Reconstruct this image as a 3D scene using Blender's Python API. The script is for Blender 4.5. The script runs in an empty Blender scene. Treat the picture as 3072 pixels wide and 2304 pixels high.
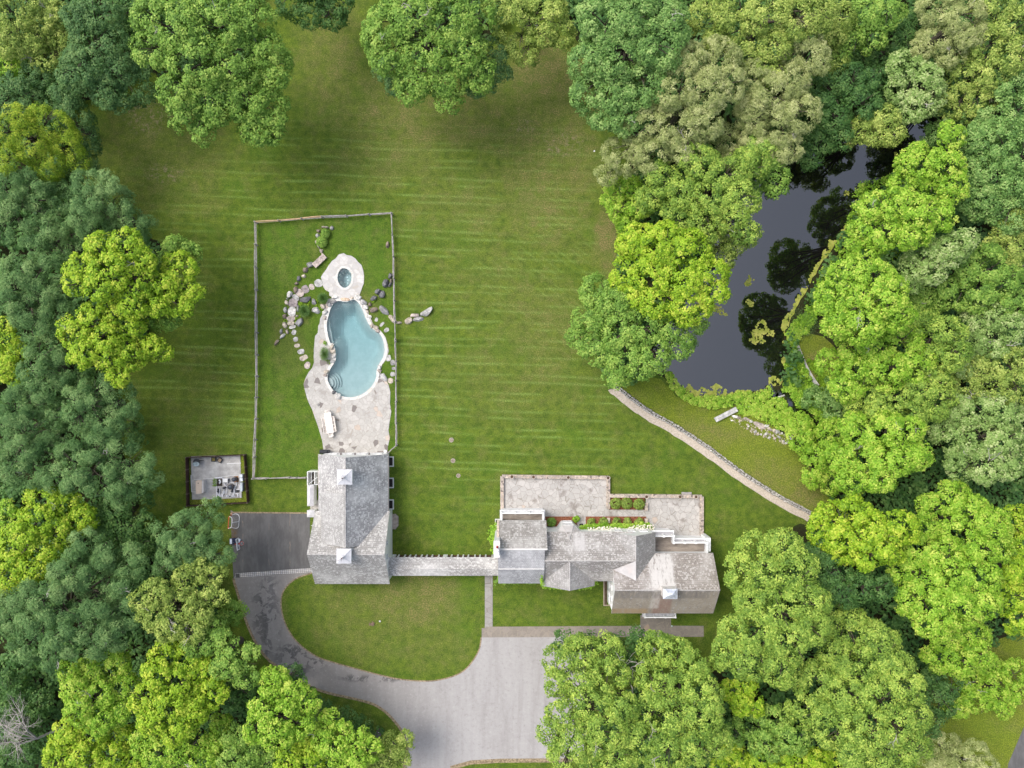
import bpy, bmesh, math, random
import numpy as np
from mathutils import Vector, Matrix
from mathutils.geometry import delaunay_2d_cdt
R = math.radians
SC = bpy.context.scene
COL = SC.collection
rng = np.random.default_rng(7)
random.seed(7)

# ------------------------------------------------------------ camera, sky, sun, exposure
CAM_H = 100.0          # metres above the lawn, looking straight down
FPX = 2485.0           # focal length in photograph pixels (3072 wide)
cam_d = bpy.data.cameras.new("camera"); cam = bpy.data.objects.new("camera", cam_d); COL.objects.link(cam)
cam_d.sensor_width = 36.0; cam_d.lens = 36.0 * FPX / 3072.0
cam_d.clip_start = 1.0; cam_d.clip_end = 8000.0
cam.location = (0, 0, CAM_H); cam.rotation_euler = (0, 0, 0)
SC.camera = cam

SUN_EL = 58.0
SUN_DIR = Vector((-0.86, 0.50, 0)).normalized()      # horizontal direction towards the sun
world = bpy.data.worlds.new("World"); SC.world = world; world.use_nodes = True
wn = world.node_tree
sky = wn.nodes.new("ShaderNodeTexSky"); sky.sky_type = 'NISHITA'; sky.sun_disc = False
sky.sun_elevation = R(SUN_EL); sky.sun_rotation = math.atan2(SUN_DIR.x, SUN_DIR.y)
sky.air_density = 1.0; sky.dust_density = 4.0; sky.ozone_density = 1.2
bg = wn.nodes["Background"]; bg.inputs["Strength"].default_value = 0.15
bw = wn.nodes.new("ShaderNodeRGBToBW"); wn.links.new(sky.outputs[0], bw.inputs[0])       # thin cloud cover: the blue is partly veiled
veil = wn.nodes.new("ShaderNodeMix"); veil.data_type = 'RGBA'; veil.inputs[0].default_value = 0.42
wn.links.new(sky.outputs[0], veil.inputs[6]); wn.links.new(bw.outputs[0], veil.inputs[7]); wn.links.new(veil.outputs[2], bg.inputs[0])
sun_d = bpy.data.lights.new("sun", 'SUN'); sun_d.energy = 0.85; sun_d.angle = R(28.0); sun_d.color = (1.0, 0.96, 0.90)
sun = bpy.data.objects.new("sun", sun_d); COL.objects.link(sun)
sd = Vector((SUN_DIR.x * math.cos(R(SUN_EL)), SUN_DIR.y * math.cos(R(SUN_EL)), math.sin(R(SUN_EL))))
sun.rotation_euler = sd.to_track_quat('Z', 'Y').to_euler()
sun.location = (-60, 35, 120)
SC.view_settings.view_transform = 'Standard'; SC.view_settings.look = 'None'
SC.view_settings.exposure = 0.92; SC.view_settings.gamma = 1.0

# ------------------------------------------------------------ helpers
def at(px, py, z=0.0):
    """World point whose picture position (photograph pixels) is px, py when it stands at height z."""
    k = (CAM_H - z) / FPX
    return Vector(((px - 1536.0) * k, (1152.0 - py) * k, z))
def Z1(x, y): return (740 + x / 3.687, 620 + y / 3.687)
def Z2(x, y): return (740 + x / 3.687, 1020 + y / 3.687)
def Z3(x, y): return (540 + x / 3.16, 1320 + y / 3.16)
def Z4(x, y): return (1440 + x / 2.765, 1400 + y / 2.765)
def Z7(x, y): return (1980 + x / 4.254, 950 + y / 4.254)
def ZE(x, y): return (555 + x / 11.06, 1350 + y / 11.06)
def ZN(x, y): return (670 + x / 11.06, 1530 + y / 11.06)
def W2(pts, z=0.0): return [at(p[0], p[1], z).xy for p in pts]

def tag(o, label=None, cat=None, group=None, kind=None):
    if label: o["label"] = label
    if cat: o["category"] = cat
    if group: o["group"] = group
    if kind: o["kind"] = kind
    return o

OFF = {}
def thing(name, label, cat, loc, group=None):
    o = bpy.data.objects.new(name, None); COL.objects.link(o)
    o.location = loc; o.empty_display_size = 0.3
    OFF[o.name] = Vector(loc)
    return tag(o, label, cat, group)

def finish(name, me, mat, parent, loc):
    for m in (mat if isinstance(mat, (list, tuple)) else [mat]): me.materials.append(m)
    o = bpy.data.objects.new(name, me); COL.objects.link(o)
    if parent is not None:
        o.parent = parent; OFF[o.name] = OFF[parent.name]
    else:
        o.location = loc; OFF[o.name] = Vector(loc)
    return o

class MB:
    """Collects world-space geometry; build() links it as one mesh object."""
    def __init__(s): s.v = []; s.f = []; s.m = []
    def add(s, vs, fs, mi=0):
        n = len(s.v); s.v += [tuple(v) for v in vs]; s.f += [tuple(i + n for i in f) for f in fs]; s.m += [mi] * len(fs)
    def obox(s, c, h, rz=0.0, mi=0, rot=None):
        M = rot if rot is not None else Matrix.Rotation(rz, 3, 'Z')
        c = Vector(c); vs = []
        for z in (-1, 1):
            for (x, y) in ((-1, -1), (1, -1), (1, 1), (-1, 1)):
                vs.append(c + M @ Vector((x * h[0], y * h[1], z * h[2])))
        s.add(vs, [(3, 2, 1, 0), (4, 5, 6, 7), (0, 1, 5, 4), (1, 2, 6, 5), (2, 3, 7, 6), (3, 0, 4, 7)], mi)
    def box(s, x0, x1, y0, y1, z0, z1, mi=0):
        s.obox(((x0 + x1) / 2, (y0 + y1) / 2, (z0 + z1) / 2), (abs(x1 - x0) / 2, abs(y1 - y0) / 2, abs(z1 - z0) / 2), 0, mi)
    def bar(s, a, b, w, h, mi=0):
        a = Vector(a); b = Vector(b); d = b - a
        if d.length < 1e-5: return
        q = d.to_track_quat('X', 'Z').to_matrix()
        s.obox((a + b) / 2, (d.length / 2, w / 2, h / 2), rot=q, mi=mi)
    def prism(s, pts, z0, z1, mi=0, cap=True):
        n = len(pts)
        a = sum(pts[i][0] * pts[(i + 1) % n][1] - pts[(i + 1) % n][0] * pts[i][1] for i in range(n))
        if a < 0: pts = list(pts)[::-1]
        vs = [(p[0], p[1], z0) for p in pts] + [(p[0], p[1], z1) for p in pts]
        fs = [(i, (i + 1) % n, n + (i + 1) % n, n + i) for i in range(n)]
        if cap:
            t = tri([Vector(p[:2]) for p in pts])
            if t: 
                fs += [tuple(x + n for x in f) for f in t] + [tuple(f[::-1]) for f in t]
        s.add(vs, fs, mi)
    def slab(s, poly, t, mi=0):
        """Roof plane: 3-D polygon with thickness t downward."""
        n = len(poly); P = [Vector(p) for p in poly]
        a = sum(P[i].x * P[(i + 1) % n].y - P[(i + 1) % n].x * P[i].y for i in range(n))
        if a < 0: P = P[::-1]
        vs = P + [p - Vector((0, 0, t)) for p in P]
        fs = [tuple(range(n)), tuple(range(2 * n - 1, n - 1, -1))]
        fs += [((i + 1) % n, i, n + i, n + (i + 1) % n) for i in range(n)]
        s.add(vs, fs, mi)
    def tube(s, path, r, n=8, mi=0):
        P = [Vector(p) for p in path]
        rs = r if isinstance(r, (list, tuple)) else [r] * len(P)
        vs = []; fs = []
        prev = None
        for i, p in enumerate(P):
            t = (P[min(i + 1, len(P) - 1)] - P[max(i - 1, 0)])
            if t.length < 1e-9: t = Vector((0, 0, 1))
            t.normalize()
            u = t.cross(Vector((0, 0, 1))) if prev is None else prev - t * prev.dot(t)
            if u.length < 1e-3: u = t.cross(Vector((1, 0, 0)))
            u.normalize(); w = t.cross(u); prev = u
            for k in range(n):
                a = 2 * math.pi * k / n
                vs.append(p + (u * math.cos(a) + w * math.sin(a)) * rs[i])
        for i in range(len(P) - 1):
            for k in range(n):
                a = i * n + k; b = i * n + (k + 1) % n
                fs.append((a, b, b + n, a + n))
        fs.append(tuple(range(n - 1, -1, -1))); m = (len(P) - 1) * n; fs.append(tuple(range(m, m + n)))
        s.add(vs, fs, mi)
    def lathe(s, c, prof, n=24, sq=(1, 1), mi=0):
        vs = []; fs = []
        for (r, z) in prof:
            for k in range(n):
                a = 2 * math.pi * k / n
                vs.append((c[0] + r * sq[0] * math.cos(a), c[1] + r * sq[1] * math.sin(a), c[2] + z))
        for i in range(len(prof) - 1):
            for k in range(n):
                a = i * n + k; b = i * n + (k + 1) % n
                fs.append((a, b, b + n, a + n))
        fs.append(tuple(range(n - 1, -1, -1))); m = (len(prof) - 1) * n; fs.append(tuple(range(m, m + n)))
        s.add(vs, fs, mi)
    def build(s, name, mat, parent=None, loc=None, smooth=False, bevel=0.0):
        if parent is not None: o0 = OFF[parent.name]
        else:
            if loc is None:
                A = np.array(s.v); loc = ((A[:, 0].min() + A[:, 0].max()) / 2, (A[:, 1].min() + A[:, 1].max()) / 2, A[:, 2].min())
            o0 = Vector(loc)
        me = bpy.data.meshes.new(name)
        me.from_pydata([(v[0] - o0[0], v[1] - o0[1], v[2] - o0[2]) for v in s.v], [], s.f)
        if any(s.m): me.polygons.foreach_set("material_index", s.m)
        if smooth: me.polygons.foreach_set("use_smooth", [True] * len(me.polygons))
        me.update()
        o = finish(name, me, mat, parent, tuple(o0))
        if bevel > 0:
            b = o.modifiers.new("bevel", 'BEVEL'); b.width = bevel; b.segments = 2; b.limit_method = 'ANGLE'
        return o

def tri(pts, holes=(), extra=()):
    """Triangulate a polygon (with holes and optional inner points); returns faces over pts when no holes/extra."""
    n = len(pts); vs = [Vector(p) for p in pts]; es = [(i, (i + 1) % n) for i in range(n)]
    for h in holes:
        k = len(vs); vs += [Vector(p) for p in h]; es += [(k + i, k + (i + 1) % len(h)) for i in range(len(h))]
    vs += [Vector(p) for p in extra]
    ov, oe, of, orig, *_ = delaunay_2d_cdt(vs, es, [], 1, 1e-6)
    if holes or extra:
        keep = []
        P = np.array([(p[0], p[1]) for p in pts]); H = [np.array([(p[0], p[1]) for p in h]) for h in holes]
        for f in of:
            c = sum((ov[i] for i in f), Vector((0, 0))) / len(f)
            q = np.array([[c.x, c.y]])
            if inside(q, P)[0] and not any(inside(q, h)[0] for h in H): keep.append(tuple(f))
        return ov, keep
    keep = []
    P = np.array([(p[0], p[1]) for p in pts])
    inv = {i: (o[0] if o else None) for i, o in enumerate(orig)}
    for f in of:
        c = sum((ov[i] for i in f), Vector((0, 0))) / len(f)
        if inside(np.array([[c.x, c.y]]), P)[0] and all(inv[i] is not None for i in f): keep.append(tuple(inv[i] for i in f))
    return keep

def inside(q, P):
    x, y = q[:, 0], q[:, 1]; r = np.zeros(len(q), bool); n = len(P)
    for i in range(n):
        x0, y0 = P[i]; x1, y1 = P[(i + 1) % n]
        if y0 == y1: continue
        c = ((y0 > y) != (y1 > y)) & (x < (x1 - x0) * (y - y0) / (y1 - y0) + x0)
        r ^= c
    return r

def smooth(pts, n=5, closed=True):
    out = []; N = len(pts)
    rngi = range(N) if closed else range(N - 1)
    for i in rngi:
        p0, p1, p2, p3 = (pts[(i - 1) % N], pts[i], pts[(i + 1) % N], pts[(i + 2) % N]) if closed else \
            (pts[max(i - 1, 0)], pts[i], pts[i + 1], pts[min(i + 2, N - 1)])
        for k in range(n):
            t = k / n
            out.append(tuple(0.5 * (2 * p1[j] + (p2[j] - p0[j]) * t + (2 * p0[j] - 5 * p1[j] + 4 * p2[j] - p3[j]) * t * t
                       + (3 * p1[j] - p0[j] - 3 * p2[j] + p3[j]) * t ** 3) for j in (0, 1)))
    if not closed: out.append(tuple(pts[-1]))
    return out

def ragged(pts, step=0.6, amp=0.15, seed=1, closed=True):
    """Resample a world outline and shake it, so that edges of grass and soil are uneven."""
    r = random.Random(seed); out = []
    N = len(pts)
    for i in range(N if closed else N - 1):
        a = Vector(pts[i]); b = Vector(pts[(i + 1) % N]); d = b - a; k = max(1, int(d.length / step))
        nrm = Vector((-d.y, d.x)).normalized() if d.length > 0 else Vector((0, 0))
        for j in range(k):
            out.append(tuple(a + d * (j / k) + nrm * r.uniform(-amp, amp)))
    return out

def sheet(name, outer, z, mat, holes=(), parent=None, extra=()):
    ov, fs = tri([Vector(p) for p in outer], [[Vector(p) for p in h] for h in holes], extra if len(extra) else [Vector(outer[0])])
    mb = MB()
    used = sorted({i for f in fs for i in f}); mp = {i: k for k, i in enumerate(used)}
    F = []
    for f in fs:
        a = sum(ov[f[i]].x * ov[f[(i + 1) % len(f)]].y - ov[f[(i + 1) % len(f)]].x * ov[f[i]].y for i in range(len(f)))
        F.append(tuple(mp[i] for i in (f if a > 0 else f[::-1])))
    mb.add([(ov[i].x, ov[i].y, z) for i in used], F)
    return mb.build(name, mat, parent, loc=(0, 0, 0) if parent is None else None)

def ribbon(mb, pts, w, z, mi=0, closed=False):
    P = [Vector(p).to_2d() for p in pts]; n = len(P); L = []; Rr = []
    for i in range(n):
        a = P[(i - 1) % n] if (closed or i > 0) else P[i]; b = P[(i + 1) % n] if (closed or i < n - 1) else P[i]
        d = (b - a).normalized(); nn = Vector((-d.y, d.x)); L.append(P[i] + nn * w / 2); Rr.append(P[i] - nn * w / 2)
    vs = [(p.x, p.y, z) for p in L] + [(p.x, p.y, z) for p in Rr]
    fs = [(i, n + i, n + (i + 1) % n, (i + 1) % n) for i in range(n if closed else n - 1)]
    mb.add(vs, fs, mi)

def rock_mesh(mb, c, rx, ry, h, ang=0.0, seed=0, flat=0.35, mi=0):
    """One irregular boulder sitting on c (its underside below the ground)."""
    r = random.Random(seed)
    bm = bmesh.new(); bmesh.ops.create_icosphere(bm, subdivisions=2, radius=1.0)
    cuts = [(Vector((r.uniform(-1, 1), r.uniform(-1, 1), r.uniform(-0.2, 1))).normalized(), r.uniform(0.50, 0.85)) for _ in range(13)]
    cs, sn = math.cos(ang), math.sin(ang); vs = []
    for v in bm.verts:
        p = v.co.copy()
        for nrm, d in cuts:
            e = p.dot(nrm) - d
            if e > 0: p -= nrm * e
        p *= 1 + r.uniform(-0.04, 0.04)
        p.z = min(p.z, 1 - flat) / (1 - flat)
        x, y = math.copysign(abs(p.x) ** .78, p.x) * rx * 1.16, math.copysign(abs(p.y) ** .78, p.y) * ry * 1.16
        vs.append((c[0] + x * cs - y * sn, c[1] + x * sn + y * cs, c[2] + p.z * h))
    fs = [tuple(v.index for v in f.verts) for f in bm.faces]
    bm.free(); mb.add(vs, fs, mi)

# ------------------------------------------------------------ material writing
class NT:
    def __init__(s, name):
        s.mat = bpy.data.materials.new(name); s.mat.use_nodes = True; s.t = s.mat.node_tree
        s.t.nodes.clear(); s.out = s.t.nodes.new("ShaderNodeOutputMaterial")
        s._c = None
    def n(s, k, **kw):
        x = s.t.nodes.new(k)
        for a, b in kw.items(): setattr(x, a, b)
        return x
    def put(s, sock, v):
        if isinstance(v, bpy.types.NodeSocket): s.t.links.new(v, sock)
        elif isinstance(v, (tuple, list)): sock.default_value = (*v, 1.0) if len(v) == 3 and sock.type == 'RGBA' else v
        else: sock.default_value = v
    @property
    def P(s):
        if s._c is None: s._c = s.n("ShaderNodeNewGeometry").outputs["Position"]
        return s._c
    def m(s, op, a, b=0.0, c=None, clamp=False):
        x = s.n("ShaderNodeMath", operation=op, use_clamp=clamp); s.put(x.inputs[0], a); s.put(x.inputs[1], b)
        if c is not None: s.put(x.inputs[2], c)
        return x.outputs[0]
    def mix(s, f, a, b, mode='MIX'):
        x = s.n("ShaderNodeMix", data_type='RGBA', blend_type=mode); x.clamp_factor = True
        s.put(x.inputs[0], f); s.put(x.inputs[6], a); s.put(x.inputs[7], b); return x.outputs[2]
    def noise(s, scale, detail=3, rough=0.55, vec=None, dist=0.0, color=False):
        x = s.n("ShaderNodeTexNoise"); s.put(x.inputs["Vector"], vec if vec is not None else s.P)
        s.put(x.inputs["Scale"], scale); s.put(x.inputs["Detail"], detail); s.put(x.inputs["Roughness"], rough); s.put(x.inputs["Distortion"], dist)
        return x.outputs["Color" if color else "Fac"]
    def vor(s, scale, feature='F1', vec=None, rnd=1.0):
        x = s.n("ShaderNodeTexVoronoi", feature=feature); s.put(x.inputs["Vector"], vec if vec is not None else s.P)
        s.put(x.inputs["Scale"], scale); s.put(x.inputs["Randomness"], rnd); return x
    def map(s, vec=None, scale=(1, 1, 1), rot=(0, 0, 0), loc=(0, 0, 0)):
        x = s.n("ShaderNodeMapping"); s.put(x.inputs[0], vec if vec is not None else s.P)
        x.inputs["Location"].default_value = loc; x.inputs["Rotation"].default_value = rot; x.inputs["Scale"].default_value = scale
        return x.outputs[0]
    def ramp(s, f, stops):
        x = s.n("ShaderNodeValToRGB"); s.put(x.inputs[0], f); cr = x.color_ramp
        while len(cr.elements) < len(stops): cr.elements.new(0.5)
        for e, (p, c) in zip(cr.elements, stops):
            e.position = p; e.color = (*c, 1.0) if isinstance(c, (tuple, list)) else (c, c, c, 1.0)
        return x.outputs[0]
    def sep(s, vec=None):
        x = s.n("ShaderNodeSeparateXYZ"); s.put(x.inputs[0], vec if vec is not None else s.P); return x.outputs
    def band(s, v, lo, hi):
        """0 below lo, 1 above hi."""
        x = s.n("ShaderNodeMapRange", clamp=True, interpolation_type='SMOOTHSTEP'); s.put(x.inputs[0], v)
        x.inputs[1].default_value = lo; x.inputs[2].default_value = hi; return x.outputs[0]
    def spot(s, cx, cy, rx, ry, warp=None, soft=0.6):
        """1 inside an ellipse given in photograph pixels on the ground, fading out; warp shakes its edge."""
        c = at(cx, cy); k = CAM_H / FPX; x, y, z = s.sep()
        dx = s.m('DIVIDE', s.m('SUBTRACT', x, c.x), rx * k); dy = s.m('DIVIDE', s.m('SUBTRACT', y, c.y), ry * k)
        d = s.m('SQRT', s.m('ADD', s.m('MULTIPLY', dx, dx), s.m('MULTIPLY', dy, dy)))
        if warp is not None: d = s.m('ADD', d, s.m('MULTIPLY', s.m('SUBTRACT', warp, 0.5), 1.6))
        return s.m('SUBTRACT', 1.0, s.band(d, 1 - soft, 1 + soft * 0.5))
    def done(s, color, rough=0.8, spec=0.3, bump=None, bstr=0.3, bdist=0.02, metal=0.0, ior=None):
        p = s.n("ShaderNodeBsdfPrincipled"); s.put(p.inputs["Base Color"], color); s.put(p.inputs["Roughness"], rough)
        s.put(p.inputs["Specular IOR Level"], spec); s.put(p.inputs["Metallic"], metal)
        if ior: p.inputs["IOR"].default_value = ior
        if bump is not None:
            b = s.n("ShaderNodeBump"); b.inputs["Strength"].default_value = bstr; b.inputs["Distance"].default_value = bdist
            s.put(b.inputs["Height"], bump); s.t.links.new(b.outputs[0], p.inputs["Normal"])
        s.t.links.new(p.outputs[0], s.out.inputs[0]); s.bsdf = p
        return s.mat

def plain(name, c, rough=0.6, var=0.15, scale=3.0, spec=0.3, metal=0.0, dirt=None):
    t = NT(name); f = t.noise(scale, 4, 0.6)
    a = tuple(x * (1 - var) for x in c); b = tuple(min(1, x * (1 + var)) for x in c)
    col = t.mix(t.band(f, 0.3, 0.7), a, b)
    if dirt: col = t.mix(t.m('MULTIPLY', t.band(t.noise(scale * 0.37, 5, 0.7), 0.5, 0.72), 0.75), col, dirt)
    return t.done(col, rough, spec, bump=f, bstr=0.15, metal=metal)
# ------------------------------------------------------------ ground materials
def grass_mat(name, kind):
    t = NT(name); x, y, z = t.sep()
    fine = t.noise(7.0, 4, 0.75); mid = t.noise(1.1, 5, 0.65); big = t.noise(0.13, 4, 0.6); warp = t.noise(0.35, 4, 0.65)
    lo, hi = (0.064, 0.122, 0.010), (0.172, 0.235, 0.022)
    if kind == 'pool': lo, hi = (0.052, 0.115, 0.009), (0.125, 0.210, 0.018)
    col = t.mix(t.band(mid, 0.34, 0.66), lo, hi)
    lush = t.band(t.noise(0.22, 3, 0.5, vec=t.map(loc=(31, 7, 0))), 0.48, 0.68)
    col = t.mix(t.m('MULTIPLY', lush, 0.5), col, (0.095, 0.200, 0.014))
    col = t.mix(t.m('MULTIPLY', t.band(t.noise(2.6, 4, 0.7, vec=t.map(loc=(11, 3, 0))), 0.50, 0.66), 0.45), col, (0.175, 0.235, 0.030))
    col = t.mix(t.m('MULTIPLY', t.band(t.noise(1.9, 5, 0.72, vec=t.map(loc=(2, 23, 0))), 0.52, 0.68), 0.45), col, (0.038, 0.085, 0.008))
    # mowing lines
    def lines(period, tilt, w, seed):
        v = t.m('ADD', t.m('MULTIPLY', x, math.sin(tilt)), t.m('MULTIPLY', y, math.cos(tilt)))
        v = t.m('ADD', v, t.m('MULTIPLY', t.noise(0.08, 2, 0.5, vec=t.map(loc=(seed, 0, 0))), 0.8))
        v = t.m('FRACT', t.m('DIVIDE', v, period))
        d1 = t.m('ABSOLUTE', t.m('SUBTRACT', v, 0.28)); d2 = t.m('ABSOLUTE', t.m('SUBTRACT', v, 0.66))
        return t.m('SUBTRACT', 1.0, t.band(t.m('MINIMUM', d1, d2), 0.0, w))
    brk = t.band(t.noise(0.5, 4, 0.6, vec=t.map(scale=(0.35, 1, 1), loc=(3, 9, 0))), 0.38, 0.62)
    if kind == 'main':
        L = t.m('MULTIPLY', lines(2.13, R(2.0), 0.13, 0), brk)
        reg = t.m('MAXIMUM', t.m('MAXIMUM', t.spot(600, 950, 420, 480), t.spot(1500, 1100, 520, 480)), t.spot(1250, 600, 800, 260))
        reg2 = t.m('MULTIPLY', t.spot(1650, 800, 300, 330, warp), 1.0)
        L2 = t.m('MULTIPLY', lines(1.7, R(38.0), 0.12, 5), brk)
        m = t.m('ADD', t.m('MULTIPLY', t.m('MULTIPLY', L, reg), 1.0), t.m('MULTIPLY', t.m('MULTIPLY', L2, reg2), 0.5))
        col = t.mix(m, col, (0.230, 0.350, 0.070))
        st = t.m('FRACT', t.m('DIVIDE', t.m('ADD', y, t.m('MULTIPLY', x, 0.035)), 4.26))
        col = t.mix(t.m('MULTIPLY', t.band(t.m('ABSOLUTE', t.m('SUBTRACT', st, 0.5)), 0.2, 0.3), 0.16), col, (0.055, 0.090, 0.008))
    elif kind == 'pool':
        v = t.m('FRACT', t.m('DIVIDE', x, 1.5)); d = t.m('ABSOLUTE', t.m('SUBTRACT', v, 0.5))
        col = t.mix(t.m('MULTIPLY', t.m('MULTIPLY', t.m('SUBTRACT', 1.0, t.band(d, 0.05, 0.25)), brk), 0.45), col, (0.085, 0.20, 0.012))
        col = t.mix(t.m('MULTIPLY', t.spot(870, 1020, 70, 110, warp), 0.45), col, (0.13, 0.13, 0.04))
    else:
        L = t.m('MULTIPLY', lines(2.2, R(58.0), 0.13, 2), brk)
        col = t.mix(t.m('MULTIPLY', L, 0.35), col, (0.12, 0.19, 0.02))
    # dry turf (its own colour, wherever the light falls)
    dryc = t.mix(t.band(fine, 0.35, 0.65), (0.200, 0.180, 0.050), (0.31, 0.235, 0.115))
    D = None
    spots = {'main': [(1330, 330, 420, 150, .6), (1000, 180, 110, 240, .5), (1640, 220, 130, 130, .9), (1650, 470, 170, 330, .65),
                      (480, 480, 230, 190, .4), (1820, 720, 42, 130, 1.0), (1500, 600, 320, 150, .35), (1560, 1150, 300, 130, .25), (1640, 1000, 150, 200, .45),
                      (1160, 460, 200, 120, .4), (1480, 830, 180, 170, .25), (560, 1250, 120, 200, .25)],
             'pool': [(1100, 1000, 40, 200, .3)],
             'oval': [(1240, 1800, 150, 110, .8), (1100, 1860, 200, 160, .35), (1300, 1930, 120, 90, .35)],
             'bank': [(2280, 1440, 300, 70, .5), (2120, 1310, 200, 50, .45), (2400, 1500, 80, 60, .9), (2450, 1090, 60, 60, .8)],
             'plain': [(2040, 1950, 300, 60, .3)]}[kind]
    for (cx, cy, rx, ry, s) in spots:
        q = t.m('MULTIPLY', t.spot(cx, cy, rx, ry, warp, 0.7), s); D = q if D is None else t.m('MAXIMUM', D, q)
    patch = t.band(t.m('ADD', t.m('MULTIPLY', t.noise(0.75, 6, 0.72, vec=t.map(loc=(50, 1, 0))), 0.65), t.m('MULTIPLY', big, 0.35)), 0.40, 0.60)
    Dm = t.m('MULTIPLY', D, t.m('ADD', t.m('MULTIPLY', patch, 0.75), 0.32))
    Dm = t.m('ADD', Dm, t.m('MULTIPLY', t.band(t.noise(0.45, 5, 0.7, vec=t.map(loc=(9, 40, 0))), 0.46, 0.70), 0.36))
    if kind == 'bank': col = t.mix(0.35, col, (0.42, 0.45, 0.04))
    col = t.mix(Dm, col, dryc)
    if kind == 'main':
        soil = t.m('MAXIMUM', t.m('MAXIMUM', t.spot(440, 350, 90, 60, warp), t.spot(500, 520, 60, 30, warp)), t.m('MAXIMUM', t.spot(1690, 430, 70, 40, warp), t.spot(1570, 380, 40, 24, warp)))
        soil = t.m('MULTIPLY', soil, t.band(t.noise(1.9, 5, 0.75), 0.5, 0.6))
        col = t.mix(t.m('MULTIPLY', soil, 0.85), col, (0.34, 0.26, 0.17))
    col = t.mix(t.m('MULTIPLY', t.band(fine, 0.64, 0.42), 0.62), col, (0.030, 0.064, 0.008))
    col = t.mix(t.m('MULTIPLY', t.band(t.noise(16.0, 2, 0.6), 0.50, 0.68), 0.50), col, (0.21, 0.25, 0.06))
    return t.done(col, 0.9, 0.12, bump=fine, bstr=0.7, bdist=0.08)

M = {}
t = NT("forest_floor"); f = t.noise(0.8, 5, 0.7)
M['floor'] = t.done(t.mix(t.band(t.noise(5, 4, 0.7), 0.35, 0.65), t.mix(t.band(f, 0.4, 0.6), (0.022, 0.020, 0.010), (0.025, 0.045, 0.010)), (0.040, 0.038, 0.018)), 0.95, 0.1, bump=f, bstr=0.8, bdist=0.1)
M['lawn'] = grass_mat("lawn_grass", 'main'); M['plawn'] = grass_mat("pool_lawn_grass", 'pool')
M['oval'] = grass_mat("front_lawn_grass", 'oval'); M['bank'] = grass_mat("bank_grass", 'bank'); M['plain_lawn'] = grass_mat("verge_grass", 'plain')

def stone_mat(name, scale, base, alt, dark=0.06, orange=0.04, joint=(0.25, 0.22, 0.18), jw=0.035, mottled=0.0, soft=False):
    t = NT(name)
    wv = t.n("ShaderNodeVectorMath", operation='ADD'); t.put(wv.inputs[0], t.P)
    sc = t.n("ShaderNodeVectorMath", operation='SCALE'); t.put(sc.inputs[0], t.noise(0.9, 2, 0.5, color=True)); sc.inputs[3].default_value = 0.35
    t.put(wv.inputs[1], sc.outputs[0]); flat = t.map(wv.outputs[0], scale=(1, 1, 0))
    v = t.vor(scale, 'F1', flat); e = t.vor(scale, 'DISTANCE_TO_EDGE', flat)
    r = t.sep(v.outputs["Color"])
    col = t.mix(r[0], base, alt)
    col = t.mix(t.m('MULTIPLY', t.m('GREATER_THAN', r[1], 1 - dark), 0.85), col, (0.16, 0.135, 0.125))
    col = t.mix(t.m('MULTIPLY', t.m('LESS_THAN', r[1], orange), 0.35), col, (0.62, 0.42, 0.28))
    f = t.noise(3.0, 5, 0.7)
    col = t.mix(t.m('MULTIPLY', t.band(f, 0.42, 0.70), 0.30), col, tuple(c * 0.6 for c in alt))
    if mottled: 
        g = t.noise(0.55, 5, 0.62, vec=t.map(loc=(4, 4, 0)))
        col = t.mix(t.m('MULTIPLY', t.band(g, 0.54, 0.66), mottled), col, (0.21, 0.18, 0.16))
    j = t.m('SUBTRACT', 1.0, t.band(e.outputs["Distance"], jw * 0.4, jw))
    col = t.mix(t.m('MULTIPLY', j, 0.75), col, joint)
    return t.done(col, 0.75, 0.25, bump=t.m('SUBTRACT', f, j), bstr=0.3)
M['deck'] = stone_mat("pool_flagstones", 1.75, (0.52, 0.50, 0.465), (0.43, 0.41, 0.38), 0.07, 0.03, (0.34, 0.31, 0.27), 0.040, 0.35)
M['spadeck'] = stone_mat("spa_flagstones", 1.6, (0.62, 0.60, 0.57), (0.48, 0.46, 0.44), 0.0, 0.05, (0.45, 0.40, 0.34), 0.03)
M['coping'] = stone_mat("pool_coping_stone", 1.4, (0.70, 0.68, 0.64), (0.62, 0.60, 0.56), 0.0, 0.02, (0.5, 0.47, 0.4), 0.03)
M['terrace'] = stone_mat("terrace_flagstones", 1.6, (0.50, 0.475, 0.445), (0.41, 0.39, 0.365), 0.0, 0.02, (0.24, 0.215, 0.185), 0.036, 0.75)
M['walk'] = stone_mat("walkway_flagstones", 1.5, (0.30, 0.26, 0.22), (0.24, 0.21, 0.175), 0.0, 0.02, (0.33, 0.28, 0.22), 0.03, 0.4)
M['path_light'] = stone_mat("grey_walk_stone", 0.9, (0.36, 0.34, 0.31), (0.30, 0.28, 0.26), 0.0, 0.0, (0.2, 0.17, 0.14), 0.02, 0.3)

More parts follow.
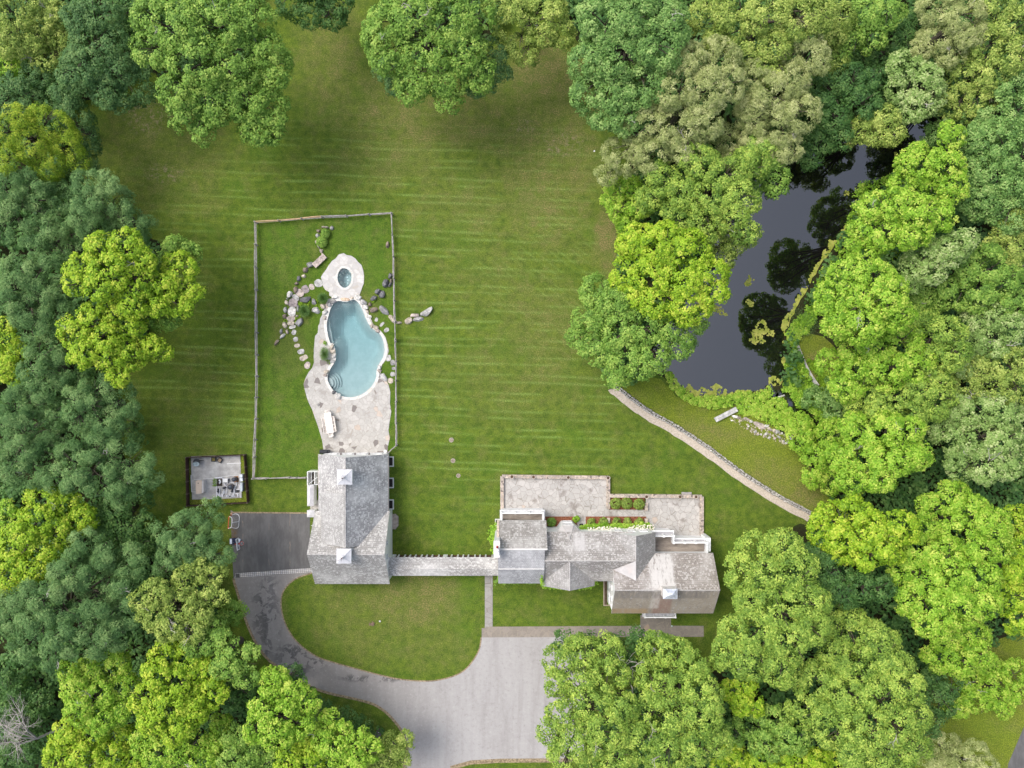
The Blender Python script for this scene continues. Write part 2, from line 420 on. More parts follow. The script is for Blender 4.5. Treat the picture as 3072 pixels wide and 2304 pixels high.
def asphalt(name):
    t = NT(name); x, y, z = t.sep()
    f = t.noise(9, 5, 0.8); g = t.noise(0.30, 5, 0.65, vec=t.map(scale=(1, 0.45, 1))); g2 = t.noise(0.6, 6, 0.75, vec=t.map(loc=(3, 3, 0)))
    # worn pale concrete-like court at x > -8, brownish drive in the bend
    e = t.band(t.m('ADD', x, t.m('MULTIPLY', t.m('SUBTRACT', g2, 0.5), 6)), -22.0, -5.0)
    col = t.mix(e, (0.255, 0.238, 0.225), (0.375, 0.360, 0.348))
    bend = t.m('MAXIMUM', t.m('MAXIMUM', t.spot(800, 1850, 45, 130, t.noise(0.5, 3)), t.spot(900, 1975, 95, 62, t.noise(0.5, 3))), t.spot(1130, 2035, 110, 12, t.noise(0.5, 3)))
    p = t.m('MULTIPLY', t.band(t.noise(0.85, 6, 0.62, dist=0.6, vec=t.map(loc=(7, 1, 0))), 0.50, 0.53), bend)
    col = t.mix(t.m('MULTIPLY', p, 0.9), col, (0.092, 0.088, 0.088))
    col = t.mix(t.m('MULTIPLY', t.band(g, 0.45, 0.72), 0.30), col, (0.20, 0.18, 0.17))
    trk = t.noise(0.55, 4, 0.6, vec=t.map(scale=(1.6, 0.16, 1), rot=(0, 0, R(-8)), loc=(2, 6, 0)))
    col = t.mix(t.m('MULTIPLY', t.band(trk, 0.48, 0.66), 0.25), col, (0.24, 0.22, 0.21)); col = t.mix(t.m('MULTIPLY', t.band(trk, 0.50, 0.30), 0.12), col, (0.48, 0.455, 0.44))
    col = t.mix(t.m('MULTIPLY', t.band(t.noise(1.6, 4, 0.8, vec=t.map(loc=(9, 2, 0))), 0.66, 0.76), 0.30), col, (0.14, 0.125, 0.12))
    col = t.mix(t.m('MULTIPLY', t.band(f, 0.55, 0.8), 0.35), col, (0.10, 0.09, 0.085))
    sc = t.vor(0.16, 'DISTANCE_TO_EDGE', t.map(loc=(5, 2, 0), scale=(1, 1, 0)))
    col = t.mix(t.m('MULTIPLY', t.m('SUBTRACT', 1.0, t.band(sc.outputs["Distance"], 0.0, 0.006)), 0.10), col, (0.15, 0.14, 0.13))
    col = t.mix(t.m('MULTIPLY', t.band(f, 0.5, 0.25), 0.22), col, (0.50, 0.46, 0.44))
    pt = t.noise(2.3, 5, 0.75, vec=t.map(loc=(1, 8, 0)))
    col = t.mix(t.m('MULTIPLY', t.band(pt, 0.52, 0.68), 0.35), col, (0.20, 0.185, 0.175)); col = t.mix(t.m('MULTIPLY', t.band(pt, 0.46, 0.32), 0.30), col, (0.50, 0.48, 0.46))
    return t.done(col, 0.9, 0.2, bump=f, bstr=0.35)
M['drive'] = asphalt("driveway_asphalt")
t = NT("court_asphalt"); x, y, z = t.sep(); f = t.noise(9, 5, 0.8)
col = t.mix(t.band(t.noise(0.9, 5, 0.7, vec=t.map(scale=(1, 0.35, 1))), 0.35, 0.7), (0.105, 0.102, 0.101), (0.155, 0.151, 0.149))
for (px, w) in ((870, 0.035), (806, 0.022), (728, 0.04)):
    cx = at(px, 1600).x; d = t.m('ABSOLUTE', t.m('ADD', t.m('SUBTRACT', x, cx), t.m('MULTIPLY', t.m('SUBTRACT', t.noise(0.6, 3, 0.6), 0.5), 0.5)))
    col = t.mix(t.m('MULTIPLY', t.m('SUBTRACT', 1.0, t.band(d, w * 0.5, w * 1.6)), t.m('MULTIPLY', t.band(t.noise(0.5, 3, 0.6, vec=t.map(scale=(0.2, 1, 1), loc=(px, 0, 0))), 0.50, 0.60), 0.55)), col, (0.30, 0.24, 0.18))
col = t.mix(t.m('MULTIPLY', t.band(f, 0.55, 0.8), 0.4), col, (0.05, 0.05, 0.05))
col = t.mix(t.m('MULTIPLY', t.spot(698, 1600, 16, 22, t.noise(2, 4), 0.5), t.band(t.noise(5, 4, 0.8), 0.35, 0.6)), col, (0.13, 0.085, 0.04))
M['court'] = t.done(col, 0.9, 0.2, bump=f, bstr=0.3)
t = NT("cobble_band"); b = t.n("ShaderNodeTexBrick"); t.put(b.inputs["Vector"], t.map(scale=(1, 1, 0), rot=(0, 0, R(-2.2))))
b.offset = 0.0; b.inputs["Scale"].default_value = 1.0; b.inputs["Brick Width"].default_value = 0.24; b.inputs["Row Height"].default_value = 0.19; b.inputs["Mortar Size"].default_value = 0.022
b.inputs["Color1"].default_value = (.42, .42, .44, 1); b.inputs["Color2"].default_value = (.62, .58, .54, 1); b.inputs["Mortar"].default_value = (.12, .11, .10, 1)
M['cobble'] = t.done(b.outputs[0], 0.8, 0.2)
M['tanedge'] = plain("dry_edge_soil", (0.27, 0.21, 0.13), 0.95, 0.45, 4.0)
M['mulch'] = plain("red_bark_mulch", (0.22, 0.085, 0.045), 0.95, 0.5, 7.0)
t = NT("gravel"); v = t.vor(9.0); M['gravel'] = t.done(t.mix(t.sep(v.outputs["Color"])[0], (0.40, 0.34, 0.27), (0.56, 0.49, 0.41)), 0.9, 0.2, bump=v.outputs["Distance"], bstr=0.6, bdist=0.03)
t = NT("concrete_pad"); f = t.noise(1.1, 6, 0.7)
col = t.mix(t.band(f, 0.35, 0.65), (0.38, 0.365, 0.35), (0.56, 0.55, 0.53)); col = t.mix(t.m('MULTIPLY', t.band(t.noise(2.2, 5, 0.75, vec=t.map(loc=(8, 8, 0))), 0.55, 0.72), 0.4), col, (0.28, 0.27, 0.25))
M['concrete'] = t.done(col, 0.85, 0.2, bump=t.noise(8, 3), bstr=0.2)
M['wallstone'] = stone_mat("wall_fieldstone", 4.5, (0.62, 0.52, 0.43), (0.36, 0.31, 0.27), 0.08, 0.12, (0.22, 0.19, 0.15), 0.035, 0.25)

# ------------------------------------------------------------ outlines
POND = [(1930, 1080), (1960, 1110), (2000, 1118), (2012, 1150), (2040, 1168), (2080, 1192), (2130, 1200), (2185, 1193), (2240, 1180), (2300, 1172), (2318, 1160), (2345, 1150), (2356, 1100),
        (2362, 1050), (2352, 1015), (2372, 965), (2395, 915), (2432, 850), (2465, 795), (2500, 745), (2545, 680), (2590, 612), (2640, 560), (2700, 510), (2745, 460), (2790, 400),
        (2800, 350), (2740, 345), (2660, 350), (2560, 400), (2450, 440), (2330, 480), (2230, 560), (2160, 680), (2080, 800), (2010, 900), (1950, 1000)]
pond_w = ragged(smooth(W2(POND), 4), 0.5, 0.12, 5)
POOL = [Z1(*p) for p in [(1015, 1040), (1100, 1050), (1190, 1025), (1245, 1070), (1285, 1140), (1310, 1205), (1350, 1290), (1400, 1350), (1465, 1395), (1510, 1465), (1530, 1560)]] + \
       [Z2(*p) for p in [(1532, 110), (1515, 190), (1470, 265), (1442, 340), (1438, 410), (1400, 495), (1330, 570), (1240, 620), (1150, 637), (1060, 625), (1000, 590), (950, 550), (912, 490), (892, 430),
                         (900, 370), (932, 305), (968, 250), (988, 190), (978, 110), (955, 40)]] + \
       [Z1(*p) for p in [(925, 1510), (900, 1430), (886, 1350), (886, 1280), (905, 1200), (930, 1120), (965, 1070)]]
pool_w = smooth(W2(POOL), 4)
SPA = [Z1(*p) for p in [(1075, 678), (1125, 695), (1158, 735), (1165, 790), (1155, 845), (1120, 890), (1080, 903), (1040, 880), (1012, 835), (1003, 780), (1015, 730), (1040, 692)]]
spa_w = smooth(W2(SPA), 4)
SPADECK = [Z1(*p) for p in [(1075, 515), (1105, 535), (1160, 545), (1205, 575), (1235, 615), (1270, 645), (1290, 705), (1300, 770), (1296, 850), (1280, 890), (1262, 945), (1245, 985), (1190, 1000), (1150, 1010), (1030, 1015),
                            (960, 1010), (915, 985), (915, 945), (870, 920), (845, 880), (838, 830), (822, 780), (850, 735), (875, 705), (905, 655), (945, 600), (985, 575), (1020, 530)]]
DECK = [Z1(*p) for p in [(905, 1020), (870, 1090), (845, 1180), (812, 1240), (808, 1290), (792, 1320), (788, 1395), (757, 1430), (748, 1540), (738, 1620)]] + \
       [Z2(*p) for p in [(750, 80), (742, 180), (745, 250), (725, 310), (690, 350), (665, 395), (648, 430), (630, 490), (645, 555), (668, 640), (690, 700), (725, 770), (752, 850), (785, 940), (815, 1040), (838, 1120), (850, 1215),
                         (850, 1262), (1560, 1262), (1562, 1180), (1585, 1080), (1568, 1000), (1583, 900), (1600, 790), (1585, 700), (1590, 580), (1572, 500), (1545, 450), (1500, 420), (1478, 400), (1485, 330), (1498, 275), (1545, 215), (1572, 120)]] + \
       [Z1(*p) for p in [(1575, 1610), (1562, 1530), (1535, 1440), (1490, 1385), (1430, 1330), (1395, 1290), (1365, 1215), (1325, 1140), (1300, 1060), (1245, 985)]] + [Z1(1150, 1002), Z1(1030, 1004)]
PLAWN = [Z1(122, 182), Z1(1612, 88), Z1(1622, 325), Z1(1640, 800), Z1(1650, 1300), Z2(1655, 20), Z2(1662, 450), Z2(1668, 915), Z2(1665, 1160), Z2(1565, 1262), Z2(850, 1262), Z2(790, 1270), Z2(790, 1520), Z2(97, 1525), Z2(112, 1100), Z2(125, 635), Z2(128, 160), Z1(122, 1160), Z1(120, 680)]
LAWN = [(225, 330), (200, 540), (300, 620), (370, 690), (480, 720), (500, 900), (420, 1060), (320, 1130), (350, 1300), (410, 1500), (410, 1600), (620, 1620), (655, 1700), (660, 1850), (720, 2000), (800, 2120), (980, 2200), (1100, 2240),
        (1180, 2290), (1250, 2380), (1900, 2380), (1800, 2250), (1800, 2080), (2080, 2040), (2200, 1980), (2260, 1700), (2400, 1570), (2445, 1590), (2500, 1560), (2470, 1460), (2395, 1380), (2360, 1310), (2300, 1260), (2230, 1215), (2120, 1212), (2030, 1185), (1990, 1135), (1930, 1120), (1850, 1170), (1790, 1060),
        (1850, 850), (1880, 700), (1870, 560), (1900, 430), (1850, 280), (1760, 150), (1660, 30), (1560, 40), (1450, 120), (1380, 200), (1270, 200), (1200, 120), (1150, -60), (780, -60), (760, 200), (740, 320), (620, 330), (430, 200)]
lawn_w = ragged(W2(LAWN), 0.8, 0.35, 3)

ground_w = [(-1500, -1500), (1500, -1500), (1500, 1500), (-1500, 1500)]
tag(sheet("ground", ground_w, 0.0, M['floor'], [pond_w, pool_w, spa_w]), kind="structure")
tag(sheet("lawn", lawn_w, 0.005, M['lawn'], [pool_w, spa_w]), kind="structure")
tag(sheet("pool_lawn", W2(PLAWN), 0.010, M['plawn'], [pool_w, spa_w]), kind="structure")
BANK = [(1845, 1160), (1905, 1205), (1945, 1238), (2014, 1280), (2111, 1342), (2222, 1425), (2333, 1495), (2440, 1552), (2520, 1560), (2480, 1450), (2400, 1370), (2360, 1310), (2300, 1262), (2230, 1218), (2120, 1215), (2030, 1190), (1985, 1140), (1930, 1128)]
tag(sheet("pond_bank_lawn", ragged(W2(BANK), 0.7, 0.12, 8), 0.010, M['bank']), kind="structure")
FL = [(2470, 1010), (2420, 1000), (2385, 1020), (2400, 1080), (2470, 1180), (2520, 1180), (2540, 1080)]
tag(sheet("clearing_lawn", ragged(W2(FL), 0.7, 0.12, 9), 0.014, M['bank']), kind="structure")
VERGE = [(2780, 1990), (3100, 1880), (3300, 1900), (3100, 2140), (3050, 2330), (2700, 2360)]
tag(sheet("roadside_grass", ragged(W2(VERGE), 0.7, 0.2, 19), 0.010, M['bank']), kind="structure")

# driveway
drive = [(692, 1530), (697, 1650), (701, 1735), (708, 1762), (719, 1800), (741, 1870), (768, 1929), (805, 1979), (850, 2010), (917, 2053), (982, 2078), (1070, 2098), (1123, 2114), (1160, 2139), (1187, 2168), (1207, 2197), (1222, 2244), (1211, 2304), (1200, 2400),
         (1240, 2400), (1290, 2330), (1352, 2302), (1413, 2287), (1500, 2282), (1640, 2281), (1720, 2281), (1760, 2200), (1760, 2050), (1735, 1911), (1445, 1911), (1444, 1930)]
oval = [(1444, 1912), (1436, 1952), (1407, 1997), (1371, 2024), (1316, 2040), (1271, 2043), (1203, 2038), (1136, 2024), (1068, 2006), (1000, 1987), (949, 1969), (900, 1934), (868, 1895), (849, 1850), (843, 1807), (852, 1770), (886, 1737), (940, 1717), (970, 1700)]
inner = smooth(oval, 4, False)
outer_l = smooth(drive[:19], 4, False)
drv = outer_l + [(1240, 2400), (1290, 2335)] + smooth([(1352, 2304), (1413, 2287), (1500, 2282), (1640, 2281)], 3, False) + [(1745, 2281), (1760, 2200), (1760, 2050), (1735, 1911)] + inner
OVAL = inner + [(1000, 1700), (1168, 1745), (1180, 1726), (1454, 1724), (1454, 1884), (1446, 1884)]
tag(sheet("front_lawn", W2(OVAL), 0.009, M['oval']), kind="structure")
tag(sheet("entrance_lawn", W2([(1479, 1726), (1479, 1878), (1923, 1878), (1923, 1850), (2013, 1850), (2013, 1878), (2112, 1878), (2200, 1878), (2200, 1726)]), 0.009, M['oval']), kind="structure")
tag(sheet("driveway", W2(drv), 0.014, M['drive']), kind="structure")
mb = MB(); ribbon(mb, W2(outer_l[8:]), 0.30, 0.018); ribbon(mb, W2(inner), 0.16, 0.018)
ribbon(mb, W2([(1352, 2304), (1413, 2287), (1500, 2282), (1640, 2281), (1745, 2281)]), 0.5, 0.018)
ribbon(mb, W2([(692, 1537), (925, 1539)]), 0.16, 0.026)
tag(mb.build("driveway_edge", M['tanedge'], loc=(0, 0, 0)), kind="structure")
tag(sheet("parking_court", W2([(692, 1537), (930, 1540), (930, 1712), (800, 1717), (708, 1723), (701, 1735), (696, 1650)]), 0.022, M['court']), kind="structure")
tag(sheet("cobble_strip", W2([Z3(525, 1265), Z3(900, 1237), Z3(1260, 1212), Z3(1260, 1250), Z3(900, 1275), Z3(525, 1307)]), 0.030, M['cobble']), kind="structure")
mb = MB()
a = [at(*Z3(x, y), 0.034).xy for x, y in ((527, 1268), (565, 1266), (567, 1304), (527, 1306))]
g = thing("drain_grate", "black iron drain grate set in the cobble strip across the driveway", "drain", (*a[0], 0.0))
mb = MB(); mb.prism(a, 0.031, 0.036); mb.build("pit_frame", plain("drain_shadow_iron", (0.02, 0.02, 0.02)), g)
mb = MB()
for i in range(9): 
    p = a[0].lerp(a[1], (i + 0.5) / 9); q = a[3].lerp(a[2], (i + 0.5) / 9); mb.bar((p.x, p.y, 0.045), (q.x, q.y, 0.045), 0.035, 0.015)
mb.build("grate", plain("cast_iron", (0.10, 0.10, 0.10), 0.5), g)
# walks and terraces
tag(sheet("garden_walk", W2([(1454.5, 1726), (1478, 1726), (1478, 1896), (1454.5, 1896)]), 0.018, M['path_light']), kind="structure")
tag(sheet("entrance_walk", W2([(1445, 1884), (1456, 1884), (1456, 1880), (1921, 1877.4), (1921, 1845), (2013, 1845), (2013, 1877), (2111, 1877.4), (2111, 1910), (1445, 1912)]), 0.022, M['walk']), kind="structure")
tag(sheet("road", W2([(3010, 2400), (3025, 2290), (3072, 2180), (3120, 2090), (3400, 1700), (3600, 1900), (3300, 2400)]), 0.014, M['court']), kind="structure")
gp = [(1835, 1166), (1847, 1178), (1900, 1219), (1944, 1250), (2014, 1289), (2111, 1352), (2222, 1434), (2333, 1504), (2440, 1560)]
mb = MB(); gw = smooth(W2(gp), 6, False); ribbon(mb, ragged(gw, 0.5, 0.06, 4, False), 0.88, 0.024)
tag(mb.build("gravel_path", M['gravel'], loc=(0, 0, 0)), kind="structure")

# pool and spa decks (sheets with a real step up from the grass)
def deck(name, pts, z, mat, holes=()):
    o = sheet(name, pts, z, mat, holes); me = o.data
    mb = MB(); mb.add([(v.co.x, v.co.y, v.co.z) for v in me.vertices], [tuple(p.vertices) for p in me.polygons])
    n = len(pts); ring = [(p[0], p[1], z) for p in pts] + [(p[0], p[1], 0.0) for p in pts]
    mb.add(ring, [(i, (i + 1) % n, n + (i + 1) % n, n + i) for i in range(n)])
    bpy.data.objects.remove(o)
    return tag(mb.build(name, mat, loc=(0, 0, 0)), kind="structure")
deck("pool_terrace", W2(DECK), 0.05, M['deck'], [pool_w])
deck("spa_terrace", W2(SPADECK), 0.09, M['spadeck'], [spa_w])
def coping(name, ring, w, z, mat):
    P = [Vector(p) for p in ring]; n = len(P)
    cc = sum(P, Vector((0, 0))) / n
    ar = sum(P[i].x * P[(i + 1) % n].y - P[(i + 1) % n].x * P[i].y for i in range(n)); s = 1 if ar > 0 else -1
    inn, out = [], []
    for i in range(n):
        d = (P[(i + 1) % n] - P[(i - 1) % n]).normalized(); nn = Vector((d.y, -d.x)) * s
        inn.append(P[i] - nn * 0.04); out.append(P[i] + nn * w)
    mb = MB(); v = [(p.x, p.y, z) for p in inn] + [(p.x, p.y, z) for p in out] + [(p.x, p.y, z - 0.08) for p in inn] + [(p.x, p.y, z - 0.06) for p in out]
    mb.add(v, [(i, (i + 1) % n, n + (i + 1) % n, n + i)[::s] for i in range(n)] + [(i, 2 * n + i, 2 * n + (i + 1) % n, (i + 1) % n) for i in range(n)] + [(n + i, n + (i + 1) % n, 3 * n + (i + 1) % n, 3 * n + i) for i in range(n)])
    return mb.build(name, mat, loc=(0, 0, 0))
tag(coping("pool_coping", pool_w, 0.30, 0.075, M['coping']), kind="structure")
tag(coping("spa_coping", spa_w, 0.22, 0.12, M['coping']), kind="structure")
t1 = [Z4(190, 85), Z4(1052, 92), Z4(1052, 350), Z4(1075, 350), Z4(1375, 350), Z4(1375, 245), Z4(1820, 250), Z4(1820, 600), Z4(1380, 600), Z4(1375, 420), Z4(1060, 415), Z4(878, 418), Z4(878, 500), Z4(800, 500), Z4(800, 418), Z4(545, 415), Z4(530, 460), Z4(190, 460)]
deck("house_terrace", W2(t1), 0.10, M['terrace'])
for nm, q in (("mulch_bed", [Z4(540, 412), Z4(803, 412), Z4(803, 520), Z4(540, 520)]), ("mulch_bed", [Z4(876, 412), Z4(1378, 412), Z4(1378, 520), Z4(876, 520)]), ("mulch_bed", [Z4(1070, 250), Z4(1365, 250), Z4(1365, 355), Z4(1070, 355)])):
    mb = MB(); mb.prism(W2(q), 0.0, 0.125); tag(mb.build(nm, M['mulch'], loc=(0, 0, 0)), kind="structure")
tag(sheet("service_walk", W2([Z3(1235, 610), Z3(1320, 560), Z3(1320, 690), Z3(1235, 690)]), 0.02, M['terrace']), kind="structure")

# ------------------------------------------------------------ pond, stream, pool basins
t = NT("pond_bed"); M['bed'] = t.done((0.012, 0.010, 0.007), 0.9, 0.1)
def basin(name, ring, depth, slope, mat, zt=0.0):
    P = [Vector(p) for p in ring]; n = len(P)
    ar = sum(P[i].x * P[(i + 1) % n].y - P[(i + 1) % n].x * P[i].y for i in range(n)); s = 1 if ar > 0 else -1
    inn = []
    for i in range(n):
        d = (P[(i + 3) % n] - P[(i - 3) % n]).normalized(); nn = Vector((d.y, -d.x)) * s; inn.append(P[i] - nn * slope)
    mb = MB(); mb.add([(p.x, p.y, zt) for p in P] + [(p.x, p.y, -depth) for p in inn], [(i, n + i, n + (i + 1) % n, (i + 1) % n)[::s] for i in range(n)])
    ov, fs = tri(inn, extra=[inn[0]])
    mb.add([(p.x, p.y, -depth) for p in ov], fs)
    return mb.build(name, mat, loc=(0, 0, 0))
tag(basin("pond_basin", pond_w, 1.6, 0.7, M['bed']), kind="structure")
t = NT("pond_water"); wv = t.noise(1.6, 3, 0.5)
t.done((0.006, 0.006, 0.006), 0.02, 1.0, bump=wv, bstr=0.02, bdist=0.02, ior=1.78)
M['pondwater'] = t.mat
pw = [Vector(p) for p in pond_w]; 
tag(sheet("pond_water", [tuple(p) for p in pw], -0.12, M['pondwater']), kind="structure")
stream = [Z7(1380, 880), Z7(1450, 960), Z7(1500, 1040), Z7(1560, 950), Z7(1640, 1000), Z7(1690, 1130), Z7(1760, 1210), Z7(1850, 1190), Z7(1900, 1290), Z7(1960, 1370), Z7(2020, 1420)]
mb = MB(); sw = smooth(W2(stream), 5, False); ribbon(mb, ragged(sw, 0.4, 0.10, 6, False), 0.75, 0.030)
tag(mb.build("stream", M['pondwater'], loc=(0, 0, 0)), kind="structure")

t = NT("pool_plaster"); f = t.noise(1.4, 5, 0.7)
M['plaster'] = t.done(t.mix(t.band(f, 0.35, 0.7), (0.38, 0.43, 0.43), (0.44, 0.48, 0.48)), 0.7, 0.3)
t = NT("pool_water_surface"); nz = t.noise(5.0, 3, 0.6)
tr = t.n("ShaderNodeBsdfTransparent"); gl = t.n("ShaderNodeBsdfGlossy"); gl.inputs["Roughness"].default_value = 0.06
b = t.n("ShaderNodeBump"); b.inputs["Strength"].default_value = 0.25; b.inputs["Distance"].default_value = 0.05; t.put(b.inputs["Height"], nz)
t.t.links.new(b.outputs[0], gl.inputs["Normal"]); tr.inputs[0].default_value = (0.93, 0.985, 0.99, 1)
fr = t.n("ShaderNodeFresnel"); fr.inputs[0].default_value = 1.33; t.t.links.new(b.outputs[0], fr.inputs["Normal"])
mx = t.n("ShaderNodeMixShader"); t.t.links.new(fr.outputs[0], mx.inputs[0]); t.t.links.new(tr.outputs[0], mx.inputs[1]); t.t.links.new(gl.outputs[0], mx.inputs[2])
t.t.links.new(mx.outputs[0], t.out.inputs[0])
va = t.n("ShaderNodeVolumeAbsorption"); va.inputs["Color"].default_value = (0.36, 0.78, 0.85, 1); va.inputs["Density"].default_value = 0.20
t.t.links.new(va.outputs[0], t.out.inputs["Volume"]); M['poolwater'] = t.mat

def pool_body(name, ring, depth_fn, zw, ztop):
    """Plastered basin whose floor follows depth_fn, and the closed body of water in it."""
    P = [Vector(p) for p in ring]; n = len(P); A = np.array([(p.x, p.y) for p in P])
    g = []
    st = 0.3
    for gx in np.arange(A[:, 0].min() + 0.15, A[:, 0].max(), st):
        for gy in np.arange(A[:, 1].min() + 0.15, A[:, 1].max(), st):
            q = np.array([[gx, gy]])
            if inside(q, A)[0] and np.min(np.hypot(A[:, 0] - gx, A[:, 1] - gy)) > 0.18: g.append(Vector((gx, gy)))
    ov, fs = tri(P, extra=g if g else [P[0]])
    bot = [(p.x, p.y, -depth_fn(p.x, p.y)) for p in ov]
    edge = {}
    for f in fs:
        for i in range(len(f)):
            e = (f[i], f[(i + 1) % len(f)]); edge[tuple(sorted(e))] = edge.get(tuple(sorted(e)), 0) + 1
    rim = [e for e, c in edge.items() if c == 1]
    mb = MB(); mb.add(bot, fs); k = len(mb.v)
    mb.add([(p.x, p.y, ztop) for p in ov], [])
    mb.f += [(e[0], e[1], k + e[1], k + e[0]) for e in rim]; mb.m += [0] * len(rim)
    ob = tag(mb.build(name + "_basin", M['plaster'], loc=(0, 0, 0), smooth=False), kind="structure")
    ar = sum(P[i].x * P[(i + 1) % n].y - P[(i + 1) % n].x * P[i].y for i in range(n)); sg = 1 if ar > 0 else -1; Q = []
    for i in range(n):
        d = (P[(i + 1) % n] - P[(i - 1) % n]).normalized(); Q.append((P[i].x + d.y * sg * .03, P[i].y - d.x * sg * .03))
    wb = MB(); wb.prism(Q, -4.5, zw)
    w = wb.build(name + "_water", M['poolwater'], loc=(0, 0, 0)); tag(w, kind="structure")
    bm = bmesh.new(); bm.from_mesh(w.data); bmesh.ops.recalc_face_normals(bm, faces=bm.faces); bm.to_mesh(w.data); bm.free()
yN = at(*Z1(1100, 1050)).y; yS = at(*Z2(1150, 637)).y
def pdepth(x, y):
    f = min(1, max(0, (y - yS) / (yN - yS))); d = 1.05 + 1.7 * f * f * (3 - 2 * f) * 0.9
    A = np.array(pool_w); e = float(np.min(np.hypot(A[:, 0] - x, A[:, 1] - y)))
    u = min(1, e / (0.9 + 1.0 * f)); return 0.7 + (d - 0.7) * u * u * (3 - 2 * u)
pool_body("pool", pool_w, pdepth, -0.08, 0.05)
def sdepth(x, y):
    A = np.array(spa_w); e = float(np.min(np.hypot(A[:, 0] - x, A[:, 1] - y)))
    return 0.45 if e < 0.36 else 1.25
pool_body("spa", spa_w, sdepth, 0.0, 0.09)
mb = MB()
for i, rr in enumerate((62, 88, 112, 138)):
    c = at(*Z2(893, 475)); r = rr / 3.687 * CAM_H / FPX; zz = -0.30 - 0.22 * i
    pts = [(c.x + r * math.cos(a), c.y - 0.02 + r * 1.02 * math.sin(a)) for a in [2 * math.pi * k / 48 for k in range(48)]]
    A = np.array(pool_w); cc_ = A.mean(0); pts = [p for p in pts if inside(np.array([p]), A)[0]] 
    pts = sorted(pts, key=lambda p: math.atan2(p[1] - c.y, p[0] - c.x)) + [(c.x + 0.1, c.y)]
    mb.prism(pts, -2.0, zz)
tag(mb.build("pool_steps", M['plaster'], loc=(0, 0, 0)), kind="structure")
mb = MB()
for dx, dy in ((1090, 765), (1097, 798), (1100, 832)):
    c = at(*Z1(dx, dy)); mb.lathe((c.x, c.y, -1.24), [(0.001, 0.0), (0.10, 0.0), (0.10, 0.02), (0.001, 0.025)], 16)
tag(mb.build("spa_drain_covers", plain("white_plastic", (0.85, 0.85, 0.85)), loc=(0, 0, 0)), kind="structure")

def shelf(name, pts):
    A = np.array(pool_w); mb = MB(); mb.prism([tuple(p) for p in pts], -3.0, -0.42); return tag(mb.build(name, M['plaster'], loc=(0, 0, 0)), kind="structure")
sl = smooth(W2([Z1(906, 1205), Z1(890, 1260), Z1(884, 1290), Z1(884, 1350), Z1(898, 1430), Z1(923, 1510), Z1(952, 1575), Z1(972, 1600), Z1(968, 1560), Z1(945, 1480), Z1(930, 1390), Z1(912, 1300)]), 3)
shelf("pool_shelf", sl)
sl = smooth(W2([Z1(1470, 1395), Z1(1512, 1462), Z1(1534, 1560), Z2(1535, 110), Z2(1518, 180), Z2(1495, 215), Z2(1500, 150), Z2(1500, 60), Z1(1505, 1500), Z1(1480, 1430)]), 3)
shelf("pool_shelf", sl)
# ------------------------------------------------------------ buildings
def shingle(name, axis, base=(0.40, 0.375, 0.35), pale=(0.60, 0.58, 0.55), speck=0.5, stains=()):
    """Weathered cedar shingles; axis 'x' = courses run along x."""
    t = NT(name); x, y, z = t.sep()
    vec = t.map(scale=(1, 1, 0)) if axis == 'x' else t.map(scale=(1, 1, 0), rot=(0, 0, R(90)))
    b = t.n("ShaderNodeTexBrick"); t.put(b.inputs["Vector"], vec); b.inputs["Scale"].default_value = 1.0
    b.inputs["Brick Width"].default_value = 0.22; b.inputs["Row Height"].default_value = 0.19; b.inputs["Mortar Size"].default_value = 0.022; b.inputs["Bias"].default_value = -0.1
    dk = tuple(c * 0.62 for c in base)
    b.inputs["Color1"].default_value = (*base, 1); b.inputs["Color2"].default_value = (*tuple(c * 0.80 for c in base), 1); b.inputs["Mortar"].default_value = (*tuple(c * 0.6 for c in base), 1)
    col = b.outputs[0]
    sv = t.map(vec, scale=(5.6, 8.2, 1)); wn = t.n("ShaderNodeTexWhiteNoise", noise_dimensions='2D')
    fl = t.n("ShaderNodeVectorMath", operation='FLOOR'); t.put(fl.inputs[0], sv); t.put(wn.inputs["Vector"], fl.outputs[0])
    cl = t.noise(0.9, 4, 0.65, vec=t.map(vec, scale=(0.6, 1, 1)))
    thr = t.m('SUBTRACT', 1.22, t.m('MULTIPLY', cl, 0.95 * (0.6 + speck)))
    col = t.mix(t.m('MULTIPLY', t.band(t.m('SUBTRACT', wn.outputs[0], thr), 0.0, 0.25), 0.62), col, pale)
    col = t.mix(t.m('MULTIPLY', t.band(wn.outputs[0], 0.32, 0.06), 0.55), col, dk)
    g = t.noise(0.42, 5, 0.65, vec=t.map(loc=(6, 2, 0)))
    col = t.mix(t.m('MULTIPLY', t.band(g, 0.42, 0.68), 0.5), col, pale)
    run = t.noise(1.6, 4, 0.6, vec=t.map(vec, scale=(1.6, 0.22, 1)))
    col = t.mix(t.m('MULTIPLY', t.band(run, 0.50, 0.72), 0.45), col, tuple(c * 0.72 for c in base))
    for (x0, x1, y0, y1, c, s, sd) in stains:
        nz = t.noise(1.4, 4, 0.7, vec=t.map(scale=(3.0, 0.35, 1), loc=(sd, 0, 0)))
        mx = t.m('MULTIPLY', t.m('MULTIPLY', t.band(x, x0 - .15, x0 + .25), t.band(x, x1 + .15, x1 - .25)), t.m('MULTIPLY', t.band(y, y0 - .1, y0 + .25), t.band(y, y1 + .1, y1 - .25)))
        col = t.mix(t.m('MULTIPLY', t.m('MULTIPLY', mx, t.band(nz, 0.30, 0.52)), s), col, c)
    return t.done(col, 0.85, 0.15, bump=b.outputs["Fac"], bstr=0.35, bdist=0.02)
sxW = shingle("garage_shingles_south", 'x', (0.40, 0.385, 0.365), (0.64, 0.625, 0.60), 0.55)
syW = shingle("garage_shingles_north", 'y', (0.42, 0.41, 0.41), (0.68, 0.67, 0.66), 0.62)
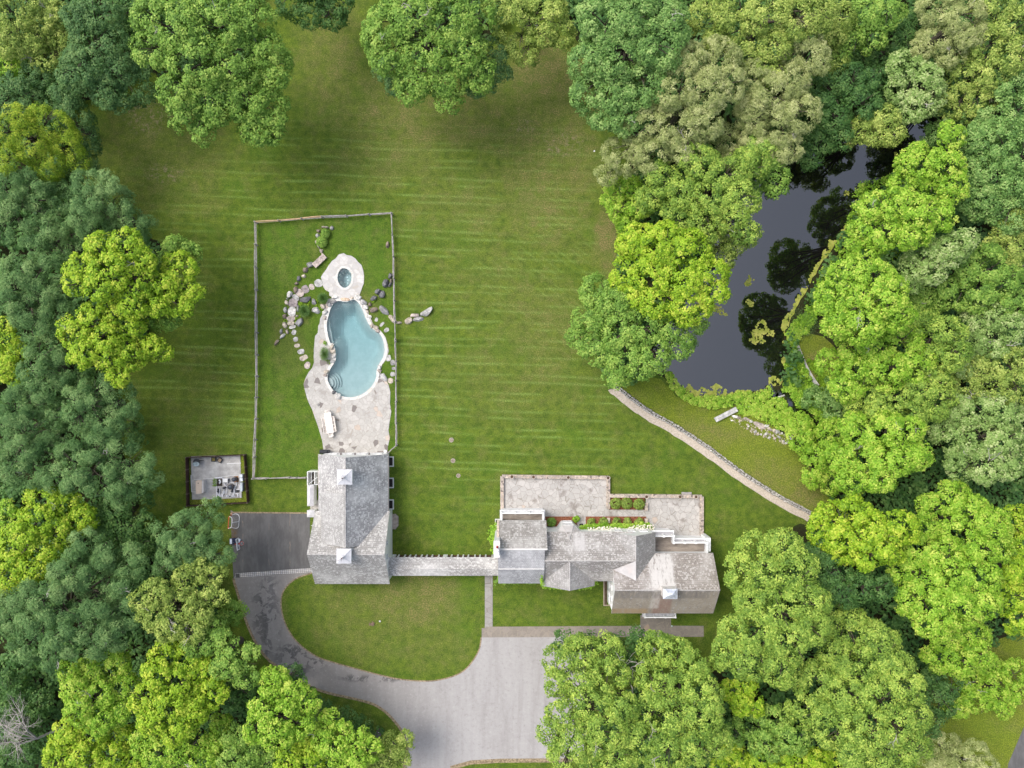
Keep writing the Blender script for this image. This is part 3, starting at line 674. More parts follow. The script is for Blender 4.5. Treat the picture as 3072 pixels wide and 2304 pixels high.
syP = shingle("garage_shingles_dormer", 'y', (0.40, 0.39, 0.375), (0.52, 0.51, 0.495), 0.5)
sxM = shingle("house_shingles_main", 'x', (0.345, 0.322, 0.30), (0.56, 0.54, 0.52), 0.62, [(7.0, 8.3, -18.8, -16.9, (.52, .50, .49), 0.8, 3)])
sxL = shingle("house_shingles_pale", 'x', (0.45, 0.445, 0.45), (0.58, 0.575, 0.58), 0.4)
sxE = shingle("house_shingles_east", 'x', (0.33, 0.295, 0.265), (0.54, 0.51, 0.485), 0.55,
              [(11.3, 23.0, -26.3, -22.9, (.37, .32, .255), 0.75, 21), (15.4, 18.2, -22.7, -19.3, (.60, .575, .55), 0.85, 3), (15.9, 18.0, -26.3, -23.3, (.30, .19, .155), 0.75, 9), (15.5, 16.6, -25.5, -22.6, (.6, .56, .52), 0.6, 5), (11.3, 15.5, -26.3, -25.4, (.40, .27, .13), 0.6, 2), (11.3, 22.0, -24.0, -22.8, (.17, .16, .155), 0.5, 12)])
syM = shingle("house_shingles_cross", 'y', (0.35, 0.335, 0.32), (0.50, 0.485, 0.47), 0.4)
white = plain("white_painted_wood", (0.80, 0.80, 0.79), 0.5, 0.03)
fascia = plain("weathered_trim", (0.62, 0.60, 0.57), 0.6, 0.1)
glass = NT("window_glass").done((0.015, 0.018, 0.03), 0.06, 0.6)
deckwood = plain("weathered_decking", (0.20, 0.17, 0.14), 0.85, 0.35, 2.0)
t = NT("decking_boards"); x, y, z = t.sep(); v = t.m('FRACT', t.m('DIVIDE', y, 0.14)); f = t.noise(0.9, 5, 0.7, vec=t.map(scale=(0.5, 2, 1)))
boards = t.done(t.mix(t.m('GREATER_THAN', v, 0.88), t.mix(t.band(f, 0.3, 0.7), (0.15, 0.125, 0.105), (0.36, 0.31, 0.26)), (0.05, 0.04, 0.035)), 0.85, 0.2)
metalw = plain("pale_seam_metal", (0.47, 0.45, 0.44), 0.5, 0.12, 1.2, dirt=(0.50, 0.43, 0.40))
silver = plain("galvanised_cap_metal", (0.58, 0.61, 0.68), 0.4, 0.25, 3.0, metal=0.3)
copperline = plain("eave_gutter_metal", (0.45, 0.38, 0.33), 0.5)

def gable(root, x0, x1, y0, y1, ze, zr, axis, mat, wi=0.30, gi=0.08, th=0.16, walls=True, wmat=None, ends=(True, True)):
    """Gabled wing: eaves at height ze, ridge at zr along axis; wi/gi = eave/gable overhang."""
    rb = MB()
    if axis == 'x':
        ym = (y0 + y1) / 2
        rb_polys = [[(x0, y0, ze), (x1, y0, ze), (x1, ym, zr), (x0, ym, zr)], [(x0, ym, zr), (x1, ym, zr), (x1, y1, ze), (x0, y1, ze)]]
    else:
        xm = (x0 + x1) / 2
        rb_polys = [[(x0, y0, ze), (xm, y0, zr), (xm, y1, zr), (x0, y1, ze)], [(xm, y0, zr), (x1, y0, ze), (x1, y1, ze), (xm, y1, zr)]]
    for p in rb_polys: slab2(rb, p, th)
    r = rb.build("roof", [mat, fascia], root)
    cap = MB(); cw = .09
    if axis == 'x': cap.bar((x0, (y0 + y1) / 2, zr + .01), (x1, (y0 + y1) / 2, zr + .01), cw, 0.04)
    else: cap.bar(((x0 + x1) / 2, y0, zr + .01), ((x0 + x1) / 2, y1, zr + .01), cw, 0.04)
    cap.build("ridge_cap", ridgem, r)
    if walls:
        wb = MB(); s = (zr - ze) / ((y1 - y0) / 2 if axis == 'x' else (x1 - x0) / 2)
        if axis == 'x':
            a, b = y0 + wi, y1 - wi; zt = ze + s * wi - th - 0.02; m = (a + b) / 2; zm = zr - th - 0.02
            prof = [(a, 0), (b, 0), (b, zt), (m, zm), (a, zt)]; X0, X1 = x0 + gi, x1 - gi
            vs = [(X0, p[0], p[1]) for p in prof] + [(X1, p[0], p[1]) for p in prof]
        else:
            a, b = x0 + wi, x1 - wi; zt = ze + s * wi - th - 0.02; m = (a + b) / 2; zm = zr - th - 0.02
            prof = [(a, 0), (b, 0), (b, zt), (m, zm), (a, zt)]; Y0, Y1 = y0 + gi, y1 - gi
            vs = [(p[0], Y1, p[1]) for p in prof] + [(p[0], Y0, p[1]) for p in prof]
        wb.add(vs, [(4, 3, 2, 1, 0), (5, 6, 7, 8, 9)] + [(i, (i + 1) % 5, 5 + (i + 1) % 5, 5 + i) for i in range(5)])
        wb.build("wall", wmat or white, root)
    return r
def slab2(mb, poly, t):
    n0 = len(mb.f); mb.slab(poly, t)
    k = n0
    for i in range(len(mb.f) - n0): mb.m[n0 + i] = 0 if i == 0 else 1

ridgem = plain("ridge_shingle", (0.43, 0.41, 0.39), .8, .25, 4.0)
WINPROTO = {}
def window(root, c, w, h, facing):
    """Framed window: facing 'W','E','N','S'; the frame stands 3 cm proud of the wall, panes and bars inside."""
    d = {'W': (-1, 0), 'E': (1, 0), 'N': (0, 1), 'S': (0, -1)}[facing]
    al = (0, 1) if d[0] else (1, 0)
    key = (w, h, facing)
    if key in WINPROTO:
        f0, p0, off = WINPROTO[key]
        f = f0.copy(); COL.objects.link(f); f.parent = root; OFF[f.name] = OFF[root.name]
        f.location = Vector(c) - OFF[root.name] - off
        p = p0.copy(); COL.objects.link(p); p.parent = f
        return f
    mb = MB(); C = Vector(c); A = Vector((*al, 0)); D = Vector((*d, 0)); Zv = Vector((0, 0, 1))
    rot = Matrix((A, D, Zv)).transposed()
    for s in (-1, 1):
        mb.obox(C + A * s * (w / 2) + D * 0.02, (0.05, 0.04, h / 2 + 0.05), rot=rot)
        mb.obox(C + Zv * s * (h / 2 + 0.0) + D * 0.022, (w / 2 - 0.05, 0.04, 0.05), rot=rot)
    mb.obox(C + D * 0.01, (0.015, 0.025, h / 2 - 0.05), rot=rot); mb.obox(C + D * 0.012, (w / 2 - 0.05, 0.024, 0.015), rot=rot)
    f = mb.build("window", white, root)
    g = MB(); g.obox(C - D * 0.005, (w / 2 - 0.05, 0.01, h / 2 - 0.05), rot=rot); p = g.build("pane", glass, f)
    WINPROTO[key] = (f, p, C - OFF[root.name])
    return f

def cupola(name, label, c, hw, zb, zt):
    r = thing(name, label, "cupola", (c[0], c[1], zb), "cupolas with weathervanes on the garage roof")
    mb = MB(); mb.box(c[0] - hw * .8, c[0] + hw * .8, c[1] - hw * .8, c[1] + hw * .8, zb, zt - 1.05); mb.build("base", white, r)
    mb = MB(); 
    for s in (-1, 1):
        for k in range(5):
            zz = zb + 1.55 + k * 0.10
            mb.box(c[0] - hw * .55, c[0] + hw * .55, c[1] + s * hw * .80 - .02, c[1] + s * hw * .80 + .02, zz, zz + .05)
            mb.box(c[0] + s * hw * .80 - .02, c[0] + s * hw * .80 + .02, c[1] - hw * .55, c[1] + hw * .55, zz, zz + .05)
    mb.build("louvre", fascia, r)
    mb = MB(); mb.box(c[0] - hw, c[0] + hw, c[1] - hw, c[1] + hw, zt - 1.05, zt - 0.93); mb.build("cornice", white, r)
    mb = MB(); prof = [(1.0, 0.0), (0.80, 0.07), (0.52, 0.20), (0.25, 0.38), (0.05, 0.62)]
    vs = []; 
    for (k, z) in prof:
        for (sx, sy) in ((-1, -1), (1, -1), (1, 1), (-1, 1)): vs.append((c[0] + sx * hw * k, c[1] + sy * hw * k, zt - 0.93 + z))
    fs = [(4 * i + j, 4 * i + (j + 1) % 4, 4 * i + 4 + (j + 1) % 4, 4 * i + 4 + j) for i in range(4) for j in range(4)] + [(16, 17, 18, 19), (3, 2, 1, 0)]
    mb.add(vs, fs)
    for (sx, sy) in ((-1, -1), (1, -1), (1, 1), (-1, 1), (0, 1), (1, 0), (0, -1), (-1, 0)):
        mb.tube([(c[0] + sx * hw * k, c[1] + sy * hw * k, zt - 0.92 + z) for (k, z) in prof], 0.018, 5)
    mb.build("roof", metalcap, r)
    mb = MB(); ir = plain_iron
    mb.tube([(c[0], c[1], zt - .35), (c[0], c[1], zt + 1.1)], [0.03, 0.012], 8); mb.lathe((c[0], c[1], zt + .35), [(0.001, -.07), (.06, -.03), (.07, 0), (.06, .03), (.001, .07)], 10)
    mb.build("finial", ir, r)
    mb = MB(); mb.bar((c[0] - .38, c[1] - .12, zt + .82), (c[0] + .38, c[1] + .12, zt + .82), 0.03, 0.03); mb.bar((c[0] - .38, c[1] - .12, zt + .82), (c[0] - .15, c[1] - .05, zt + .82), 0.03, 0.22)
    mb.bar((c[0] + .05, c[1] - .25, zt + .60), (c[0] - .05, c[1] + .25, zt + .60), 0.025, 0.025)
    mb.build("weathervane", ir, r)
    return r
metalcap = plain("white_cap_metal", (0.58, 0.58, 0.60), 0.45, 0.06, 2.5)
plain_iron = plain("dark_iron", (0.12, 0.09, 0.09), 0.5)

# --- garage
G = thing("garage_building", "long grey shingled garage with two white cupolas joining the pool terrace to the parking court", "garage building", (-18.5, -15.5, 0))
gable(G, -22.63, -14.49, -18.30, -8.20, 3.2, 7.75, 'y', syW, wi=0.34, gi=0.08)
gable(G, -23.02, -14.30, -23.37, -14.84, 3.2, 7.10, 'x', sxW, wi=0.25, gi=0.14)
mb = MB(); slab2(mb, [(-18.62, -12.23, 7.82), (-21.68, -12.23, 5.95), (-21.68, -18.15, 5.95), (-18.62, -18.15, 7.82)], 0.14)
dm = mb.build("dormer_roof", [syP, fascia], G)
mb = MB(); mb.prism([(-21.52, -12.38), (-18.9, -12.38), (-18.9, -17.9), (-21.52, -17.9)], 4.4, 5.9)
vs = [(-21.52, -12.36, 4.0), (-18.62, -12.36, 6.9), (-18.62, -12.36, 7.66), (-21.52, -12.36, 5.86)]; mb.add(vs + [(v[0], v[1] - .12, v[2]) for v in vs], [(3, 2, 1, 0), (4, 5, 6, 7), (0, 1, 5, 4), (2, 3, 7, 6), (3, 0, 4, 7)])
mb.build("dormer_wall", white, G)
for yy in (-13.2, -14.6, -16.0): window(G, (-21.54, yy, 5.2), 0.9, 0.8, 'W')
for xx in (-21.2, -19.4, -17.7, -15.9): window(G, (xx, -8.28, 1.5), 0.9, 1.6, 'N')
for yy in (-9.6, -12.3, -15.0): window(G, (-14.83, yy - .3, 1.7), 0.9, 1.2, 'E')
for zz, yy in ((4.6, -18.3), (4.6, -19.9)): window(G, (-14.44, yy, zz), 0.7, 1.1, 'E')
for xx in (-21.5, -19.6, -17.7, -15.8): window(G, (xx, -23.12, 1.6), 1.0, 1.3, 'S')
for xx in (-20.0, -18.35, -16.7): mb = MB(); mb.box(xx - .06, xx + .06, -8.30, -8.05, 3.0, 3.3); mb.build("bracket", plain_iron, G)
for yy in (-16.6, -19.6, -21.9):
    d = MB(); d.box(-22.92, -22.86, yy - 1.1, yy + 1.1, 0.05, 2.3); door = d.build("garage_door", fascia, G)
mb = MB(); p = at(*Z3(1270, 840), 3.9); mb.bar((p.x, p.y + .35, 4.05), (p.x, p.y - .35, 4.05), 0.05, 0.03); mb.bar((p.x - .35, p.y + .35, 3.85), (p.x + .25, p.y + .35, 4.2), 0.05, 0.03)
mb.build("roof_antenna", white, G)
for x_, y_ in ((-14.49, -14.8), (-22.63, -12.2)): mb = MB(); mb.bar((x_, -8.2, 3.08), (x_, y_, 3.08), 0.10, 0.10); mb.build("gutter", copperline, G)
c1 = at(*Z3(1562, 350), 8.2); c2 = at(*Z3(1555, 1100), 8.0)
cupola("roof_cupola", "white cupola with weathervane on the garage ridge, the one above the pool end", (c1.x, c1.y), 0.84, 6.2, 9.2)
cupola("roof_cupola", "white cupola with spike finial on the garage ridge, the one close to the driveway", (c2.x, c2.y), 0.82, 6.0, 9.0)

# side sheds and wells of the garage
wellmat = plain("painted_concrete_frame", (0.60, 0.60, 0.58), 0.7, 0.1); dark = plain("dark_void", (0.02, 0.018, 0.018), 0.9)
def well(px0, py0, px1, py1, label, grp=None, t_=0.12, h=0.22):
    a = at(px0, py1); b = at(px1, py0)
    w = thing("window_well", label, "window well", ((a.x + b.x) / 2, (a.y + b.y) / 2, 0), grp)
    mb = MB(); mb.box(a.x, b.x, a.y, a.y + t_, 0, h); mb.box(a.x, b.x, b.y - t_, b.y, 0, h); mb.box(b.x - t_, b.x, a.y + t_, b.y - t_, 0, h); mb.box(a.x, a.x + t_ * .6, a.y + t_, b.y - t_, 0, h)
    mb.build("frame", wellmat, w)
    mb = MB(); mb.box(a.x + t_ * .6, b.x - t_, a.y + t_, b.y - t_, 0.0, 0.03); mb.build("pit", dark, w)
    mb = MB()
    for i in range(7):
        yy = a.y + t_ + (b.y - a.y - 2 * t_) * (i + .5) / 7; mb.box(a.x + t_ * .6, b.x - t_, yy - .008, yy + .008, 0.10, 0.12)
    mb.build("grate", plain_iron, w)
for i, (ya, yb) in enumerate(((155, 252), (357, 454), (562, 657))):
    p = Z3(1972, ya); q = Z3(2028, yb)
    well(p[0], p[1], q[0], q[1], ["white framed window well beside the garage wall, close to the pool fence corner", "white framed window well beside the garage wall, between the two others", "white framed window well beside the garage wall, close to the brown stone step"][i], "window wells along the garage wall")
p = Z4(125, 432); q = Z4(166, 492); well(p[0], p[1], q[0], q[1], "small dark window well beside the house wall above the climbing ivy")
capm = plain("slate_coping", (0.56, 0.55, 0.56), 0.7, 0.08, 1.5)
def cap_wall(label, x0, y0, x1, y1, z):
    a = at(x0, y1, z); b = at(x1, y0, z)
    w = thing("garden_wall", label, "wall", ((a.x + b.x) / 2, (a.y + b.y) / 2, 0))
    mb = MB(); mb.box(a.x + .08, b.x - .02, a.y + .06, b.y - .06, 0, z - .08); mb.build("wall", white, w)
    mb = MB(); xm = (a.x + b.x) / 2
    mb.add([(a.x, a.y, z - .08), (b.x, a.y, z - .08), (b.x, b.y, z - .08), (a.x, b.y, z - .08), (xm, a.y + .35, z + .12), (xm, b.y - .35, z + .12)], [(3, 2, 1, 0), (0, 1, 4), (2, 3, 5), (1, 2, 5, 4), (3, 0, 4, 5)])
    mb.build("coping", capm, w)
cap_wall("white wall with grey slate coping beside the outdoor shower behind the garage", 921, 1454, 940.5, 1518.5, 1.7)
cap_wall("short white wall with grey slate coping where the parking court meets the garage", 920.5, 1531, 943, 1552, 1.7)
a = at(921, 1455, 2.0); b = at(955.5, 1414.5, 2.0)
w = thing("outdoor_shower", "white open topped shower stall with wooden floor against the garage wall", "shower stall", ((a.x + b.x) / 2, (a.y + b.y) / 2, 0))
mb = MB(); T = .07
mb.box(a.x, a.x + T, a.y, b.y, 0, 2.0); mb.box(a.x + T, b.x, b.y - T, b.y, 0, 2.0); mb.box(a.x + .85, a.x + .85 + T, a.y, b.y - T, 0, 1.96); mb.box(a.x + .85 + T, b.x, a.y, a.y + T, 0, 1.9)
mb.build("panel", white, w)
mb = MB(); mb.box(a.x + .3, a.x + .38, a.y + T, b.y - T, 1.2, 1.3); mb.build("crossbar", white, w); mb = MB(); mb.box(a.x + T, b.x, a.y + .02, b.y - T, 0, 0.12); mb.build("floor", boards, w)
mb = MB(); mb.tube([(a.x + .25, a.y + .15, 2.1), (b.x, b.y - .6, 2.5)], 0.03, 8); mb.build("shower_pipe", white, w)

# --- house
H = thing("main_house", "large white house with grey cedar shingle roofs, several gables and balconies", "house", (10.5, -20.5, 0))
gable(H, 3.60, 13.80, -22.52, -16.88, 5.4, 7.75, 'x', sxM)                      # centre
gable(H, 11.35, 22.98, -26.20, -19.31, 5.4, 8.58, 'x', sxE, gi=0.18)            # east wing
gable(H, 11.20, 16.38, -22.10, -16.95, 5.4, 7.75, 'y', syM)                     # cross gable
gable(H, 3.44, 9.43, -23.05, -19.60, 5.4, 7.70, 'y', syM)                       # south gable
# west block: steep slope, then two gentle ones
X0, X1 = -1.50, 3.92
prof = [(-15.66, 5.0), (-18.25, 8.5), (-20.70, 7.3), (-22.80, 5.3)]
mb = MB(); slab2(mb, [(X0, prof[0][0], 5.0), (X1, prof[0][0], 5.0), (X1, -18.25, 8.5), (X0, -18.25, 8.5)], .16); r = mb.build("roof", [sxM, fascia], H)
mb = MB(); slab2(mb, [(X0 - .05, -18.25, 8.49), (3.62, -18.25, 8.49), (3.62, -20.7, 7.3), (X0 - .05, -20.7, 7.3)], .16)
slab2(mb, [(X0 - .07, -20.7, 7.3), (3.62, -20.7, 7.3), (3.62, -22.8, 5.3), (X0 - .07, -22.8, 5.3)], .16); mb.build("roof", [sxL, fascia], H)
mb = MB(); mb.bar((X0, -18.25, 8.52), (X1, -18.25, 8.52), .18, .05); mb.bar((X0, -20.7, 7.315), (3.62, -20.7, 7.315), .10, .03); mb.build("ridge_cap", fascia, H)
mb = MB(); pr = [(-15.95, 0), (-22.5, 0), (-22.5, 5.3), (-20.7, 7.08), (-18.25, 8.28), (-15.95, 5.15)]
vs = [(X0 + .08, p[0], p[1]) for p in pr] + [(3.55, p[0], p[1]) for p in pr]
mb.add(vs, [tuple(range(5, -1, -1)), tuple(range(6, 12))] + [(i, (i + 1) % 6, 6 + (i + 1) % 6, 6 + i) for i in range(6)]); mb.build("wall", white, H)
mb = MB(); mb.slab([(11.42, -20.87, 6.92), (13.78, -19.72, 7.82), (13.80, -21.90, 7.80)], .06); ck = mb.build("metal_valley_roof", metalw, H)
# stone parapet on the far gable of the west block
mb = MB(); 
for i in range(18):
    f = i / 17; yy = -15.7 - f * 2.3; mb.box(X0 - .22, X0 + .05, yy - .07, yy + .07, 4.6 + f * 3.2, 5.15 + f * 3.2)
mb.build("gable_coping", plain("lichen_stone_coping", (0.52, 0.44, 0.36), 0.9, 0.3, 5.0), H)
# octagonal bay
mb = MB(); base = [(5.15, -18.2), (5.30, -17.32), (5.90, -16.46), (7.22, -16.46), (8.12, -17.35), (8.2, -18.2)]
mb.prism(base, 0, 4.3); mb.build("bay_wall", white, H)
ring = [at(*Z4(*p), 4.6) for p in ((633, 546), (683, 486), (776, 486), (836, 541))]
mb = MB(); mb.prism([(5.1, -18.2), (5.22, -17.3), (5.86, -16.38), (7.26, -16.38), (8.2, -17.3), (8.3, -18.2)], 4.3, 4.42); mb.build("bay_cornice", white, H)
apex = Vector((6.5, -17.55, 6.12)); mb = MB()
R5 = [Vector((4.95, -17.25, 4.75)), ring[0], ring[1], ring[2], ring[3], Vector((8.25, -17.2, 4.75))]
for i in range(len(R5) - 1):
    tri3 = [R5[i], R5[i + 1], apex]; mb.slab(tri3, .07)
for i in range(1, len(R5) - 1): mb.tube([R5[i] + Vector((0, 0, .03)), apex + Vector((0, 0, .03))], 0.03, 6)
for i in range(1, len(R5) - 2):
    for f in (0.33, 0.66): mb.tube([R5[i].lerp(R5[i + 1], f) + Vector((0, 0, .02)), apex + Vector((0, 0, .02))], 0.014, 5)
mb.build("bay_roof", metalw, H)
for (cx, cy, fz) in ((6.56, -16.43, 1.6),): window(H, (cx, cy, 3.0), 1.0, 1.3, 'N'); window(H, (cx, cy, 1.2), 1.0, 1.1, 'N')
# east wing gable windows (two storeys)
for (yy, zz) in ((-23.75, 1.45), (-24.95, 1.45), (-25.72, 1.45)): window(H, (11.51, yy, zz), 0.62, 1.25, 'W')
for (yy, zz) in ((-23.5, 4.0), (-24.7, 4.0), (-25.65, 4.0)): window(H, (11.51, yy, zz), 0.52, 1.10, 'W')
for xx in (13.0, 15.0, 17.0, 19.0, 21.3):
    window(H, (xx, -25.92, 1.6), 0.8, 1.4, 'S')
    window(H, (xx, -25.92, 4.1), 0.8, 1.2, 'S')
for xx in (0.0, 2.0, 4.8, 6.4, 8.0): window(H, (xx, -22.78 if xx > 3 else -22.52, 1.6), 0.8, 1.4, 'S')
for yy in (-21.0, -23.0, -24.8): window(H, (22.82, yy, 4.0), 0.8, 1.2, 'E'); window(H, (22.82, yy, 1.6), 0.8, 1.2, 'E')
for xx in (16.9, 17.35, 18.2): window(H, (xx, -19.59, 4.6), 0.36, 0.9, 'N')
for xx in (12.3, 13.8, 15.2): window(H, (xx, -17.01, 4.0), 0.8, 1.1, 'N')
for xx in (0.2, 2.2): window(H, (xx, -15.93, 4.2), 1.1, 1.0, 'N')
# balconies
def railing(parent, path, z, h=0.95, post=0.13, sp=1.6, closed=False):
    mb = MB(); p0_ = None
    for i in range(len(path) - 1):
        a = Vector((*path[i], z)); b = Vector((*path[i + 1], z)); d = b - a; n = max(1, round(d.length / sp))
        mb.bar(a + Vector((0, 0, h)), b + Vector((0, 0, h)), 0.13, 0.06); mb.bar(a + Vector((0, 0, .12)), b + Vector((0, 0, .12)), 0.06, 0.05)
        k = max(2, int(d.length / 0.14))
        for j in range(1, k):
            p = a + d * (j / k); mb.box(p.x - .018, p.x + .018, p.y - .018, p.y + .018, z + .14, z + h - .03)
        for j in range(n + (1 if i == len(path) - 2 else 0)):
            p = a + d * (j / n)
            if p0_ is None:
                pb = MB(); pb.box(p.x - post, p.x + post, p.y - post, p.y + post, z, z + h + .07); po = pb.build("railing_post", white, parent); p0_ = p
            else:
                o = po.copy(); COL.objects.link(o); o.parent = parent; o.location = p - p0_
    r = mb.build("railing", white, parent); return r
def block(parent, poly, z, name="balcony"):
    mb = MB(); mb.prism(poly, 0, z - .12); w = mb.build(name + "_wall", white, parent)
    return w
lead = plain("lead_flat_roof", (0.36, 0.35, 0.36), 0.6, 0.15)
b1 = [(-1.42, -15.9), (-1.42, -14.72), (3.86, -14.72), (3.86, -15.9)]
block(H, [(-1.3, -15.9), (-1.3, -14.95), (3.7, -14.95), (3.7, -15.9)], 3.0)
mb = MB(); mb.prism(b1, 2.9, 3.0); mb.build("balcony_cornice", plain("grey_white_trim", (0.55, 0.55, 0.56), .6), H)
mb = MB(); mb.prism([(-1.1, -15.9), (-1.1, -15.05), (3.5, -15.05), (3.5, -15.9)], 3.0, 3.03); mb.build("balcony_floor", boards, H)
railing(H, [(-1.2, -15.85), (-1.2, -14.98), (3.62, -14.98), (3.62, -15.85)], 3.0, post=.10)
st = [(16.3, -19.65), (16.3, -17.15), (18.98, -17.15), (18.98, -18.05), (23.0, -18.05), (23.0, -19.65)]
block(H, [(16.35, -19.6), (16.35, -17.35), (18.8, -17.35), (18.8, -18.25), (22.8, -18.25), (22.8, -19.6)], 3.0)
mb = MB(); mb.prism(st, 2.88, 2.96); mb.build("balcony_cornice", white, H)
mb = MB(); mb.prism([(16.4, -19.6), (16.4, -17.30), (18.86, -17.30), (18.86, -18.2), (22.86, -18.2), (22.86, -19.6)], 2.96, 3.0); mb.build("balcony_edge_roof", lead, H)
mb = MB(); mb.prism([(16.5, -19.6), (16.5, -17.78), (18.6, -17.78), (18.6, -18.55), (22.5, -18.55), (22.5, -19.6)], 3.0, 3.04); mb.build("balcony_floor", boards, H)
railing(H, [(16.5, -17.66), (18.75, -17.66), (18.75, -18.42), (22.62, -18.42), (22.62, -19.5)], 3.0, post=.12, sp=1.3)
mb = MB(); mb.box(22.7, 23.25, -19.6, -18.0, 0, 3.1); mb.build("corner_pier", white, H)
mb = MB(); mb.prism([(15.25, -26.0), (15.25, -27.28), (19.2, -27.28), (19.2, -26.0)], 2.8, 2.95); mb.build("porch_roof", plain("porch_lead", (0.50, 0.49, 0.52), .6), H)
mb = MB(); 
for xx in (15.45, 19.0): mb.lathe((xx, -27.05, 0), [(0.18, 0), (0.18, .15), (.13, .2), (.11, 2.7), (.17, 2.8)], 16)
mb.build("porch_column", white, H)
railing(H, [(15.45, -25.95), (15.45, -27.12), (19.0, -27.12), (19.0, -25.95)], 2.95, h=.8, post=.09, sp=1.2)
d = MB(); d.box(16.7, 17.8, -25.95, -25.88, 0.1, 2.3); d.build("front_door", plain("dark_green_door", (0.03, 0.06, 0.04), .4), H)
# vents, chimney stack of the east wing
mb = MB(); p = at(*Z4(783, 738), 7.0); mb.lathe((p.x, p.y, 6.6), [(0.14, 0), (.14, .35), (.22, .4), (.05, .55), (.001, .56)], 10); mb.build("roof_vent", white, H)
def chimney(label, x0, x1, y0, y1, z0, z1, pots, cap):
    c = thing("chimney", label, "chimney", ((x0 + x1) / 2, (y0 + y1) / 2, z0))
    mb = MB(); mb.box(x0 + .06, x1 - .06, y0 + .06, y1 - .06, z0, z1 - .12); mb.build("stack", white if not cap else plain("stained_stack", (0.62, 0.58, 0.54), .8, .2), c)
    mb = MB(); mb.box(x0, x1, y0, y1, z1 - .12, z1); mb.build("crown", plain("pale_stone", (0.64, 0.62, 0.59), .8, .08) if not cap else metalcap, c)
    for i, (px, py, r_, m) in enumerate(pots):
        mb = MB(); mb.lathe((px, py, z1), [(r_, 0), (r_, .35), (r_ * 1.1, .38), (r_ * .75, .42), (r_ * .7, .2), (.001, .2)], 18); mb.build("chimney_pot", m, c)
    if cap:
        mb = MB(); cx, cy = (x0 + x1) / 2, (y0 + y1) / 2; e = .02
        v = [(x0 + e, y0 + e, z1), (x1 - e, y0 + e, z1), (x1 - e, y1 - e, z1), (x0 + e, y1 - e, z1), (cx - .12, cy, z1 + .42), (cx + .12, cy, z1 + .42)]
        mb.add(v, [(3, 2, 1, 0), (0, 1, 5, 4), (1, 2, 5), (2, 3, 4, 5), (3, 0, 4)])
        for i, j in ((0, 4), (1, 5), (2, 5), (3, 4)): mb.tube([v[i], v[j]], .025, 6)
        mb.build("cap", silver, c)
    return c
wp = plain("white_flue_clay", (0.85, 0.85, 0.86), .6, .03); rp = plain("red_flue_clay", (0.42, 0.06, 0.04), .6, .2)
z_ = 9.6; a = at(1480.5, 1673, z_); b = at(1500, 1622, z_)
q = [at(*Z4(*p), z_) for p in ((143, 668), (143, 688), (146, 715))]
chimney("tall white chimney with two white pots and one red pot by the covered walk", a.x, b.x, a.y, b.y, 0, z_, [(q[1].x, q[1].y, .17, wp), (q[2].x, q[2].y, .17, wp), (q[0].x, q[0].y + .05, .11, rp)], False)
z_ = 9.7; a = at(1989, 1797, z_); b = at(2032.5, 1767, z_)
chimney("broad chimney with silver metal cap on the ridge of the large wing of the house", a.x, b.x, a.y, b.y, 6.5, z_, [], True)
mb = MB(); p = at(*Z4(1050, 1152)); q = at(*Z4(1024, 958))
w = thing("window_well", "long narrow window well with grass floor below the white gable wall of the house", "window well", (11.3, -24, 0))
mb = MB(); a = at(*Z4(1023, 1153)); b = at(*Z4(1062, 950)); mb.box(a.x, a.x + .12, a.y, b.y, 0, .12); mb.box(a.x + .12, b.x + .3, a.y, a.y + .12, 0, .12); mb.build("frame", plain("tan_kerb_stone", (0.42, 0.34, 0.27), .8), w)
mb = MB(); mb.box(a.x + .12, a.x + .45, a.y + .12, b.y, 0.0, .02); mb.build("pit", plain("brown_soil", (0.10, 0.07, 0.045), .9, .4), w)

# --- covered walk
B = thing("covered_walk", "covered walkway with grey shingle roof and white posts linking garage and house", "covered walkway", (-8, -21.4, 0))
mb = MB(); slab2(mb, [(-14.45, -20.28, 3.05), (-1.52, -20.28, 3.05), (-1.52, -21.6, 3.28), (-14.45, -21.6, 3.28)], .14); slab2(mb, [(-14.45, -21.6, 3.28), (-1.52, -21.6, 3.28), (-1.52, -22.48, 2.9), (-14.45, -22.48, 2.9)], .14)
mb.build("roof", [sxW, fascia], B)
mb = MB(); mb.box(-14.4, -1.6, -22.3, -20.66, 0, 0.06); mb.build("floor", plain("dark_brick_floor", (0.10, 0.045, 0.035), .8, .4, 4), B)
mb = MB(); mb.box(-14.4, -1.6, -22.30, -22.15, 0.06, 2.75); mb.build("back_wall", white, B)
xs = [1183, 1197.5, 1216.5, 1232, 1248.5, 1267, 1282, 1298.5, 1317.5, 1337, 1356, 1374.5, 1390.5, 1406, 1425.5, 1440.5, 1457.5, 1477]
post0 = None
for i, px in enumerate(xs):
    x = at(px, 1665).x; wdt = 0.26 if i in (0, 9) else 0.085
    if wdt > 0.2 or post0 is None:
        mb = MB(); mb.box(x - wdt, x + wdt, -20.72, -20.58, 0.0, 2.88); o = mb.build("post", white, B)
        if wdt < 0.2: post0 = (o, x)
    else:
        o = post0[0].copy(); COL.objects.link(o); o.parent = B; o.location = (x - post0[1], 0, 0)

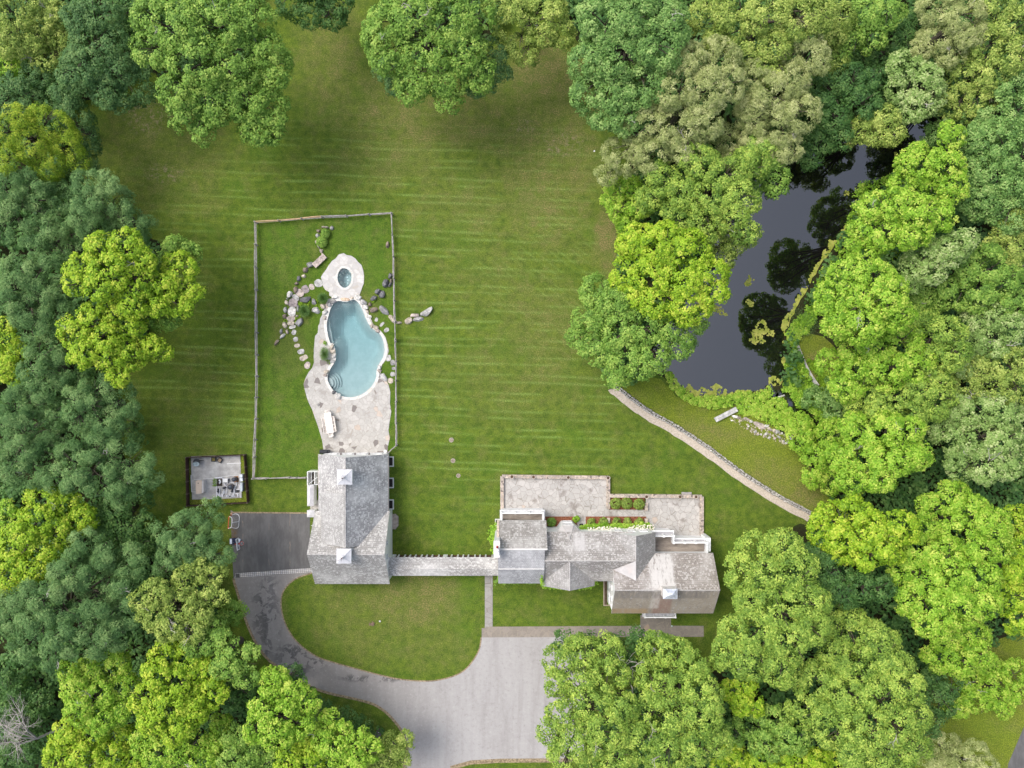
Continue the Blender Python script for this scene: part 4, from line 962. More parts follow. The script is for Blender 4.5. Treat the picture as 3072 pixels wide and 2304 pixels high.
# --- terrace parapets
WALLS = [("stone parapet around the large house terrace on the side away from the garden beds", [Z4(183, 350), Z4(183, 78), Z4(1062, 88), Z4(1062, 345)], .42, [(265, 82), (444, 84), (732, 88), (1062, 92)]),
         ("stone parapet around the planted bed and small house terrace", [Z4(1076, 238), Z4(1375, 240), Z4(1835, 245), Z4(1835, 585)], .42, [(1380, 248), (1657, 248), (1790, 248)])]
for i, (lab, pts, wd, pl) in enumerate(WALLS):
    w = thing("terrace_wall", lab, "stone wall", (*at(*pts[0]).xy, 0))
    mb = MB(); P = [at(*p).xy for p in pts]; rr = random.Random(i)
    for j in range(len(P) - 1):
        a, b = P[j], P[j + 1]; d = (b - a); L = d.length; d.normalize(); k = 0.0; nn = Vector((-d.y, d.x))
        mb.bar((a.x, a.y, .19), (b.x, b.y, .19), wd, .38)
        while k < L:
            s = rr.uniform(.22, .5); s = min(s, L - k)
            for side in (-1, 1):
                c = a + d * (k + s / 2) + nn * side * wd * .25
                mb.obox((c.x, c.y, .42 + rr.uniform(-.01, .015)), (s / 2 - .01, wd * .25 - .005, .05), math.atan2(d.y, d.x))
            k += s
    mb.build("wall", M['wallstone'], w)
mb = MB()
for lab, c in (("low stone stub wall beside the row of round boxwoods", (1375, 330)), ("low stone pier at the corner of the flower bed by the small terrace", (1375, 445)), ("low stone pier between the two mulch beds", (1062, 440))):
    p = at(*Z4(*c)); h = (.17, .28) if c[1] != 330 else (.17, .45)
    mb = MB(); mb.box(p.x - h[0], p.x + h[0], p.y - h[1], p.y + h[1], 0, .42); mb.box(p.x - h[0] - .02, p.x + h[0] + .02, p.y - h[1] - .02, p.y + h[1] + .02, .42, .47)
    tag(mb.build("stone_pier", M['wallstone']), lab, "stone pier")
potm = plain("stone_urn", (0.50, 0.44, 0.37), .8, .2)
potl = ["round stone planter on the terrace parapet, first from the garage side corner", "round stone planter on the terrace parapet, second from the garage side corner", "round stone planter on the terrace parapet, third from the garage side corner", "round dark planter at the parapet corner above the three boxwoods",
        "round stone planter on the parapet at the corner of the boxwood bed", "round stone planter on the small terrace parapet by the stone steps", "round stone planter on the small terrace parapet close to its far corner"]
for i, c in enumerate([(265, 82), (444, 84), (732, 88), (1062, 92), (1380, 248), (1657, 248), (1790, 248)]):
    p = at(*Z4(*c), .5); u = thing("stone_planter", potl[i], "planter", (p.x, p.y, .47), "round planters on the terrace parapets")
    mb = MB(); mb.lathe((p.x, p.y, .47), [(.12, 0), (.13, .04), (.21, .28), (.24, .34), (.20, .34), (.17, .24), (.001, .24)], 20); mb.build("pot", potm, u)
    mb = MB(); mb.lathe((p.x, p.y, .47), [(.17, .24), (.16, .27), (.001, .28)], 16); mb.build("soil", plain("planter_soil", (0.10, 0.06, 0.04), .9) if i == 0 else bpy.data.materials["planter_soil"], u)
p = at(*Z4(1712, 220)); mb = MB(); mb.box(p.x - .6, p.x + .6, p.y - .14, p.y + .14, 0, .16); mb.box(p.x - .5, p.x + .5, p.y - .28, p.y - .14, 0, .30)
tag(mb.build("stone_steps", plain("grey_step_stone", (0.33, 0.31, 0.30), .8, .2)), "two grey stone steps outside the small terrace parapet", "steps")
p = at(*Z4(840, 482), .15); mb = MB(); mb.obox((p.x, p.y, .11), (.22, .13, .012), R(3)); tag(mb.build("door_mat", plain("black_rubber", (0.02, 0.02, 0.02), .8)), "small black door mat on the step between the flower beds", "door mat")
p = at(*Z3(2040, 770)); mb = MB(); mb.prism([at(*Z3(*q)).xy for q in ((2010, 705), (2040, 698), (2072, 725), (2072, 810), (2045, 845), (2010, 843))], 0, .14)
tag(mb.build("door_step", plain("brown_step_stone", (0.33, 0.28, 0.24), .85, .25)), "brown angular stone step outside the white end wall of the garage", "stone step")
# wall beside the gravel path
P = smooth(W2([(x + 9.5, y - 12.5) for x, y in gp]), 8, False); w = thing("dry_stone_wall", "long low dry stone wall running beside the gravel path to the pond", "stone wall", (*P[0], 0))
mb = MB(); rr = random.Random(3); P = [Vector(p) for p in P]; L = [0]
for i in range(1, len(P)): L.append(L[-1] + (P[i] - P[i - 1]).length)
s = 0.0
while s < L[-1] - .3:
    i = max(k for k in range(len(L)) if L[k] <= s); i = min(i, len(P) - 2); f = (s - L[i]) / max(1e-6, L[i + 1] - L[i]); c = P[i].lerp(P[i + 1], f); d = (P[i + 1] - P[i]).normalized(); nn = Vector((-d.y, d.x)); st_ = rr.uniform(.18, .4)
    for side in (-.12, .12):
        cc = c + nn * (side + rr.uniform(-.03, .03)); rock_mesh(mb, (cc.x, cc.y, .0), st_ * .62, rr.uniform(.11, .17), rr.uniform(.42, .55), math.atan2(d.y, d.x) + rr.uniform(-.2, .2), rr.randrange(9999))
    s += st_
mb.build("wall", plain("grey_field_stone", (0.46, 0.44, 0.41), .9, .35, 3.5), w)
# ------------------------------------------------------------ split rail fences round the pool
greywood = plain("weathered_rail_wood", (0.36, 0.33, 0.32), 0.85, 0.35, 2.5)
freshwood = plain("fresh_rail_wood", (0.62, 0.42, 0.26), 0.8, 0.2, 2.5)
def fence(label, posts, fresh=()):
    P = [at(*p) for p in posts]; w = thing("split_rail_fence", label, "fence", (P[0].x, P[0].y, 0), "split rail fences around the pool lawn")
    rr = random.Random(len(posts)); proto = None
    for i, p in enumerate(P):
        if proto is None:
            mb = MB(); mb.tube([(p.x, p.y, -.1), (p.x, p.y, .6), (p.x, p.y, 1.22), (p.x, p.y, 1.26)], [.085, .08, .075, .04], 8); proto = mb.build("post", greywood, w); p0 = p
        else:
            o = proto.copy(); COL.objects.link(o); o.parent = w; o.location = p - p0
    for i in range(len(P) - 1):
        a, b = P[i], P[i + 1]; d = (b - a).normalized(); n = Vector((-d.y, d.x, 0))
        for k, h in enumerate((.38, .74, 1.08)):
            o1 = n * rr.uniform(-.05, .05) + Vector((0, 0, h + rr.uniform(-.03, .03))); o2 = n * rr.uniform(-.05, .05) + Vector((0, 0, h + rr.uniform(-.03, .03)))
            r_ = rr.uniform(.045, .065); m = (a + b) / 2 + (o1 + o2) / 2 + n * rr.uniform(-.04, .04)
            mb = MB(); mb.tube([a + o1 - d * .12, m, b + o2 + d * .12], [r_ * .7, r_, r_ * .75], 6)
            mb.build("rail", freshwood if (i in fresh and k > 0) else greywood, w)
top = [Z1(118, 182), Z1(375, 166), Z1(628, 146), Z1(850, 127), Z1(1115, 115), Z1(1365, 99), Z1(1612, 86)]
fence("split rail fence along the top of the pool lawn, partly fresh orange wood", top, (0, 1, 2))
fence("long grey split rail fence on the garage court side of the pool lawn", [Z1(118, 186), Z1(120, 430), Z1(118, 680), Z1(122, 925), Z1(122, 1160), Z1(128, 1395), Z1(130, 1640), Z2(130, 400), Z2(125, 635), Z2(122, 870), Z2(112, 1100), Z2(103, 1290), Z2(92, 1522)])
fence("grey split rail fence between pool and open lawn, bending in to the garage corner", [Z1(1612, 90), Z1(1620, 325), Z1(1632, 560), Z1(1637, 800), Z1(1642, 1040), Z1(1648, 1280), Z1(1653, 1470), Z2(1655, 20), Z2(1660, 235), Z2(1660, 450), Z2(1661, 680), Z2(1661, 915), Z2(1665, 1160), Z2(1567, 1253)])
fence("short grey split rail fence from the fence corner to the outdoor shower", [Z2(92, 1524), Z2(245, 1523), Z2(490, 1513), Z2(575, 1516), Z2(672, 1514)])

# ------------------------------------------------------------ rocks round the pool
RC = {'g': (0.29, 0.285, 0.28), 'd': (0.15, 0.15, 0.155), 't': (0.48, 0.42, 0.34), 'b': (0.25, 0.20, 0.16), 'w': (0.62, 0.60, 0.56), 'p': (0.46, 0.39, 0.345), 'm': (0.32, 0.275, 0.27), 'o': (0.62, 0.46, 0.33), 'l': (0.44, 0.43, 0.41)}
RN = {'g': 'grey', 'd': 'dark grey', 't': 'tan', 'b': 'brown', 'w': 'whitish', 'p': 'pinkish', 'm': 'mauve', 'o': 'orange tan', 'l': 'pale grey'}
RM = {}
def rock_mat(k):
    if k in RM: return RM[k]
    c = RC[k]; t = NT("rock_" + RN[k].replace(" ", "_")); f = t.noise(2.2, 6, 0.75); g = t.noise(7.0, 4, 0.8)
    col = t.mix(t.band(f, .34, .66), tuple(x * .55 for x in c), tuple(min(1, x * 1.35) for x in c))
    col = t.mix(t.m('MULTIPLY', t.band(g, .55, .7), .4), col, (.6, .56, .5)); col = t.mix(t.m('MULTIPLY', t.band(g, .42, .3), .5), col, (.07, .06, .055))
    RM[k] = t.done(col, .85, .2, bump=g, bstr=.5, bdist=.03); return RM[k]
KPX = CAM_H / FPX / 3.687
seedc = [100]
ORD = ["first", "second", "third", "fourth", "fifth", "sixth", "seventh", "eighth", "ninth", "tenth", "eleventh", "twelfth", "thirteenth", "fourteenth", "fifteenth", "sixteenth", "seventeenth", "eighteenth", "nineteenth", "twentieth", "twenty-first", "twenty-second", "twenty-third", "twenty-fourth", "twenty-fifth", "twenty-sixth"]
def rocks(chain, name, cat, group, conv, lst, h=.35, flat=.45, z=0.0, start=0):
    """chain: label with {c} for colour and {n} for the ordinal along the chain."""
    for i, r in enumerate(lst):
        x, y, rx, ry, ang, c = r[:6]; hh = r[6] if len(r) > 6 else h
        p = at(*conv(x, y)); seedc[0] += 1
        mb = MB(); rock_mesh(mb, (p.x, p.y, z), rx * KPX, ry * KPX, hh, -R(ang), seedc[0], flat)
        tag(mb.build(name, rock_mat(c), loc=(p.x, p.y, z)), chain.format(c=RN[c], n=ORD[start + i]), cat, group)
def flags(chain, name, cat, group, conv, lst, th=.05, z=0.0, start=0):
    """Flat stepping stones with an irregular outline."""
    for i, (x, y, rx, ry, ang, c) in enumerate(lst):
        p = at(*conv(x, y)); seedc[0] += 1; rr = random.Random(seedc[0]); n = 11; a0 = rr.uniform(0, 6)
        pts = []
        for k in range(n):
            a = a0 + 2 * math.pi * k / n + rr.uniform(-.15, .15); q = (abs(math.cos(a)) ** 3 + abs(math.sin(a)) ** 3) ** (-1 / 3) * rr.uniform(.88, 1.04)
            X, Y = rx * KPX * q * math.cos(a), ry * KPX * q * math.sin(a); an = -R(ang)
            pts.append((p.x + X * math.cos(an) - Y * math.sin(an), p.y + X * math.sin(an) + Y * math.cos(an)))
        mb = MB(); mb.prism(pts, z, z + th)
        tag(mb.build(name, rock_mat(c), loc=(p.x, p.y, z), bevel=.012), chain.format(c=RN[c], n=ORD[start + i]), cat, group)
gB = "boulders of the curved stone border beside the pool"
rocks("{c} boulder, {n} from the top of the stone border between lawn and hot tub", "boulder", "boulder", gB, Z1,
      [(865, 228, 48, 12, 5, 't'), (945, 236, 24, 24, 30, 'g'), (795, 270, 28, 20, 0, 'b'), (785, 322, 26, 26, 0, 'l'), (770, 388, 12, 24, 10, 't'), (798, 445, 12, 30, -30, 'p'), (828, 492, 20, 26, 0, 'p'), (838, 526, 10, 12, 0, 't')], .32)
rocks("{c} boulder, {n} down the curved border below the long slab bench", "boulder", "boulder", gB, Z1,
      [(703, 640, 40, 32, -20, 'g', .5), (655, 703, 28, 36, 0, 'b', .45), (637, 768, 24, 22, 0, 't'), (578, 800, 26, 30, 20, 'd'), (550, 850, 24, 15, 0, 'b'), (545, 916, 28, 42, 30, 'b', .5), (482, 975, 28, 40, 30, 'w', .5), (453, 1021, 10, 10, 0, 'w'), (442, 1062, 22, 28, 0, 't'), (433, 1140, 21, 36, 0, 'l', .45), (425, 1216, 30, 30, 0, 'b', .4),
       (423, 1305, 27, 44, -15, 't', .4), (383, 1380, 18, 33, 10, 'g'), (447, 1378, 17, 26, -20, 'p'), (396, 1432, 18, 50, 45, 'l'), (335, 1500, 16, 42, 40, 'b')], .36)
p = at(*Z1(812, 603)); mb = MB(); rr = random.Random(2)
rt = math.atan2(1, 1.08); hx, hy = 84 * KPX, 32 * KPX
mb.obox((p.x, p.y, .36), (hx, hy, .07), rt); mb.obox((p.x, p.y, .15), (hx * .8, hy * .8, .15), rt)
tag(mb.build("slab_bench", rock_mat('p'), bevel=.02), "long pinkish stone slab bench between the border boulders above the hot tub", "stone bench")
flags("{c} stone tread, {n} from the top of the stone stair beside the grasses", "stone_tread", "stone step", "treads of the stone stair left of the pool", Z1,
      [(592, 955, 48, 40, 35, 'p'), (546, 1005, 46, 26, 38, 'l'), (515, 1062, 52, 50, 10, 'm'), (503, 1160, 46, 56, 0, 'w'), (492, 1236, 50, 28, 0, 'p'), (492, 1290, 42, 25, 0, 't'), (508, 1332, 42, 18, -15, 'w')], .16)
flags("{c} stepping stone, {n} from the stair on the way to the hot tub", "stepping_stone", "stepping stone", "stepping stones to the hot tub", Z1,
      [(652, 915, 40, 48, -30, 'm'), (721, 886, 30, 34, -20, 'p'), (796, 848, 46, 46, -15, 'l')], .06)
rocks("{c} rock, {n} of those around the grass tussocks beside the pool", "rock", "rock", "rocks around the grass tussocks", Z1,
      [(648, 1030, 60, 42, -10, 'd', .5), (745, 1050, 32, 40, 0, 'g', .45), (768, 1150, 55, 40, 10, 'l', .4), (850, 1108, 42, 28, 10, 't', .35), (569, 1130, 17, 46, 0, 'g', .35), (585, 1282, 30, 62, 35, 'g', .5), (558, 1210, 16, 16, 0, 't', .3)])
flags("{c} stepping stone, {n} down the lawn from the stone stair towards the terrace", "stepping_stone", "stepping stone", "stepping stones from the stone stair", Z1,
      [(523, 1390, 26, 32, 25, 'l'), (542, 1468, 28, 28, 0, 'l'), (560, 1537, 33, 23, -10, 't'), (600, 1603, 40, 30, -10, 'l')], .06)
flags("{c} stepping stone, {n} down the lawn from the stone stair towards the terrace", "stepping_stone", "stepping stone", "stepping stones from the stone stair", Z2,
      [(632, 198, 47, 30, -25, 't'), (672, 278, 32, 42, 20, 'p')], .06, start=4)
rocks("{c} pool edge rock, {n} from the hot tub on the stone stair side", "rock", "rock", "rocks set at the pool edge", Z1,
      [(1085, 1024, 62, 22, 0, 'o', .22), (1168, 1010, 26, 16, 0, 't', .25), (985, 1003, 44, 22, -5, 'w', .3), (962, 1052, 42, 22, -28, 'g', .35), (918, 1082, 30, 28, -30, 'g', .35), (872, 1165, 36, 24, -10, 'l', .3), (872, 1232, 17, 24, 0, 'p', .25)])
rocks("{c} rock at the pool edge, {n} from the hot tub along the fence side", "rock", "rock", "rocks set at the pool edge", Z1,
      [(1232, 1000, 46, 34, 35, 'w', .4), (1292, 1060, 36, 44, -35, 'l', .4), (1316, 1110, 35, 28, 0, 'w', .35), (1340, 1160, 15, 28, -20, 't', .3), (1352, 1215, 40, 18, 15, 'w', .2), (1386, 1322, 22, 28, 0, 't', .28), (1430, 1340, 31, 26, 0, 't', .28), (1455, 1375, 29, 22, 15, 'p', .28)])
rocks("{c} pool edge rock, {n} between the tall tussock and the pool steps", "rock", "rock", "rocks set at the pool edge", Z2,
      [(945, 82, 25, 28, 0, 't', .35), (955, 132, 34, 24, 0, 't', .35), (965, 180, 27, 28, 0, 'w', .35), (947, 236, 28, 28, 0, 'l', .2), (885, 352, 29, 25, -15, 't', .35), (872, 390, 29, 15, 0, 'p', .25), (965, 578, 24, 24, 0, 'd', .3), (1012, 630, 38, 44, -20, 'w', .4)], z=.04)
rocks("{c} pool edge rock, {n} in the cluster opposite the pool steps", "rock", "rock", "rocks set at the pool edge", Z2,
      [(1470, 300, 26, 26, 0, 'w', .35), (1472, 342, 28, 15, 0, 'p', .3), (1463, 388, 20, 32, 15, 'w', .3), (1517, 412, 32, 50, -35, 'l', .3)], z=.04)
rocks("{c} boulder, {n} from the fence in the dark stone row behind the pool", "boulder", "boulder", "dark boulders between fence and pool", Z1,
      [(1592, 765, 24, 38, 20, 'd', .5), (1600, 828, 16, 26, 0, 'b', .4), (1537, 852, 38, 46, 0, 'd', .6), (1588, 862, 18, 32, 30, 'd', .45), (1455, 938, 40, 32, -10, 'd', .5), (1492, 975, 38, 44, 20, 'd', .5), (1408, 1012, 46, 32, -25, 'd', .5), (1366, 1082, 19, 32, -10, 'b', .4)])
rocks("small brown standing boulder alone on the grass by the fence", "boulder", "boulder", None, Z1, [(1557, 422, 19, 42, 0, 'b', .35)])
rocks("{c} boulder, {n} in the curved row running out under the fence", "boulder", "boulder", "boulders running out to the open lawn", Z1,
      [(1400, 1140, 48, 26, -20, 'b', .4), (1518, 1150, 76, 38, 35, 'g', .45), (1610, 1240, 52, 28, 42, 't', .4), (1688, 1284, 34, 15, -5, 't', .25), (1795, 1255, 50, 38, -20, 't', .4), (1862, 1200, 60, 25, 5, 'p', .35), (1895, 1242, 60, 26, -8, 'l', .4), (1992, 1170, 76, 38, -38, 'l', .5)])
flags("{c} stepping stone, {n} from the pool towards the fence", "stepping_stone", "stepping stone", "stepping stones beside the pool fence", Z1,
      [(1435, 1250, 18, 25, 15, 'l'), (1498, 1300, 16, 34, 45, 'l'), (1547, 1365, 32, 24, -35, 'l')], .06)
flags("{c} stepping stone, {n} from the pool towards the fence", "stepping_stone", "stepping stone", "stepping stones beside the pool fence", Z2,
      [(1567, 200, 30, 36, 0, 'l'), (1615, 250, 28, 32, -15, 'g'), (1625, 315, 22, 18, 0, 'g'), (1615, 378, 28, 26, 0, 'l'), (1590, 450, 33, 32, 0, 't')], .06, start=3)
rocks("pale stone lying in the trampled grass below the plank bench, {n} in the bank rubble", "stone", "stone", "stones of the bank rubble by the pond", Z7,
      [(955, 1275, 38, 18, 10, 'w', .2), (1000, 1290, 26, 18, 0, 'p', .2), (1160, 1335, 24, 24, 0, 'w', .35), (1100, 1300, 40, 16, 15, 'p', .12), (1265, 1385, 84, 34, 22, 'p', .14), (1360, 1395, 26, 20, 0, 'w', .3), (1385, 1425, 22, 18, 0, 't', .25), (1450, 1452, 24, 22, 0, 't', .3),
       (1500, 1465, 24, 28, 0, 'l', .3), (1215, 1470, 20, 14, -20, 'w', .2), (1350, 1500, 26, 16, -30, 'l', .25), (1410, 1440, 18, 16, 0, 'p', .2), (1130, 1400, 16, 14, 0, 'w', .2), (1460, 1555, 22, 16, 10, 'p', .2), (1520, 1535, 24, 16, 30, 'l', .2), (1390, 1545, 20, 14, -30, 'l', .2)], .2)
rocks("{c} stone, {n} of the loose stones around the bank rubble", "stone", "stone", "stones of the bank rubble by the pond", Z7,
      [(1680, 1540, 22, 40, 10, 'w', .35), (1555, 1485, 16, 14, 0, 'w', .2), (1605, 1612, 18, 12, 0, 'w', .15), (1575, 1590, 14, 12, 0, 'l', .15), (1290, 1500, 14, 12, 0, 'w', .15), (1250, 1500, 18, 12, 0, 'p', .15), (915, 1325, 16, 10, 0, 'w', .12), (1130, 1145, 28, 18, -30, 'w', .25), (1192, 1185, 18, 14, 0, 'w', .2), (1465, 1335, 12, 10, 0, 'p', .2)], .2)
def gravel_bits():
    mb = MB(); rr = random.Random(4); poly = np.array([tuple(at(*Z7(*q)).xy) for q in ((870, 1290), (1000, 1260), (1200, 1340), (1420, 1430), (1560, 1480), (1720, 1560), (1640, 1640), (1450, 1590), (1200, 1500), (1020, 1400))])
    n = 0
    while n < 190:
        x = rr.uniform(poly[:, 0].min(), poly[:, 0].max()); y = rr.uniform(poly[:, 1].min(), poly[:, 1].max())
        if inside(np.array([[x, y]]), poly)[0]:
            s = rr.uniform(.03, .10); n += 1
            mb.obox((x, y, s * .3), (s, s * rr.uniform(.6, 1), s * .5), rr.uniform(0, 3), rot=Matrix.Rotation(rr.uniform(0, 3), 3, (rr.random(), rr.random(), 1)))
    tag(mb.build("gravel", rock_mat('t'), loc=(0, 0, 0)), "fine broken stone scattered among the bank rubble by the pond", kind="stuff")
gravel_bits()

# ------------------------------------------------------------ planks and timber by the pond
plank = plain("silver_weathered_timber", (0.50, 0.49, 0.47), .85, .3, 1.6)
a, b, c, d = [at(*Z7(*q)).xy for q in ((675, 1290), (950, 1150), (985, 1200), (712, 1345))]
w = thing("plank_bench", "short silver grey two board bench at the pond bank", "bench", (*((a + c) / 2), 0))
u = (b - a).normalized(); n_ = (d - a)
for k in range(2):
    p0 = a + n_ * (.02 + .5 * k); p1 = b + n_ * (.02 + .5 * k); p2 = b + n_ * (.48 + .5 * k); p3 = a + n_ * (.48 + .5 * k)
    mb = MB(); mb.prism([tuple(p0), tuple(p1), tuple(p2), tuple(p3)], .38, .44); mb.build("seat", plank, w)
for k in (.12, .88):
    mb = MB(); p = a + (b - a) * k + n_ * .5; mb.obox((p.x, p.y, .19), (.07, .24, .19), math.atan2(u.y, u.x)); mb.build("leg", plank, w)
w = thing("plank_walkway", "long curving silver timber walkway on the far pond bank", "walkway", (*at(*Z7(1850, 620)).xy, 0))
cl = smooth([Z7(1735, 362), Z7(1790, 500), (Z7(1850, 640)), Z7(1920, 770), Z7(2005, 888)], 4, False); rr = random.Random(1)
cl = [at(*p) for p in cl]
for k in (-1, 0, 1):
    for i in range(0, len(cl) - 1, 4):
        A, B_ = cl[i], cl[min(i + 4, len(cl) - 1)]; dd = (B_ - A).normalized(); nn = Vector((-dd.y, dd.x, 0)) * .195 * k
        mb = MB(); mb.bar(A + nn + Vector((0, 0, .12 + rr.uniform(-.015, .02))), B_ + nn + Vector((0, 0, .12 + rr.uniform(-.01, .02))), .18, .07); mb.build("plank", plank, w)
mb = MB(); mb.bar(at(*Z7(975, 1165), .06), at(*Z7(1085, 1135), .05), .16, .08); tag(mb.build("timber_board", plank), "narrow broken board lying past the end of the plank bench", "board")
mb = MB(); mb.bar(at(*Z7(1505, 1030), .08), at(*Z7(1590, 1002), .07), .2, .08); tag(mb.build("timber_board", plank), "small grey board laid across the stream outlet", "board")

# ------------------------------------------------------------ teak table and chairs on the pool terrace
teak = plain("bleached_teak", (0.82, 0.76, 0.70), .6, .05, 6.0)
tc = at(*Z2(925, 914)); ang = -R(90 - 9.5) + math.pi
ux = Vector((math.cos(R(99.0)), math.sin(R(99.0)), 0)); uy = Vector((-ux.y, ux.x, 0)); TL, TW = 1.225, .42
rot = Matrix((ux, uy, Vector((0, 0, 1)))).transposed()
Tb = thing("dining_table", "long pale wooden outdoor dining table on the pool terrace", "table", (tc.x, tc.y, .05))
mb = MB()
for i in range(5): 
    o = uy * (-TW + (i + .5) * TW * 2 / 5); mb.obox(tc + o + Vector((0, 0, .78)), (TL, TW / 5 - .006, .02), rot=rot)
mb.build("tabletop", teak, Tb)
for sx in (-1, 1):
    for sy in (-1, 1):
        mb = MB(); mb.obox(tc + ux * sx * (TL - .12) + uy * sy * (TW - .08) + Vector((0, 0, .41)), (.04, .04, .355), rot=rot); mb.build("leg", teak, Tb)
def chair(label, loc, rz):
    w = thing("garden_chair", label, "chair", (0, 0, 0), "wooden chairs around the outdoor dining table")
    mb = MB()
    for i in range(5): mb.box(-.20 + i * .085, -.20 + i * .085 + .07, -.22, .22, .42, .445)
    mb.build("seat", teak, w)
    mb = MB(); mb.box(-.26, -.21, -.24, .24, .84, .92); mb.box(-.245, -.215, -.24, -.20, .44, .84); mb.box(-.245, -.215, .20, .24, .44, .84)
    for i in range(6): mb.box(-.24, -.22, -.17 + i * .062, -.14 + i * .062, .48, .84)
    mb.build("backrest", teak, w)
    for sx in (-.2, .18):
        for sy in (-.22, .22): mb = MB(); mb.box(sx - .02, sx + .02, sy - .02, sy + .02, 0, .42 if sx < 0 else .64); mb.build("leg", teak, w)
    for sy in (-.24, .24): mb = MB(); mb.box(-.2, .2, sy - .03, sy + .03, .64, .665); mb.build("armrest", teak, w)
    w.location = loc; w.rotation_euler = (0, 0, rz); return w
ch0 = None; base_ang = math.atan2(ux.y, ux.x)
spots = []
for i, f in enumerate((-.26, .02, .30, .56)): spots.append((.0, f, -1, "wooden chair on the long table side facing the house fence, {} from the top".format(ORD[i])))
for i, f in enumerate((-.28, 0.0, .28, .58)): spots.append((.0, f, 1, "wooden chair on the long table side next to the lawn, {} from the top".format(ORD[i])))
for (_, f, s, lab) in spots:
    p = tc - ux * f * TL * 1.3 + uy * s * (TW + .08)
    rz = base_ang + (math.pi / 2 if s < 0 else -math.pi / 2)
    pos = Vector((p.x, p.y, .05))
    if ch0 is None: ch0 = chair(lab, pos, rz)
    else:
        w = ch0.copy(); COL.objects.link(w); w["label"] = lab; w.location = pos; w.rotation_euler = (0, 0, rz)
        for cc in list(ch0.children): q = cc.copy(); COL.objects.link(q); q.parent = w
for s, lab in ((1, "wooden chair at the head of the table towards the pool"), (-1, "wooden chair at the end of the table towards the garage")):
    p = tc + ux * s * (TL + (.06 if s > 0 else .22)); w = ch0.copy(); COL.objects.link(w); w["label"] = lab; w.location = (p.x, p.y, .05); w.rotation_euler = (0, 0, base_ang + (math.pi if s > 0 else 0))
    for cc in list(ch0.children): q = cc.copy(); COL.objects.link(q); q.parent = w
p = at(*Z2(880, 1232)); w = thing("barbecue", "black covered barbecue on the pool terrace against the garage gable", "barbecue", (p.x, p.y, .05))
blk = plain("black_vinyl_cover", (0.035, 0.037, 0.042), .5, .2)
mb = MB(); mb.prism([(p.x - .60, p.y - .22), (p.x + .42, p.y - .22), (p.x + .42, p.y + .24), (p.x - .60, p.y + .24)], .05, .95)
v = [(p.x - .60, p.y - .22, .95), (p.x + .42, p.y - .22, .95), (p.x + .42, p.y + .24, .95), (p.x - .6, p.y + .24, .95), (p.x - .5, p.y, 1.12), (p.x + .3, p.y, 1.12)]
mb.add(v, [(0, 1, 5, 4), (1, 2, 5), (2, 3, 4, 5), (3, 0, 4)]); mb.build("hood", blk, w, bevel=.02)
mb = MB(); mb.box(p.x + .42, p.x + .66, p.y - .2, p.y + .22, .80, .86); mb.build("side_shelf", blk, w)
p = at(*Z2(1532, 1232), .6); w = thing("terrace_stool", "small round white side table at the terrace corner by the fence", "side table", (p.x, p.y, .05))
mb = MB(); mb.lathe((p.x, p.y, .05), [(.001, .5), (.19, .5), (.20, .54), (.19, .57), (.001, .57)], 24); mb.build("tabletop", white, w)
mb = MB(); mb.lathe((p.x, p.y, .05), [(.14, 0), (.14, .03), (.03, .06), (.03, .5)], 16); mb.build("pedestal", white, w)
p = at(*Z2(798, 718)); mb = MB(); mb.tube([(p.x + .10 * math.cos(a), p.y + .13 * math.sin(a), .075) for a in [2 * math.pi * k / 16 for k in range(17)]], .022, 6)
tag(mb.build("hose_ring", plain("dark_blue_hose", (0.06, 0.07, 0.11), .5)), "small dark coiled ring lying on the pool terrace", "hose")

# ------------------------------------------------------------ ice hockey goal and basketball hoop on the court
wt = plain("white_enamel_tube", (0.82, 0.82, 0.84), .4, .03); rd = plain("red_enamel", (0.70, 0.06, 0.05), .4, .05)
A0, A1 = at(*ZN(190, 215), 1.22), at(*ZN(155, 612), 1.22)
w = thing("hockey_goal", "red and white hockey goal with net in the corner of the parking court", "hockey goal", ((A0.x + A1.x) / 2, (A0.y + A1.y) / 2, .022))
A0g = Vector((A0.x, A0.y, .04)); A1g = Vector((A1.x, A1.y, .04))
mb = MB(); mb.tube([A0g, A0, A1, A1g], .035, 8); mb.build("front_frame", rd, w)
tp = [A0] + [at(*ZN(x, y), 1.2) for x, y in ((245, 232), (285, 270), (292, 330), (285, 420), (276, 520), (262, 560), (225, 600))] + [A1]
bt = [A0g] + [at(*ZN(x, y), .04) for x, y in ((320, 150), (400, 125), (470, 140), (515, 180), (530, 240), (522, 380), (512, 530), (480, 590), (420, 612), (360, 600), (290, 580))] + [A1g]
mb = MB(); mb.tube(tp, .03, 8); mb.build("top_rail", wt, w)
mb = MB(); mb.tube(bt, .035, 8); mb.build("base_rail", wt, w)
mb = MB(); mb.tube([at(*ZN(290, 418), 1.2), at(*ZN(515, 382), .05)], .03, 8); mb.build("back_brace", wt, w)
mb = MB(); nn = 26
def interp(path, f):
    L = [0]; 
    for i in range(1, len(path)): L.append(L[-1] + (path[i] - path[i - 1]).length)
    s = f * L[-1]; i = max(k for k in range(len(L)) if L[k] <= s + 1e-9); i = min(i, len(path) - 2); return path[i].lerp(path[i + 1], (s - L[i]) / max(1e-6, L[i + 1] - L[i]))
grid = []
for i in range(nn + 1):
    a = interp(tp, i / nn); b = interp(bt, i / nn); grid.append([a.lerp(b, k / 10) + Vector((0, 0, -.10 * math.sin(math.pi * k / 10))) for k in range(11)])
for i in range(nn + 1): mb.tube(grid[i], .005, 3)
for k in range(11): mb.tube([grid[i][k] for i in range(nn + 1)], .005, 3)
for i in range(1, 12):
    f = i / 12; mb.tube([A0.lerp(A1, f), interp(tp, f)], .005, 3)
mb.build("net", plain("grey_netting", (0.45, 0.46, 0.45), .8), w)
